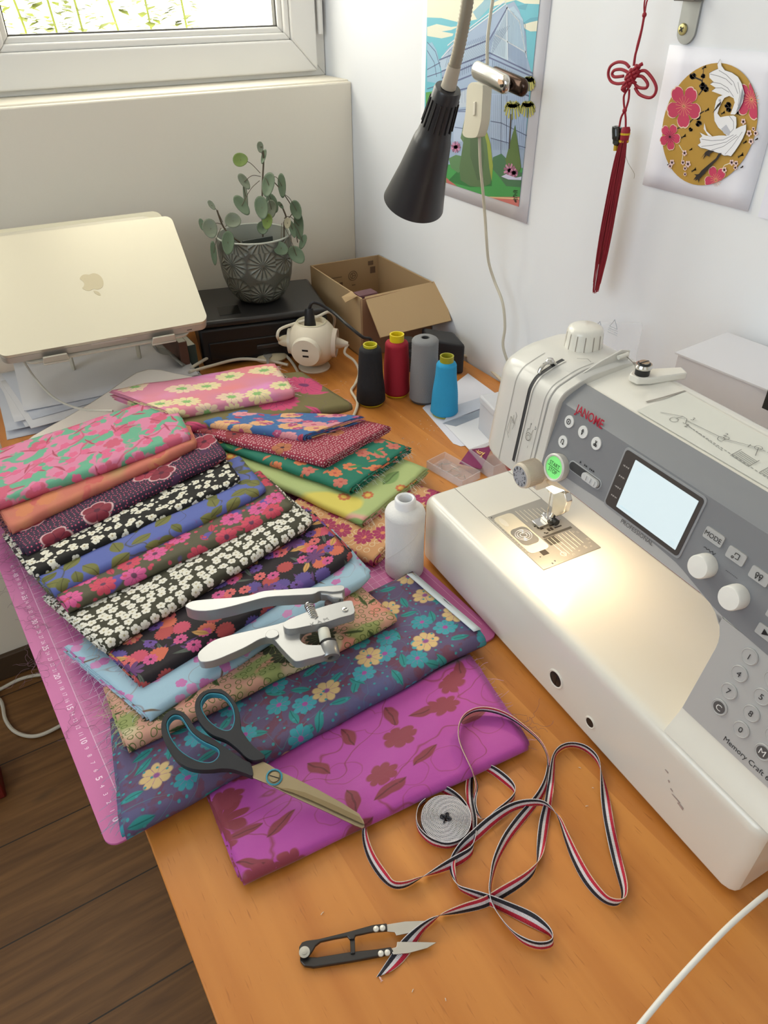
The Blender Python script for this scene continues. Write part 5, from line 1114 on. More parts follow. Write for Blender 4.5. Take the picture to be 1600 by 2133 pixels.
lv_ = [(497, 218, 118, 100, -.1, M_lf2, 665, 330, .0), (528, 405, 150, 70, 1.0, M_lf3, 670, 360, .01), (738, 435, 200, 110, 1.7, M_lf, 690, 380, -.03), (850, 440, 205, 66, 1.5, M_lf, 770, 360, .0), (508, 610, 190, 90, .95, M_lf, 660, 395, -.01), (540, 530, 230, 34, 1.45, M_lf3, 520, 450, .01), (680, 630, 190, 110, 1.35, M_lf, 700, 540, -.045), (770, 590, 170, 84, 1.2, M_lf, 700, 470, -.01), (725, 745, 130, 80, 1.7, M_lf2, 740, 650, -.05), (435, 740, 130, 120, .3, M_lf3, 370, 790, -.04), (240, 808, 160, 115, 1.2, M_lf3, 340, 770, -.02), (165, 770, 100, 40, 1.3, M_lf, 260, 740, .01), (250, 605, 90, 40, .95, M_lf3, 345, 750, .0), (268, 1015, 200, 46, 1.45, M_lf, 330, 800, -.02), (390, 930, 190, 95, 1.6, M_lf, 370, 800, -.055), (975, 650, 170, 96, 1.25, M_lf, 870, 510, -.02), (995, 780, 240, 80, 1.5, M_lf, 880, 700, -.03), (845, 980, 125, 105, .5, M_lf, 850, 760, -.065), (975, 1035, 170, 120, .9, M_lf, 870, 790, -.07), (1030, 920, 130, 55, 1.9, M_lf, 930, 740, -.05), (695, 190, 120, 40, 1.8, M_lf, 690, 250, .0), (665, 110, 90, 50, 1.5, M_lf3, 680, 170, 0), (840, 605, 70, 30, .9, M_lf, 880, 700, -.03), (900, 760, 90, 60, 1.6, mat((150, 142, 116), .6), 870, 720, -.05), (690, 800, 110, 100, 1.5, M_lf, 700, 700, -.02), (940, 810, 150, 50, 1.3, M_lf, 880, 720, -.04), (760, 640, 150, 90, 1.5, M_lf3, 720, 520, -.02)]
mpx = .00093/4.1026
for i, (x, y, L_, W2, ang, m_, sx, sy, dy) in enumerate(lv_):
    c0 = pl(*ZP(x, y), dy); a = -ang; u1 = (CR*math.cos(a)+CU*math.sin(a)).normalized(); v1 = (-CR*math.sin(a)+CU*math.cos(a)); nrm = u1.cross(v1)
    tl_ = random.Random(i).uniform(-.35, .35); v1 = (v1*math.cos(tl_)+nrm*math.sin(tl_)); nrm = u1.cross(v1).normalized(); hl, hw = L_*mpx/2, W2*mpx/2; mb = WB(); rws = []
    for k in range(7):
        f = k/6; row = []
        for j in range(20):
            t_ = 2*PI*j/20; rr_ = f; px_ = math.cos(t_)*rr_; py_ = math.sin(t_)*rr_*(1-.12*math.cos(t_)); row.append(c0+u1*hl*px_+v1*hw*py_+nrm*(hw*.25*(rr_**2)-.0006))
        rws.append(row)
    mb.grid(rws, None, closed=True); mb.build('leaf', m_, pp, smooth=60, solid=.0007)
    s0 = pl(*ZP(sx, sy), dy*.4); md_ = (s0+c0)/2+Vector((0, 0, .006)); WB().tube(spline([s0, md_, c0], 5), .0006, n=5).build('petiole', M_st, pp)
# ---- laptop on its stand
ctr = Vector((-.6226, -.2116, .2074)); rv = Vector((.5871, -.0396, -.1088)); th_ = rv.length; LR = Matrix.Rotation(th_, 3, rv.normalized())
LM = Matrix.Translation(ctr) @ LR.to_4x4()
def LP(x, y, z=0): return LM @ Vector((x, y, z))
def rrect(w, d, r, n=8): 
    o = []
    for (cx, cy, a0) in ((w/2-r, d/2-r, 0), (-w/2+r, d/2-r, PI/2), (-w/2+r, -d/2+r, PI), (w/2-r, -d/2+r, 1.5*PI)):
        for k in range(n+1): a = a0+k*PI/2/n; o.append((cx+r*math.cos(a), cy+r*math.sin(a)))
    return o
lap = thing('laptop', 'closed silver laptop with a fruit emblem on its lid, tilted on a stand', 'laptop', tuple(ctr))
M_al = mat((214, 208, 190), .36, metal=.55); M_al2 = mat((190, 184, 174), .4, metal=.5)
mb = WB(); mb.prism([LP(x, y, -.0065) for x, y in rrect(.325, .227, .013)], LR @ Vector((0, 0, 1)), .0065); mb.build('lid', M_al, lap, bevel=.0032, seg=4, smooth=50)
mb = WB(); mb.prism([LP(x, y, -.0225) for x, y in rrect(.325, .227, .013)], LR @ Vector((0, 0, 1)), .0152); mb.build('laptop_base', M_al2, lap, bevel=.002, seg=3, smooth=50)
WB().box((-.028, -.1142, -.0105), (.028, -.1128, -.0068), None, LM).build('thumb_notch', mat((206, 200, 190), .5, metal=.3), lap)
WB().box((.126, -.1139, -.0165), (.134, -.1133, -.0150), None, LM).build('indicator_slot', M_blk, lap)
# fruit emblem: outline in lid coordinates (stalk towards the front edge)
ap = [(0, -.0125), (.006, -.0150), (.0120, -.0135), (.0165, -.0085), (.0185, -.0015), (.0182, .0055), (.0160, .0115), (.0120, .0160), (.0070, .0180), (.0035, .0175), (.0, .0165), (-.004, .0178), (-.0085, .0180), (-.0130, .0155), (-.0160, .0110), (-.0135, .0072), (-.0118, .0030), (-.0118, -.0015), (-.0140, -.0055), (-.0165, -.0078), (-.0135, -.0122), (-.0085, -.0148), (-.0035, -.0140)]
lf_ = [(-.001, -.0168), (.0002, -.0215), (.0040, -.0262), (.0078, -.0275), (.0078, -.0235), (.0050, -.0190), (.0015, -.0168)]
M_log = mat((200, 188, 158), .5, metal=.2); mb = WB(); nz = LR @ Vector((0, 0, 1))
mb.prism([LP(x, y-.003, .0001) for x, y in smooth_closed(ap, 3)], nz, .0002); mb.prism([LP(x, y-.003, .0001) for x, y in smooth_closed(lf_, 3)], nz, .0002); mb.build('emblem', M_log, lap, smooth=0)
st = thing('laptop_stand', 'pale metal stand holding the tilted laptop, two small lips at its front', 'laptop stand', (-.62, -.16, 0)); M_stand = mat((206, 200, 184), .4, metal=.4)
mb = WB(); mb.prism([LP(x+.0, y+.012, -.028) for x, y in rrect(.27, .260, .02)], nz, .004); mb.build('stand_plate', M_stand, st, bevel=.001)
for sx in (-.085, .085):
    mb = WB(); mb.prism([LP(sx-.020, -.118, -.028), LP(sx+.020, -.118, -.028), LP(sx+.020, -.122, -.025), LP(sx+.018, -.1235, -.008), LP(sx-.018, -.1235, -.008), LP(sx-.020, -.122, -.025)][::1], (LR @ Vector((0, 1, 0))), .003); mb.box((sx-.020, -.1235, -.0285), (sx+.020, -.100, -.0255), None, LM); mb.build('front_lip', M_stand, st, bevel=.001)
bk = LP(0, .11, -.028); f0 = LP(0, -.03, -.03)
mb = WB(); a0 = LP(-.08, .05, -.029); a1 = LP(.08, .05, -.029)
for p in (LP(-.06, .06, -.030), LP(.06, .06, -.030)): WB().tube(spline([p, Vector((p.x, p.y+.01, p.z*.6)), Vector((p.x, p.y+.02, .045)), Vector((p.x, p.y+.03, .0005))], 6), .010, n=10, flat=.35).build('stand_leg', M_stand, st)
WB().tube(spline([LP(.10, .02, -.029), at(318, 712, .085), at(352, 735, .05), at(384, 762, .028)], 6), .011, n=10, flat=.25).build('stand_arm', mat((150, 148, 140), .45, metal=.4), st)
mb = WB(); q0 = LP(0, -.02, 0); mb.prism([Vector((x+ctr.x, y+ctr.y+.03, .0003)) for x, y in rrect(.12, .12, .02)], (0, 0, 1), .0006); mb.build('stand_base', M_stand, st, bevel=.001)
# second slim device behind / under the laptop
mb = WB(); mb.prism([LP(x-.010, y+.036, -.0315) for x, y in rrect(.325, .235, .016)], nz, .0035); o = mb.build('mounting_board', mat((222, 214, 188), .5), None, bevel=.001); tag(o, 'thin cream board sticking out behind the laptop upper edge', 'board')
# ---- papers under the laptop
rp = random.Random(3)
for i in range(11):
    w, d = .297, .21; z = .0012+i*.0024; cx, cy = -.635+rp.uniform(-.02, .02), -.165+rp.uniform(-.02, .02)-.0; a = rp.uniform(-.16, .16)+(-.05); R2_ = Matrix.Rotation(a, 3, 'Z')
    if i in (0, 3): cx -= .02; cy -= .022
    mb = WB(); rws = []
    for k in range(9):
        row = []
        for j in range(7):
            x, y = (k/8-.5)*w, (j/6-.5)*d; q = R2_ @ Vector((x, y, 0)); curl = .004*max(0, abs(k/8-.5)*2-.6)*math.sin(i*1.7)**2*(1 if j < 3 else .4); row.append(Vector((cx+q.x, cy+q.y, z+curl)))
        rws.append(row)
    o = mb.grid(rws).build('paper_sheet', mat((208, 204, 204) if i % 3 else (192, 192, 198), .85), None, smooth=60, solid=.0004 if i % 2 else .0016, fixn=False)
    tag(o, 'loose white paper sheet in the messy stack under the laptop', 'paper', 'paper sheets stacked under the laptop')
P_ = [at(50, 762, .06), at(75, 790, .045), at(115, 830, .042), at(170, 852, .045), at(235, 856, .06), at(300, 850, .05)]
pts = [LP(-.135, -.112, -.018), at(46, 748, .10)]+P_[1:5]
o = WB().tube(spline(pts, 8), .0019, n=8).build('charging_cable', mat((196, 190, 178), .5)); tag(o, 'thin pale charging cable running from the laptop across the papers', 'cable')
# dark books between laptop and printer
B0_ = [(-.475, -.135, .0, .060, mat((44, 56, 50), .6), 'dark green book standing half hidden between laptop and printer'), (-.492, -.14, .0, .072, mat((92, 58, 44), .6), 'brown book half hidden behind the papers left of the printer')]
for (x, y, z, h, m_, lb) in B0_:
    t = thing('book', lb, 'book', (x, y, z)); MB().box((-.008, -.075, .001), (.008, .075, h)).build('cover', m_, t, bevel=.001); MB().box((-.0065, -.0735, .003), (.0065, .0735, h+.0004)).build('pages', mat((190, 184, 166), .8), t)
# ---- round multi socket
bx = Vector((-.2691, -.2994, .0)); ps = thing('multi_socket', 'ball-shaped cream power socket with USB ports and a black plug on top', 'power socket', tuple(bx)); M_cr = mat((224, 212, 190), .4)
c0 = Vector((0, 0, .054)); RS = .0475
o = MB(); pr_ = [(.030, .0), (.031, .002), (.030, .004), (.020, .007)]; o.lathe(pr_, n=40); o.build('socket_base', M_cr, ps)
o = MB(); pr_ = [(RS*math.sin(a), -RS*math.cos(a)) for a in np.linspace(.35, PI-.62, 26)]; o.lathe(pr_+[(.0245, RS*.80), (.0245, RS*.62), (0, RS*.62)], n=56, M=Matrix.Translation(c0)); o.build('ball_body', M_cr, ps, smooth=50)
o = MB(); o.lathe([(.0245, RS*.62), (.0258, RS*.83), (.0268, RS*.845), (.0285, RS*.82)], n=48, M=Matrix.Translation(c0), cap0=False, cap1=False); o.build('top_socket_rim', mat((210, 200, 170), .4), ps)
vd = (CAM-(bx+c0)).normalized()
d1 = (Vector((-.68, -.70, -.10))).normalized(); M1 = frame(c0+d1*RS*.80, d1, (0, 0, 1))
o = MB(); o.lathe([(.0285, .0), (.0275, .0085), (.0265, .0095), (0, .0098)], n=44, M=M1); us = o.build('usb_face', mat((228, 218, 198), .4), ps)
for dz in (.006, -.006): MB().box((-.0018+dz, -.0058, .0096), (.0018+dz, .0058, .0101), None, M1).build('usb_port', M_blk, us)
d2 = Vector((.78, -.60, -.05)).normalized(); M2_ = frame(c0+d2*RS*.80, d2, (0, 0, 1)); o = MB(); o.lathe([(.0275, 0), (.0265, .0085), (.0235, .009), (.0225, .004), (0, .004)], n=44, M=M2_); o.build('side_socket', mat((206, 190, 172), .4), ps)
d3 = Vector((-.80, .52, .0)).normalized(); M3 = frame(c0+d3*RS*.82, d3, (0, 0, 1)); MB().lathe([(.024, 0), (.023, .007), (0, .008)], n=40, M=M3).build('side_socket', mat((206, 196, 176), .4), ps)
bt_ = bx+c0
t = thing('power_plug', 'black plug in the top of the ball-shaped socket with its black cable', 'plug', tuple(bt_+Vector((0, 0, RS*.62))))
WB().lathe([(.0110, -.012), (.0110, .004), (.0098, .012), (.0085, .028), (.0065, .034), (0, .034)], n=24, M=Matrix.Translation(bt_+Vector((-.002, .002, RS*.63)))).build('plug_body', M_blk, t)
pts = [bt_+Vector((-.002, .002, RS*.63+.032)), bt_+Vector((.006, -.004, RS*.63+.045)), at(690, 648, .112), at(725, 678, .10), at(755, 702, .085), at(775, 712, .07), Vector((-.215, -.44, .03))]; WB().tube(spline(pts, 6), .0030, n=8).build('plug_cable', M_blk, t)
t = thing('power_plug', 'cream flat plug in the right side of the ball-shaped socket', 'plug', tuple(bt_+d2*RS)); pe = bt_+d2*(RS*.8+.004)
WB().tube([pe, pe+d2*.012, pe+d2*.026], [.012, .009, .004], n=16).build('plug_body', mat((214, 200, 180), .4), t)
pts = [pe+d2*.026, at(718, 735, .035), at(738, 752, .02), at(748, 775, .006), at(740, 800, .004), at(732, 815, .004), at(745, 840, .004), at(735, 870, .004)]; WB().tube(spline(pts, 6), .0026, n=8).build('plug_cable', mat((214, 204, 184), .45), t)
t = thing('power_plug', 'ribbed cream plug in the left side of the ball-shaped socket', 'plug', tuple(bt_+d3*RS)); pe = bt_+d3*RS*.9; WB().tube([pe, pe+d3*.014, pe+d3*.022], [.013, .010, .006], n=14).build('plug_body', mat((214, 200, 172), .4), t)
pts = [pe+d3*.02, at(578, 700, .075), at(585, 685, .085), at(620, 672, .09), at(660, 660, .10), at(685, 650, .10), at(697, 665, .07), at(690, 700, .03)]; WB().tube(spline(pts, 6), .0028, n=8).build('plug_cable', mat((214, 204, 184), .45), t)
M_cc = mat((206, 196, 176), .5)
for lb, P_ in (('cream cable looping on the desk in front of the printer, longer loop', [(400, 765, .03), (440, 742, .02), (480, 728, .014), (530, 722, .012), (570, 728, .010), (600, 745, .006), (618, 770, .004), (625, 790, .004)]), ('cream cable lying lower in front of the printer by the pink fabric', [(395, 775, .03), (440, 762, .02), (500, 748, .014), (560, 752, .01), (600, 760, .006)]), ('cream cable along the right wall behind the cones', [(930, 735, .02), (968, 741, .008), (1000, 752, .006), (1030, 778, .006), (1058, 806, .004), (1080, 830, .004)])):
    o = WB().tube(spline([at(*p) for p in P_], 8), .0030, n=8).build('cable', M_cc); tag(o, lb, 'cable')
kk = thing('key_ring', 'small key on a wire ring beside the round socket', 'key', tuple(at(556, 745, .012)))
c_ = at(555, 719, .028); WB().tube([c_+CR*.0105*math.cos(a)+Vector((0, .2, 1)).normalized()*.0105*math.sin(a) for a in np.linspace(0, 2*PI, 25)], .0006, n=6).build('ring', M_chrome, kk)
mb = WB(); P_ = [at(*p, .014) for p in ((547, 731), (566, 731), (567, 742), (561, 748), (560, 768), (556, 768), (555, 748), (549, 742))]; mb.prism(P_, (0, 0, 1), .002); mb.build('key_blade', mat((220, 214, 204), .35, metal=.6), kk, bevel=.0004)
o = WB().lathe([(.022, 0), (.032, .004), (.034, .008), (.028, .013), (.012, .0155), (0, .016)], n=40, M=Matrix.Translation(at(560, 748, 0)+Vector((.005, 0, 0)))).build('pebble', mat((206, 190, 156), .6), None); o.scale = (1, 1, 1); tag(o, 'flat beige round pebble-like disc lying under the key', 'pebble')
# ---- cardboard box
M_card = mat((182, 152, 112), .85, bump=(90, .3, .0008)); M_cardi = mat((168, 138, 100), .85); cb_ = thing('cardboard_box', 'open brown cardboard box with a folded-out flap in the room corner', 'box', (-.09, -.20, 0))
BH = .122; bl = at(646, 553, BH); br = at(797, 529, BH); frr = at(917, 584, BH); fl_ = at(752, 622, BH)
for p in (bl, br, frr, fl_): p.z = 0; p.x = min(p.x, -.004); 
def wallp(a, b_, h0, h1, th, nm, m=M_card):
    d = (b_-a).normalized(); n_ = Vector((-d.y, d.x, 0)); mb = WB(); mb.prism([a+Vector((0, 0, h0)), b_+Vector((0, 0, h0)), b_+Vector((0, 0, h1)), a+Vector((0, 0, h1))], n_, th); return mb.build(nm, m, cb_, bevel=.0005)
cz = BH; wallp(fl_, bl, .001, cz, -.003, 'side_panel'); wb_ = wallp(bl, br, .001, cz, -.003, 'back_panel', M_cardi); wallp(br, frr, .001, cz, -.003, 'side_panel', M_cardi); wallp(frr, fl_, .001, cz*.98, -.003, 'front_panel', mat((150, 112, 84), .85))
mb = WB(); mb.prism([p+Vector((0, 0, .001)) for p in (bl, br, frr, fl_)], (0, 0, 1), .003); mb.build('bottom_panel', M_cardi, cb_)
h0, h1 = at(760, 618, BH), at(917, 583, BH); o0, o1 = at(793, 703, .066), at(942, 667, .066); h0.x = min(h0.x, -.004)
o0.x = min(o0.x, -.005); o1.x = min(o1.x, -.005); nfl = (h1-h0).cross(o0-h0).normalized(); mb = WB(); mb.prism([h0, h1, o1, o0], nfl, .003); mb.build('front_flap', M_card, cb_, bevel=.0005)
q = [at(712, 618, BH+.004), at(733, 606, BH+.006), at(744, 617, BH+.004), at(720, 630, BH-.004)]; nfl = (q[1]-q[0]).cross(q[3]-q[0]).normalized(); WB().prism(q, nfl, .0025).build('side_flap_stub', M_card, cb_, bevel=.0004)
ip = WB(); bn = (br-bl).normalized(); M_pr = mat((104, 80, 58), .8)
def bp_(x, z): return bl+bn*x+Vector((0, 0, z))+Vector((bn.y, -bn.x, 0))*.0036
Lb = (br-bl).length
for r in (.010, .006): 
    cP = bp_(Lb*.60, .087); ip.tube([cP+bn*r*math.cos(a)+Vector((0, 0, r*math.sin(a))) for a in np.linspace(0, 2*PI, 21)], .0006, n=4)
for k in range(3): 
    a = k*2.09; cP = bp_(Lb*.60, .087); ip.tube([cP, cP+bn*.006*math.cos(a)+Vector((0, 0, .006*math.sin(a)))], .0006, n=4)
for x0, z0, w_, h_ in ((Lb*.25, .088, .030, .0012), (Lb*.27, .072, .008, .008), (Lb*.40, .070, .007, .007), (Lb*.86, .086, .012, .014), (Lb*.83, .104, .012, .009), (Lb*.58, .066, .008, .0015)): ip.prism([bp_(x0, z0), bp_(x0+w_, z0), bp_(x0+w_, z0+h_), bp_(x0, z0+h_)], Vector((bn.y, -bn.x, 0)), .0003)
ip.build('printed_marks', M_pr, wb_, smooth=0)
mb = WB(); c_ = fl_+Vector((.020, .012, 0)); mb.box((c_.x-.018, c_.y-.004, .006), (c_.x+.022, c_.y+.022, .124)); o = mb.build('carton', mat((104, 66, 72), .6), None, bevel=.001); tag(o, 'narrow maroon carton standing in the cardboard box front corner', 'carton')
# black case and jars behind the cones
Pc = [at(905, 780, 0), at(966, 778, 0)]; Pc = [at(896, 770, .001), at(966, 782, .001)]; mb = WB(); mb.prism([Pc[0], Pc[1], Pc[1]+Vector((.018, .06, 0)), Pc[0]+Vector((.018, .06, 0))], (0, 0, 1), .062)
o = mb.build('black_case', mat((34, 34, 38), .6), None, bevel=.006, seg=3); tag(o, 'black rectangular case standing behind the blue cone by the wall', 'case')
for x, y, lb in ((-.165, -.425, 'dark jar under the cardboard flap, left of the pair behind the cones'), (-.120, -.400, 'dark jar under the cardboard flap, right of the pair behind the cones')):
    t = thing('jar', lb, 'jar', (x, y, 0)); MB().lathe([(.016, 0), (.017, .002), (.017, .04), (.014, .046)], n=28).build('jar_body', mat((40, 44, 48), .15, trans=.3), t); MB().lathe([(.0155, .046), (.0155, .058), (.014, .060), (0, .060)], n=28).build('lid', M_blk, t)
# ---- envelopes and paper by the cones
def sheet(nm, lb, cat, px, z, h, col, **k):
    mb = WB(); mb.prism([at(x, y, z) for x, y in px], (0, 0, 1), h); o = mb.build(nm, mat(col, .8), None, smooth=0); tag(o, lb, cat); return o
sheet('paper_sheet', 'white paper sheet lying under the blue cone', 'paper', [(880, 850), (975, 778), (1030, 818), (1120, 905), (960, 930), (944, 924)], .0004, .0004, (222, 222, 232))
en = thing('envelope', 'open white envelope with grey lining beside the blue cone', 'envelope', tuple(at(990, 870, .002)))
WB().prism([at(x, y, .0014) for x, y in ((922, 880), (1020, 850), (1075, 900), (985, 945))], (0, 0, 1), .0010).build('envelope_body', mat((228, 228, 232), .8), en)
WB().prism([at(922, 882, .0026), at(1024, 842, .0026), at(1050, 828, .0135), at(1052, 812, .012), at(945, 846, .010)], (0, 0, 1), .0004).build('envelope_flap', mat((202, 206, 216), .8), en)
WB().prism([at(x, y, .0026) for x, y in ((922, 882), (1022, 846), (1024, 858), (950, 888))], (0, 0, 1), .0002).build('grey_lining', mat((150, 158, 170), .8), en)
# ---- translucent boxes and tray
M_pl = bpy.data.materials.new('frosted_plastic'); M_pl.use_nodes = True; g = Gr(M_pl.node_tree); g.n.clear(); out = g.n.new('ShaderNodeOutputMaterial'); pb_ = g.n.new('ShaderNodeBsdfPrincipled'); pb_.inputs['Base Color'].default_value = lin((226, 226, 230)); pb_.inputs['Roughness'].default_value = .35; tr = g.n.new('ShaderNodeBsdfTransparent'); mx = g.n.new('ShaderNodeMixShader'); mx.inputs[0].default_value = .62; g.l.new(tr.outputs[0], mx.inputs[1]); g.l.new(pb_.outputs[0], mx.inputs[2]); g.l.new(mx.outputs[0], out.inputs[0])
M_cl = bpy.data.materials.new('clear_plastic'); M_cl.use_nodes = True; g = Gr(M_cl.node_tree); g.n.clear(); out = g.n.new('ShaderNodeOutputMaterial'); pb_ = g.n.new('ShaderNodeBsdfPrincipled'); pb_.inputs['Base Color'].default_value = lin((226, 222, 226)); pb_.inputs['Roughness'].default_value = .2; tr = g.n.new('ShaderNodeBsdfTransparent'); mx = g.n.new('ShaderNodeMixShader'); mx.inputs[0].default_value = .28; g.l.new(tr.outputs[0], mx.inputs[1]); g.l.new(pb_.outputs[0], mx.inputs[2]); g.l.new(mx.outputs[0], out.inputs[0])
def openbox(mb, x0, x1, y0, y1, z0, z1, t_=.0014, M=None):
    mb.box((x0, y0, z0), (x1, y1, z0+t_), None, M); mb.box((x0, y0, z0+t_), (x0+t_, y1, z1), None, M); mb.box((x1-t_, y0, z0+t_), (x1, y1, z1), None, M); mb.box((x0+t_, y0, z0+t_), (x1-t_, y0+t_, z1), None, M); mb.box((x0+t_, y1-t_, z0+t_), (x1-t_, y1, z1), None, M)
p0 = at(1024, 925, 0); bt = thing('plastic_box', 'frosted white plastic box with lid behind the sewing machine head', 'box', (p0.x, p0.y, 0), math.radians(-12))
MB(); mb = MB(); openbox(mb, 0, .12, .0, .05, .001, .050); mb.build('box_body', M_pl, bt); mb = MB(); mb.box((-.002, -.002, .050), (.122, .052, .064)); mb.build('box_lid', M_pl, bt, bevel=.003)
p0 = at(1000, 998, 0); tr_ = thing('plastic_tray', 'clear shallow tray of pins holding a purple tag beside the sewing machine', 'tray', (p0.x, p0.y, 0), math.radians(100)); mb = MB(); openbox(mb, .0, .075, .0, .040, .001, .014); mb.build('tray_body', M_cl, tr_)
mb = MB(); rq = random.Random(5)
for k in range(14): 
    x, y, a = rq.uniform(.012, .06), rq.uniform(.01, .03), rq.random()*6; d = Vector((math.cos(a), math.sin(a), 0))*.008; c_ = Vector((x, y, .004+.0008*k*.5)); mb.tube([c_-d, c_+d], .0004, n=4)
mb.build('pins', mat((190, 186, 180), .3, metal=.8), tr_)
q = [at(966, 955, .012), at(960, 975, .008), at(1012, 982, .010), at(1025, 930, .024), at(972, 935, .022)]
q = [at(957, 966, .010), at(1002, 978, .010), at(1026, 931, .022), at(978, 937, .022)]; nn_ = (q[1]-q[0]).cross(q[3]-q[0]).normalized(); tgx = thing('tag', 'purple tag with yellow lettering lying on the clear tray', 'tag', tuple(q[0]))
WB().prism(q, nn_, .0012).build('tag_card', mat((126, 30, 84), .5), tgx)
xd = (q[1]-q[0]).normalized(); yd = nn_.cross(xd).normalized(); c_ = (q[0]+q[1]+q[2]+q[3])/4+nn_*.0014
if yd.z < 0 and False: yd = -yd
mb = WB()
for k, s_ in enumerate(('enjoy', 'your', 'day')): mb.text(s_, c_+yd*(.009-.009*k), xd, yd, .0105, bold=True)
mb.build('tag_lettering', mat((238, 196, 110), .5), tgx, smooth=0, fixn=False)
p0 = at(1002, 1000, 0); bb = thing('bobbin_box', 'small clear box with a red bobbin beside the tension dial', 'box', (p0.x+.012, p0.y-.012, 0), math.radians(0)); mb = MB(); openbox(mb, 0, .062, 0, .060, .001, .026); mb.build('box_body', M_cl, bb)
pr0 = at(1064, 965, .014); o = WB().lathe([(.0095, 0), (.0095, .0015), (.006, .002), (.006, .009), (.0095, .0095), (.0095, .011), (.003, .011), (.003, .001)], n=28, M=frame(pr0, (-.5, -.8, .2), (0, 0, 1))).build('bobbin', mat((176, 20, 38), .5)); tag(o, 'red bobbin in the clear box just left of the sewing machine head', 'bobbin')
# ---- white box, fabric scrap and plastic bag behind the machine
wbx = thing('white_box', 'large white cardboard box at the right edge behind the sewing machine', 'box', (-.08, -1.05, .0)); 
a_ = onx(1412, 737, -.115); 
bxz = a_.z; dirb = Vector((.06, -1, 0)).normalized(); nb = Vector((1, .06, 0)).normalized()
c00 = Vector((a_.x, a_.y, 0)); mb = WB(); mb.prism([c00+Vector((0, 0, .002)), c00+dirb*.34+Vector((0, 0, .002)), c00+dirb*.34+nb*.10+Vector((0, 0, .002)), c00+nb*.10+Vector((0, 0, .002))], (0, 0, 1), bxz-.002); mb.build('box_body', mat((216, 215, 222), .75, bump=(200, .1, .0006)), wbx, bevel=.001)
mb = WB(); mb.prism([c00-nb*.003+dirb*(-.002)+Vector((0, 0, bxz)), c00-nb*.003+dirb*.342+Vector((0, 0, bxz)), c00+dirb*.342+nb*.101+Vector((0, 0, bxz)), c00+nb*.101+dirb*(-.002)+Vector((0, 0, bxz))], (0, 0, 1), .002); mb.build('box_lid', mat((220, 219, 224), .75), wbx)
q = onx(1597, 838, a_.x-.002); mb = WB(); mb.box((q.x-.004, q.y-.05, q.z-.006), (q.x-.0015, q.y+.001, q.z+.02)); mb.build('black_label', M_blk, wbx)
o = WB(); o.box((-.235, -1.20, .001), (-.15, -.88, .012)); o = o.build('folded_fabric', mat((120, 20, 40), .8), None, bevel=.004); tag(o, 'dark red fabric glimpsed through the sewing machine opening', 'fabric')
M_bag = bpy.data.materials.new('thin_polythene'); M_bag.use_nodes = True; g = Gr(M_bag.node_tree); g.n.clear(); out = g.n.new('ShaderNodeOutputMaterial'); pb_ = g.n.new('ShaderNodeBsdfPrincipled'); pb_.inputs['Base Color'].default_value = lin((226, 230, 240)); pb_.inputs['Roughness'].default_value = .15; tr = g.n.new('ShaderNodeBsdfTransparent'); mx = g.n.new('ShaderNodeMixShader'); mx.inputs[0].default_value = .35; g.l.new(tr.outputs[0], mx.inputs[1]); g.l.new(pb_.outputs[0], mx.inputs[2]); g.l.new(mx.outputs[0], out.inputs[0])
rows = []; A_ = [onx(1238, 672, -.03), onx(1318, 662, -.03)]
for k in range(12):
    row = []
    for j in range(12):
        f, h = j/11, k/11; P = A_[0].lerp(A_[1]+Vector((0, -.02, 0)), f); P = P+Vector((-.03*h-.012*math.sin(f*7+h*4)*h, -.03*h*f, -.22*h)); P.z = max(P.z, .004); row.append(P)
    rows.append(row)
bg_ = thing('plastic_bag', 'thin clear plastic bag with recycling marks against the wall behind the machine', 'plastic bag', (-.06, -.78, 0)); WB().grid(rows).build('bag_film', M_bag, bg_, smooth=60, sub=1, fixn=False)
mb = WB()
for c_ in (onx(1248, 680, -.034), onx(1279, 677, -.034)):
    P_ = [c_+Vector((0, -.008*math.cos(a), .008*math.sin(a))) for a in (PI/2, PI/2+2.09, PI/2+4.19, PI/2)]; mb.tube(P_, .0005, n=4)
    for k in range(3): mb.tube([c_+Vector((0, .009, -.007-.003*k)), c_+Vector((0, -.009, -.007-.003*k))], .0003, n=4)
mb.build('recycling_mark', mat((170, 176, 186), .8), bg_, smooth=0)
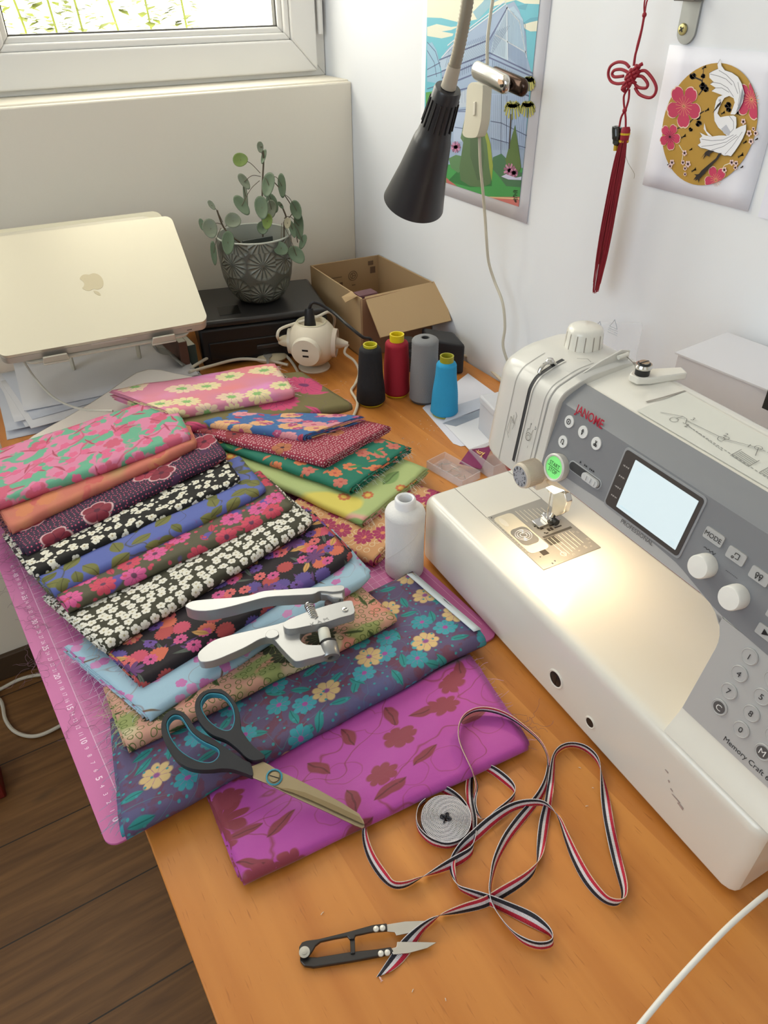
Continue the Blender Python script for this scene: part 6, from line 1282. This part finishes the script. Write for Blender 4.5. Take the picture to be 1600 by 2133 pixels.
# ================================================================ right wall: poster, card, tassel, lamp
class Art(WB):
    """flat printed picture lying in the wall plane x = -d, traced as layers"""
    def __init__(s, x0): super().__init__(); s.x0 = x0; s.k = 0
    def P(s, px, py, lay=None): q = onx(px, py, s.x0); return Vector((s.x0-.000022*(s.k if lay is None else lay), q.y, q.z))
    def poly(s, pts, col, rough=.55, clip=None):
        s.k += 1; W = [s.P(x, y) for x, y in pts]
        if clip: W = clip(W)
        if len(W) < 3: return s
        bm = bmesh.new(); vs = [bm.verts.new(p) for p in W]; es = [bm.edges.new((vs[i], vs[(i+1) % len(vs)])) for i in range(len(vs))]
        bmesh.ops.triangle_fill(bm, use_beauty=True, use_dissolve=False, edges=es, normal=(-1, 0, 0)); bm.verts.index_update(); v = [q.co.copy() for q in bm.verts]; f = []
        for fc in bm.faces:
            ix = [q.index for q in fc.verts]; a, b_, c = (v[i] for i in ix[:3])
            if (b_-a).cross(c-a).x > 0: ix = ix[::-1]
            f.append(tuple(ix))
        bm.free(); s.add(v, f, mat(col, rough)); return s
    def line(s, pts, w, col, bump_=True):
        if bump_: s.k += 1
        for i in range(len(pts)-1):
            a, b_ = s.P(*pts[i]), s.P(*pts[i+1]); d = (b_-a)
            if d.length < 1e-6: continue
            d.normalize(); n_ = Vector((0, -d.z, d.y))*w/2; q = [a-n_, b_-n_, b_+n_, a+n_]
            if (q[1]-q[0]).cross(q[2]-q[0]).x > 0: q = q[::-1]
            s.add(q, [(0, 1, 2, 3)], mat(col, .55))
        return s
def rectclip(y0, y1, z0, z1):
    def f(W):
        for ax, lim, sg in ((1, y0, 1), (1, y1, -1), (2, z0, 1), (2, z1, -1)):
            out = []
            for i in range(len(W)):
                a, b_ = W[i], W[(i+1) % len(W)]; da, db = (a[ax]-lim)*sg, (b_[ax]-lim)*sg
                if da >= 0: out.append(a)
                if (da >= 0) != (db >= 0): out.append(a.lerp(b_, da/(da-db)))
            W = out
            if not W: return []
        return W
    return f
po = thing('poster', 'poster of a glass greenhouse with conifers hung on the right wall behind the lamp', 'poster', (-.001, -.41, .29))
mb = WB(); rows = []
for k in range(13):
    z = .2885+.43*k/12; rows.append([Vector((-.0012-.0012*max(0, 1-k/1.5)*max(0, (j-5)/3.0)**2, -.2520-.3110*j/8, z)) for j in range(9)])
mb.grid(rows).build('poster_paper', mat((238, 238, 246), .6), po, smooth=60, solid=.0004, fixn=False)
Zq = lambda l: [(780+x/4, y/4) for x, y in l]
y1 = onx(893, 0).y; y0 = onx(1084, 425).y; z0 = onx(1082, 431).z+.001; cp = rectclip(y0, y1, z0, .695)
A = Art(-.0026); A.clip = cp
TOPX = [(893, -200), (1180, -200)]
def ap_(l, col): A.poly(Zq(l), col, clip=cp)
ap_([(300, -900), (1700, -900), (1700, 2000), (300, 2000)], (108, 188, 206))
ap_([(300, -900), (1700, -900), (1500, 40), (1250, 30), (1180, 0), (820, 100), (860, 160), (720, 190), (640, 170), (560, 150), (440, 145), (300, 140)], (232, 230, 208))
ap_([(820, 100), (900, 20), (960, -60), (1150, -60), (1000, 20), (860, 170)], (150, 190, 206))
for l in ([(440, 225), (520, 200), (640, 225), (720, 215), (640, 250), (560, 262), (660, 280), (650, 300), (560, 320), (440, 300)], [(1190, 50), (1280, 30), (1260, 85), (1210, 75)], [(1240, 190), (1300, 150), (1370, 140), (1365, 170), (1300, 205), (1250, 210)]): ap_(l, (226, 226, 206) if l[0][0] < 1000 else (96, 168, 190))
ap_([(1240, 205), (1300, 185), (1370, 170), (1365, 260), (1300, 262), (1255, 240)], (228, 226, 206))
# main greenhouse mass
ap_([(600, 420), (700, 310), (900, 175), (1100, 40), (1165, 10), (1210, 90), (1265, 300), (1275, 480), (1320, 640), (1290, 780), (1240, 1420), (560, 1420), (560, 480)], (158, 178, 206))
ap_([(440, 370), (480, 350), (520, 420), (545, 520), (560, 700), (440, 680)], (150, 190, 214))
ap_([(540, 500), (640, 420), (940, 330), (960, 440), (560, 590)], (176, 196, 216)); ap_([(1000, 290), (1105, 80), (1110, 500), (965, 450)], (186, 206, 222)); ap_([(1110, 80), (1160, 50), (1240, 160), (1265, 450), (1115, 350)], (172, 198, 218))
ap_([(970, 780), (1290, 790), (1250, 1240), (970, 1150)], (170, 190, 222)); ap_([(690, 780), (830, 720), (830, 880), (690, 900)], (188, 200, 216)); ap_([(660, 930), (830, 930), (800, 1180), (660, 1180)], (180, 196, 222))
A.k += 1; DK = (98, 108, 146); WH = (216, 224, 234); MDc = (120, 140, 176)
def al(l, w, col): A.line(Zq(l), w, col, False)
for k in range(26):
    x = 560+k*15; al([(x+70+k*5, 410-k*8), (x+30, 560-k*3.6)], .0006, MDc)
for k in range(22): al([(570+k*18, 625-k*7.5), (570+k*18, 700-k*8)], .0007, DK)
for k in range(11): al([(1000+k*10, 300-k*20), (985+k*10, 440+k*4)], .0006, MDc)
for k in range(13): al([(1115+k*12, 75+k*10 if k > 4 else 80+k*5), (1120+k*12, 480+k*10)], .0007, MDc)
for k in range(16): al([(985+k*18, 500+k*10), (985+k*18, 700+k*6)], .0006, DK if k % 3 == 0 else MDc)
for k in range(18): al([(980+k*16, 790), (975+k*15.5, 1250)], .0006, MDc)
for l in ([(540, 500), (960, 330), (1110, 60)], [(560, 595), (960, 440), (1320, 610)], [(565, 650), (960, 480), (1320, 640)], [(570, 720), (970, 560)], [(575, 780), (975, 690), (1290, 800)]): al(l, .0020, DK)
for l in ([(560, 480), (700, 330), (1100, 30)], [(1105, 40), (1112, 500)], [(1105, 60), (1210, 180), (1270, 480)], [(1010, 290), (1270, 440)], [(610, 380), (720, 290), (1090, 10)]): al(l, .0016, WH)
for l in ([(440, 350), (510, 430), (550, 560)], [(440, 420), (500, 520), (520, 640)], [(440, 580), (550, 520)], [(440, 640), (560, 600)], [(440, 740), (560, 700)], [(660, 930), (820, 930)], [(670, 1060), (800, 1080)], [(970, 1010), (1060, 1025), (1270, 1130)], [(970, 1150), (1260, 1230)], [(1105, 800), (1100, 1200)], [(1060, 700), (1055, 1300)], [(690, 920), (830, 905)]): al(l, .0012, DK)
for k in range(8): al([(600+k*26, 800-k*9), (600+k*26, 890-k*6)], .0006, MDc)
ap_([(430, 770), (490, 760), (500, 860), (430, 960)], (90, 160, 80))
ap_([(300, 1400), (620, 1370), (1000, 1380), (1240, 1400), (1250, 1700), (300, 1560)], (74, 156, 84))
ap_([(1220, 1640), (1230, 1900), (920, 1640), (1060, 1640)], (206, 118, 112)); ap_([(600, 1480), (700, 1560), (600, 1540)], (190, 108, 100))
ap_([(920, 1636), (1225, 1650), (1225, 1665), (920, 1645)], (230, 190, 150))
ap_([(620, 1500), (700, 1420), (980, 1470), (980, 1550), (800, 1560), (650, 1520)], (56, 120, 66))
for l, c_ in (([(640, 1400), (620, 1320), (680, 1290), (730, 1300), (760, 1400), (700, 1440)], (96, 136, 92)), ([(980, 1400), (990, 1310), (1060, 1280), (1110, 1330), (1130, 1420), (1240, 1440), (1220, 1560), (1100, 1550), (1040, 1470)], (74, 118, 84))): ap_(l, c_)
ap_([(760, 960), (780, 1060), (750, 1200), (720, 1150)], (104, 130, 90))
ap_([(835, 850), (780, 1030), (740, 1200), (710, 1400), (720, 1500), (800, 1550), (900, 1560), (970, 1530), (985, 1400), (960, 1200), (900, 1040)], (92, 118, 80))
ap_([(900, 1040), (940, 1100), (970, 1200), (990, 1380), (980, 1510), (960, 1400), (940, 1200)], (150, 164, 72)); ap_([(850, 900), (800, 1100), (800, 1300), (860, 1500), (900, 1500), (920, 1300), (900, 1100)], (82, 104, 74))
ap_([(1175, 1040), (1130, 1200), (1095, 1330), (1110, 1420), (1210, 1430), (1225, 1390), (1200, 1200)], (96, 122, 66))
ap_([(1135, 950), (1148, 950), (1130, 1240), (1120, 1240)], (70, 60, 60))
for cx, cy, r in ((1155, 905, 70), (1280, 900, 60), (1290, 690, 50)):
    A.k += 1
    for k in range(14):
        a = k*2*PI/14+.3; A.line(Zq([(cx, cy-20), (cx+r*.7*math.cos(a), cy-30+r*.45*math.sin(a)), (cx+r*math.cos(a), cy+r*math.sin(a)*1.1+14)]), .0034, (190, 184, 96) if k % 3 else (136, 138, 66), False)
for cx, cy, r in ((680, 1225, 40), (1130, 1420, 50), (1165, 1440, 34)):
    A.k += 1
    for k in range(11):
        a = k*2*PI/11; A.line(Zq([(cx, cy), (cx+r*math.cos(a), cy+r*math.sin(a)*1.2)]), .0035, (206, 140, 176) if k % 2 else (160, 100, 130), False)
ap_([(1060, 1470), (1100, 1450), (1180, 1480), (1230, 1470), (1225, 1500), (1120, 1495)], (206, 206, 236))
A.k += 1; rq = random.Random(8)
for k in range(16): A.line(Zq([(1155+rq.random()*40, 1585+k*6.5), (1160+rq.random()*40, 1588+k*6.5)]), .0009, (40, 50, 36), False)
A.build('printed_picture', None, po, smooth=0, fixn=False)

# ---- crane card
cdp = thing('art_card', 'white square card with a white crane on a gold disc, taped to the right wall', 'art card', (-.001, -.86, .386))
q_ = [onx(1402, 95), onx(1338, 384), onx(1560, 440), onx(1606, 110)]
yL, yR, zt, zb = -.7780, -.9395, .5425, .3862
mb = WB(); rows = []
for k in range(9): rows.append([Vector((-.0012-.0015*max(0, 1-k/1.5)*(j/6)**2, yL+(yR-yL)*j/6-.004*(k/8)*0, zb+(zt-zb)*k/8)) for j in range(7)])
mb.grid(rows).build('card_sheet', mat((236, 236, 246), .6), cdp, smooth=60, solid=.0005, fixn=False)
Zc = lambda l: [(1180+x/3.281, y/3.281) for x, y in l]
G = Art(-.0028)
e = [onx(*Zc([p])[0] , -.0028) for p in ((655, 860), (1320, 800), (1100, 435), (930, 1275))]
cy = (e[0].y+e[1].y)/2; cz_ = (e[2].z+e[3].z)/2; ry = abs(e[0].y-e[1].y)/2; rz = (e[2].z-e[3].z)/2
def circlip(W):
    out = []
    for p in W:
        dy, dz = (p.y-cy)/ry, (p.z-cz_)/rz; r_ = math.hypot(dy, dz)
        out.append(Vector((p.x, cy+dy/r_*ry, cz_+dz/r_*rz)) if r_ > 1 else p)
    return out
G.k = 1; G.add([Vector((-.0028, cy+ry*math.cos(a), cz_+rz*math.sin(a))) for a in np.linspace(0, 2*PI, 60, endpoint=False)], [tuple(range(60))], mat((190, 148, 62), .5))
def blossom(cx, cy_, r, col, dark, n=5, rot=0, clip=None):
    pts = []
    for k in range(n*12):
        a = rot+2*PI*k/(n*12); pet = abs(math.cos(a*n/2-rot*n/2))**.5; notch = .06*math.exp(-((((a-rot)*n/(2*PI)) % 1-.0)**2)/.003)+.06*math.exp(-((((a-rot)*n/(2*PI)) % 1-1.0)**2)/.003); rr_ = r*(.42+.58*pet-notch); pts.append((cx+rr_*math.cos(a)*.93, cy_+rr_*math.sin(a)*1.18))
    G.poly(Zc([((x-cx)*1.06+cx, (y-cy_)*1.06+cy_) for x, y in pts]), (240, 214, 190), clip=clip); G.poly(Zc(pts), col, clip=clip)
    if dark:
        G.k += 1
        for k in range(15): a = rot+2*PI*k/15; G.line(Zc([(cx, cy_), (cx+r*.45*math.cos(a), cy_+r*.55*math.sin(a))]), .0004, dark, False)
PK = (204, 62, 98)
BKc = (44, 34, 30)
def twig(l, w=.0009, col=BKc): G.line(Zc(l), w, col)
twig([(905, 650), (940, 600), (925, 550), (880, 530)], .0016); twig([(750, 880), (820, 860), (880, 800), (940, 760)], .0014); twig([(930, 560), (935, 500), (940, 450)]); twig([(770, 990), (800, 1040), (790, 1100)], .0009, (238, 232, 210)); twig([(1050, 1190), (1080, 1130), (1130, 1110)], .0009, (238, 232, 210))
rq = random.Random(6)
for cx, cy_, s_ in ((865, 520, 26), (935, 520, 18), (935, 590, 30), (955, 610, 22), (1105, 720, 26), (1110, 750, 20), (900, 800, 22), (905, 845, 24), (850, 885, 16), (1185, 770, 22)):
    G.k += 1
    for k in range(7): a = k*.9+rq.random(); G.poly(Zc([(cx+s_*.5*math.cos(a)+s_*.45*math.cos(b_), cy_+s_*.5*math.sin(a)+s_*.45*math.sin(b_)) for b_ in np.linspace(0, 2*PI, 7, endpoint=False)]), BKc); G.k -= 1
for cx, cy_, s_ in ((940, 460, 30), (960, 750, 30), (800, 930, 34), (850, 1020, 20), (870, 1160, 34), (1190, 1060, 40), (1070, 770, 26), (1220, 970, 24), (700, 1120, 20), (1300, 950, 18), (1200, 1140, 18)):
    G.k += 1
    for k in range(7): a = k*.55-1.6; G.line(Zc([(cx-s_*.3+k*s_*.12, cy_+s_*.5-k*s_*.16), (cx-s_*.3+k*s_*.12+s_*.4*math.cos(a), cy_+s_*.5-k*s_*.16+s_*.4*math.sin(a))]), .0012, (60, 50, 34), False)
blossom(805, 725, 125, PK, (236, 170, 120), rot=.35); blossom(710, 935, 76, PK, (90, 30, 50), rot=.2); blossom(1268, 680, 118, PK, (236, 170, 120), rot=.0, clip=circlip); blossom(1025, 1230, 82, PK, (236, 170, 120), rot=.5, clip=circlip)
for cx, cy_, s_ in ((725, 1110, 18), (712, 1135, 15), (800, 1110, 15), (835, 1120, 20), (815, 1150, 14), (815, 1190, 12), (812, 1045, 18), (1135, 1110, 18), (1165, 1115, 16), (1160, 1145, 14), (1085, 1160, 18), (1215, 830, 18), (1255, 910, 20), (1300, 910, 16), (1268, 965, 18), (1285, 880, 12)): blossom(cx, cy_, s_, (236, 206, 206), (80, 50, 60), rot=.3)
WHc = (242, 242, 246)
OUT = (96, 92, 96)
cr_ = [(1060, 405), (1068, 450), (1090, 480), (1140, 497), (1180, 525), (1205, 570), (1224, 640), (1212, 700), (1190, 745), (1160, 782), (1128, 780), (1142, 745), (1158, 700), (1150, 670), (1120, 655), (1088, 668), (1068, 700), (1050, 740), (1040, 775), (1060, 800), (1100, 792), (1150, 788), (1168, 800), (1170, 850), (1165, 880), (1200, 862), (1236, 850), (1235, 890), (1215, 940), (1190, 985), (1160, 1030), (1132, 1066), (1110, 1060), (1085, 1062), (1060, 1048), (1035, 1040), (1000, 1030), (960, 1015), (925, 1008), (905, 990), (925, 975), (918, 945), (935, 930), (920, 905), (960, 925), (1000, 932), (1050, 925), (1085, 925), (1105, 928), (1080, 900), (1045, 870), (1020, 825), (1016, 780), (1022, 730), (1030, 690), (1045, 662), (1075, 650), (1000, 622), (1030, 600), (990, 575), (1015, 560), (985, 530), (985, 500), (1010, 485), (1045, 470), (1040, 440)]
G.poly(Zc([((x-1100)*1.012+1100, (y-750)*1.010+750) for x, y in cr_]), OUT); G.poly(Zc(cr_), WHc)
G.poly(Zc([(950, 840), (946, 880), (975, 925), (1005, 932), (965, 895)]), WHc)
G.k += 1
for l in ([(990, 505), (1050, 520), (1100, 540), (1140, 580)], [(1000, 560), (1060, 570), (1110, 600), (1150, 660)], [(1020, 600), (1070, 600), (1120, 630)], [(1050, 480), (1100, 510), (1150, 560), (1180, 640)], [(930, 950), (1000, 960), (1080, 955), (1150, 920)], [(930, 1000), (1010, 990), (1100, 970), (1170, 920)], [(1000, 1025), (1080, 1000), (1180, 930)], [(1090, 1055), (1140, 1000), (1210, 900)], [(1120, 790), (1150, 830), (1150, 880), (1110, 925)], [(1180, 560), (1195, 640), (1180, 720)]): G.line(Zc(l), .0005, (130, 130, 140), False)
G.poly(Zc([(1100, 850), (1130, 900), (1120, 925), (1085, 912), (1065, 880)]), (196, 198, 208)); G.poly(Zc([(1210, 600), (1222, 650), (1195, 735), (1165, 772), (1190, 700)]), (150, 152, 162))
G.poly(Zc([(1066, 690), (1062, 712), (1005, 775), (1040, 715)]), BKc); G.poly(Zc([(1048, 680), (1064, 676), (1066, 690), (1050, 695)]), (186, 186, 196))
G.poly(Zc([(1050, 1045), (1070, 1045), (1045, 1085), (950, 1185), (925, 1215), (885, 1235), (905, 1200), (930, 1165), (1030, 1080)]), BKc)
G.poly(Zc([(905, 1190), (950, 1170), (960, 1180), (920, 1215), (912, 1250), (905, 1215), (875, 1230), (895, 1200), (880, 1190)]), BKc); G.poly(Zc([(980, 1025), (1020, 1030), (990, 1050), (985, 1070), (965, 1060), (940, 1090), (955, 1050), (925, 1085), (960, 1035)]), BKc)
G.build('printed_crane', None, cdp, smooth=0, fixn=False)
mb = WB(); mb.box((-.0012, -1.12, .385-.002), (-.0004, -.953, .545)); o = mb.build('art_card', mat((232, 232, 244), .6)); tag(o, 'blank white edge of a second card cut off at the right frame edge', 'art card')
# ---- metal bracket
br_ = thing('wall_bracket', 'grey metal shelf bracket with a brass screw above the crane card', 'bracket', (-.002, -.79, .56))
P0, P1 = onx(1409, 82, -.002), onx(1448, 76, -.002); w2 = abs(P1.y-P0.y)/2; ycb = (P0.y+P1.y)/2; zbb = onx(1422, 92).z; pts = [Vector((-.0005, ycb-w2, .75)), Vector((-.0005, ycb+w2, .75))]+[Vector((-.0005, ycb+w2*math.cos(a), zbb+w2+w2*math.sin(a))) for a in np.linspace(0, -PI, 15)]
WB().prism(pts, (-1, 0, 0), .003).build('bracket_plate', mat((160, 162, 160), .42, metal=.6), br_, bevel=.0008)
PS = onx(1422, 61, -.004); Msx = frame(PS, (-1, 0, 0), (0, 1, 0)); o = WB(); o.lathe([(.0062, 0), (.0052, .0016), (0, .0024)], n=28, M=Msx); o.build('screw', mat((196, 186, 130), .35, metal=.7), br_); o = WB(); o.box((-.003, -.0006, .002), (.003, .0006, .0027), None, Msx @ Matrix.Rotation(.6, 4, 'Z')); o.box((-.0006, -.003, .002), (.0006, .003, .0027), None, Msx @ Matrix.Rotation(.6, 4, 'Z')); o.build('screw_cross', M_blk, br_)
o = WB(); zz_ = onx(1420, 1, -.002).z; o.box((-.018, ycb-w2*1.15, zz_+.0), (-.0035, ycb+w2*1.15, zz_+.004)); o.build('bracket_arm', mat((120, 116, 112), .42, metal=.6), br_, bevel=.0008)
# ---- red knotted tassel
X0 = -.045; M_red = mat((150, 18, 40), .6); tq = onx(1320, 160, X0); ts = thing('hanging_tassel', 'red knotted cord charm with a long silky tassel hanging on the right wall', 'tassel', (X0, tq.y, tq.z))
O = lambda px, py, dx=0: onx(px, py, X0+dx)
Zt = lambda x, y: (1180+x/3.281, y/3.281)
def cord(pts, r, name, m=M_red, n=7, par=ts): return WB().tube(spline([O(*Zt(p[0], p[1]), p[2] if len(p) > 2 else 0) for p in pts], 6), r, n=n).build(name, m, par)
cord([(575, -420), (560, -60), (545, 30), (535, 95)], .0009, 'cord'); cord([(590, -420), (545, -60), (532, 30), (532, 95)], .0009, 'cord')
cord([(532, 105), (515, 200), (492, 300), (470, 380), (460, 450)], .0014, 'cord'); cord([(536, 105), (508, 220), (480, 330), (463, 450)], .0011, 'cord')
kq = [(533, 102, .0026), (398, 755, .0028)]
for (x, y, r) in kq: WB().lathe([(r*math.sin(a), -r*math.cos(a)*1.1) for a in np.linspace(0.05, PI-.05, 9)], n=16, M=Matrix.Translation(O(*Zt(x, y)))).build('small_knot', M_red, ts)
for pts in ([(430, 460), (400, 430), (350, 425), (300, 455), (286, 510), (305, 555), (350, 572), (400, 565)], [(430, 500), (380, 475), (330, 480), (312, 505), (330, 525), (390, 520)], [(490, 490), (540, 485), (590, 540), (615, 600), (600, 650), (560, 668), (500, 645), (470, 600)], [(480, 520), (520, 525), (555, 570), (545, 600), (500, 600), (470, 580)]): cord(pts, .0018, 'knot_loop')
kn = WB(); kc = O(*Zt(448, 530), -.001)
for i in range(5):
    for j in range(4):
        u = (i-2)*.0052; v = (j-1.5)*.0055; c_ = kc+Vector((-.003*math.cos((i-2)*.5)*math.cos((j-1.5)*.5), -u*.72+v*.30, -u*.55*0-v+u*.45)); a = PI/4 if (i+j) % 2 else -PI/4; d = Vector((0, math.cos(a), math.sin(a)))*.0030; kn.tube([c_-d+Vector((.0018, 0, 0)), c_-d*.5, c_+Vector((-.0012, 0, 0)), c_+d*.5, c_+d+Vector((.0018, 0, 0))], .0021, n=8)
kn.build('woven_knot', M_red, ts)
cord([(425, 600), (395, 650), (392, 700), (398, 750)], .0013, 'cord'); cord([(430, 610), (425, 680), (405, 750)], .0013, 'cord'); cord([(398, 760), (375, 800), (362, 865)], .0013, 'cord'); cord([(400, 760), (405, 810), (405, 870)], .0013, 'cord')
bd_ = WB(); bd_.tube(spline([O(*Zt(x, y), -.001) for x, y in ((348, 862), (345, 880), (346, 930), (344, 975), (340, 992))], 4), [.0035]*2+[.0062]*8+[.0052]*4+[.0038]*2+[.003], n=14); bd_.build('dark_bead', mat((30, 34, 30), .2, coat=.5), ts)
cord([(340, 990), (338, 1010), (336, 1030)], .0030, 'bead_tassel', mat((196, 160, 30), .6))
hd_ = WB(); hd_.tube([O(*Zt(x, y)) for x, y in ((408, 868), (406, 890), (400, 930), (392, 975))], [.0045, .0058, .0056, .0052], n=16); hd_.build('tassel_head', M_red, ts)
for y, x in ((915, 403), (965, 393)): WB().tube([O(*Zt(x+1, y-7)), O(*Zt(x-1, y+7))], .0061, n=16).build('gold_band', mat((214, 180, 40), .35, metal=.3), ts)
rq = random.Random(11); tb_ = WB()
for k in range(95):
    o1, o2 = rq.uniform(-36, 36), rq.gauss(0, .0028); e_ = rq.choice((1, .95, .9, .82, .72)); x9, y9 = 388, 960; pts = []
    for t_ in np.linspace(0, 1, 8):
        tt = t_*e_*rq.uniform(.97, 1); x = x9-(388-195)*tt+o1*np.interp(tt, [0, .1, .3, .6, .8, 1], [.6, .95, 1.05, 1.15, 1.0, .55])+3*math.sin(t_*5+k); y = y9+(2010-960)*tt
        pts.append(O(*Zt(x, y), -o2*(.8+tt*.5)-.001))
    tb_.tube(spline(pts, 2), .00062, n=4)
tag(tb_.build('tassel_strands', mat((142, 10, 34), .5), ts, smooth=0), kind='stuff')
cord([(400, 1050), (420, 1110), (450, 1160), (465, 1190), (462, 1220)], .00025, 'loose_strand', mat((120, 110, 80), .8), n=4)
# ---- lamp with gooseneck
LX = -.215
lo_, l1 = onx(862, 422, LX), onx(934, 182, LX); axd = (lo_-l1).normalized(); 
lm = thing('lamp', 'black cone lamp shade on a ribbed grey gooseneck in front of the poster', 'lamp', tuple(l1))
M_sh = mat((36, 36, 40), .38, coat=.1); Ml = frame(l1, axd, (0, 1, 0)); LL = (lo_-l1).length
prof = [(.0, .0), (.0165, .001), (.0178, .004), (.0185, .02), (.0205, LL*.30), (.0235, LL*.385), (.0252, LL*.41), (.0262, LL*.44), (.0335, LL*.70), (.0440, LL*.985), (.0445, LL), (.0432, LL), (.0325, LL*.70), (.0250, LL*.45), (.0, LL*.42)]
WB().lathe(prof, n=64, M=Ml, cap0=False, cap1=False).build('lamp_shade', M_sh, lm, smooth=50, fixn=False)
vt = WB()
for k in range(16):
    a = 2*PI*k/16; a_ = Ml @ Vector((.0190*math.cos(a), .0190*math.sin(a), LL*.09)); b_ = Ml @ Vector((.0214*math.cos(a), .0214*math.sin(a), LL*.30)); vt.tube([a_, b_], .0009, n=6)
vt.build('shade_vents', mat((14, 14, 16), .6), lm)
WB().lathe([(.0, LL*.5), (.016, LL*.52), (.022, LL*.66), (.024, LL*.76), (.018, LL*.86), (0, LL*.90)], n=32, M=Ml).build('bulb', mat((230, 228, 220), .3), lm)
up = -axd; nk = [l1+up*.0, l1+up*.035]; pts = [l1-axd*.0, onx(940, 160, LX), onx(952, 118, LX), onx(964, 60, LX), onx(974, 0, LX), onx(984, -80, LX), onx(996, -170, LX)]
WB().tube([pts[0], pts[0].lerp(pts[2], .72)], [.0098, .0082], n=20).build('neck_sleeve', mat((176, 166, 150), .5), lm)
sp_ = spline(pts[1:], 14); sp2 = []; rs = []
for i in range(len(sp_)-1):
    L_ = (sp_[i+1]-sp_[i]).length; n_ = max(1, int(L_/.0014))
    for k in range(n_): sp2.append(sp_[i].lerp(sp_[i+1], k/n_))
rs = [.0078 if k % 2 else .0070 for k in range(len(sp2))]
WB().tube(sp2, rs, M_st if False else None, n=18).build('gooseneck', mat((150, 142, 126), .45, metal=.4), lm, smooth=60)
WB().tube([sp2[-1], Vector((LX, sp2[-1].y-.01, .86))], .0075, n=14).build('neck_mount', mat((150, 142, 126), .45, metal=.4), lm)
# cord with inline switch, hanging near the wall
CX = -.055; M_crd = mat((206, 200, 182), .5); lc = thing('switched_cable', 'cream lamp cord hanging in front of the poster with an in-line switch', 'cord', tuple(onx(1005, 230, CX)))
Zl = lambda x, y: (780+x/4, y/4)
up_ = [(1000, -400), (995, -200), (985, 0), (970, 100), (950, 260), (940, 400), (940, 560), (930, 700)]
dn_ = [(875, 1130), (878, 1250), (885, 1400), (905, 1600), (925, 1850), (935, 2000)]
WB().tube(spline([onx(*Zl(x, y), CX) for x, y in up_], 6), .0024, n=9).build('cord_upper', M_crd, lc)
lower = [onx(*Zl(x, y), CX) for x, y in dn_]+[onx(1018, 545, CX+.01), onx(1030, 585, CX+.02), onx(1047, 630, CX+.02), onx(1052, 680, CX+.02), onx(1048, 720, CX+.02), onx(1060, 760, CX+.03), at(1075, 800, .01), at(1090, 830, .004)]
WB().tube(spline(lower, 6), .0024, n=9).build('cord_lower', M_crd, lc)
sw = [(870, 690), (905, 680), (965, 700), (980, 720), (972, 860), (962, 1000), (935, 1110), (905, 1140), (830, 1135), (805, 1100), (812, 1060), (835, 900), (845, 740)]
pl_ = (Vector((CX-.010, 0, 0)), Vector((-1, 0, 0))); pts = [onx(*Zl(x, y), CX+.004) for x, y in smooth_closed(sw, 3)]
swb = WB().prism(pts, (-1, 0, 0), .017).build('switch_body', mat((216, 210, 190), .45), lc, bevel=.003, seg=3, smooth=45)
pts = [onx(*Zl(x, y), CX-.013) for x, y in ((835, 850), (850, 845), (845, 960), (828, 965))]; WB().prism(pts, (-1, 0, 0), .0025).build('switch_rocker', mat((222, 216, 200), .4), swb, bevel=.0008)
# chrome clip holding the poster
cl_ = thing('metal_clip', 'shiny chrome tube clip hanging in front of the poster beside the cord', 'clip', tuple(onx(1035, 165, -.075)))
a_, b_ = onx(*Zl(862, 590), -.080), onx(*Zl(1080, 700), -.080); dd_ = (b_-a_).normalized(); up = Vector((0, 0, 1)); up = (up-dd_*up.dot(dd_)).normalized(); nn_ = dd_.cross(up)
def capsule(a_, b_, r, flat_):
    mb = WB(); L_ = (b_-a_).length; rows = []
    for k in list(np.linspace(-PI/2, 0, 7))+list(np.linspace(0, PI/2, 7)):
        off = (-r*.8+r*.8*(1+math.sin(k))) if k <= 0 else None
        c_ = a_+dd_*(r*math.sin(k)) if k <= 0 and len(rows) < 7 else b_+dd_*(r*math.sin(k)); q = max(math.cos(k), .02)*r
        rows.append([c_+up*q*math.cos(t_)+nn_*q*flat_*math.sin(t_) for t_ in np.linspace(0, 2*PI, 24, endpoint=False)])
    mb.grid(rows, None, closed=True); return mb
capsule(a_, b_, .0125, .6).build('clip_jaw', M_chrome, cl_, smooth=60)
sh = nn_*(.012 if nn_.x > 0 else -.012)
capsule(a_+sh+dd_*.026, b_+sh+dd_*.024+up*.002, .0118, .6).build('clip_back', mat((70, 54, 46), .15, metal=.8), cl_, smooth=60)
c_ = b_+dd_*.004+(nn_*-.0075 if nn_.x > 0 else nn_*.0075); WB().lathe([(0, 0), (.0030, .0006), (0, .0012)], n=14, M=frame(c_, (nn_ if nn_.x < 0 else -nn_), (0, 1, 0))).build('clip_rivet', M_blk, cl_)
q = [onx(*Zl(x, y), -.0885) for x, y in ((1035, 655), (1065, 665), (1075, 700), (1040, 705), (1030, 680))]; WB().prism(q, (-1, 0, 0), .0008).build('clip_tab', mat((226, 190, 160), .4, metal=.5), cl_)
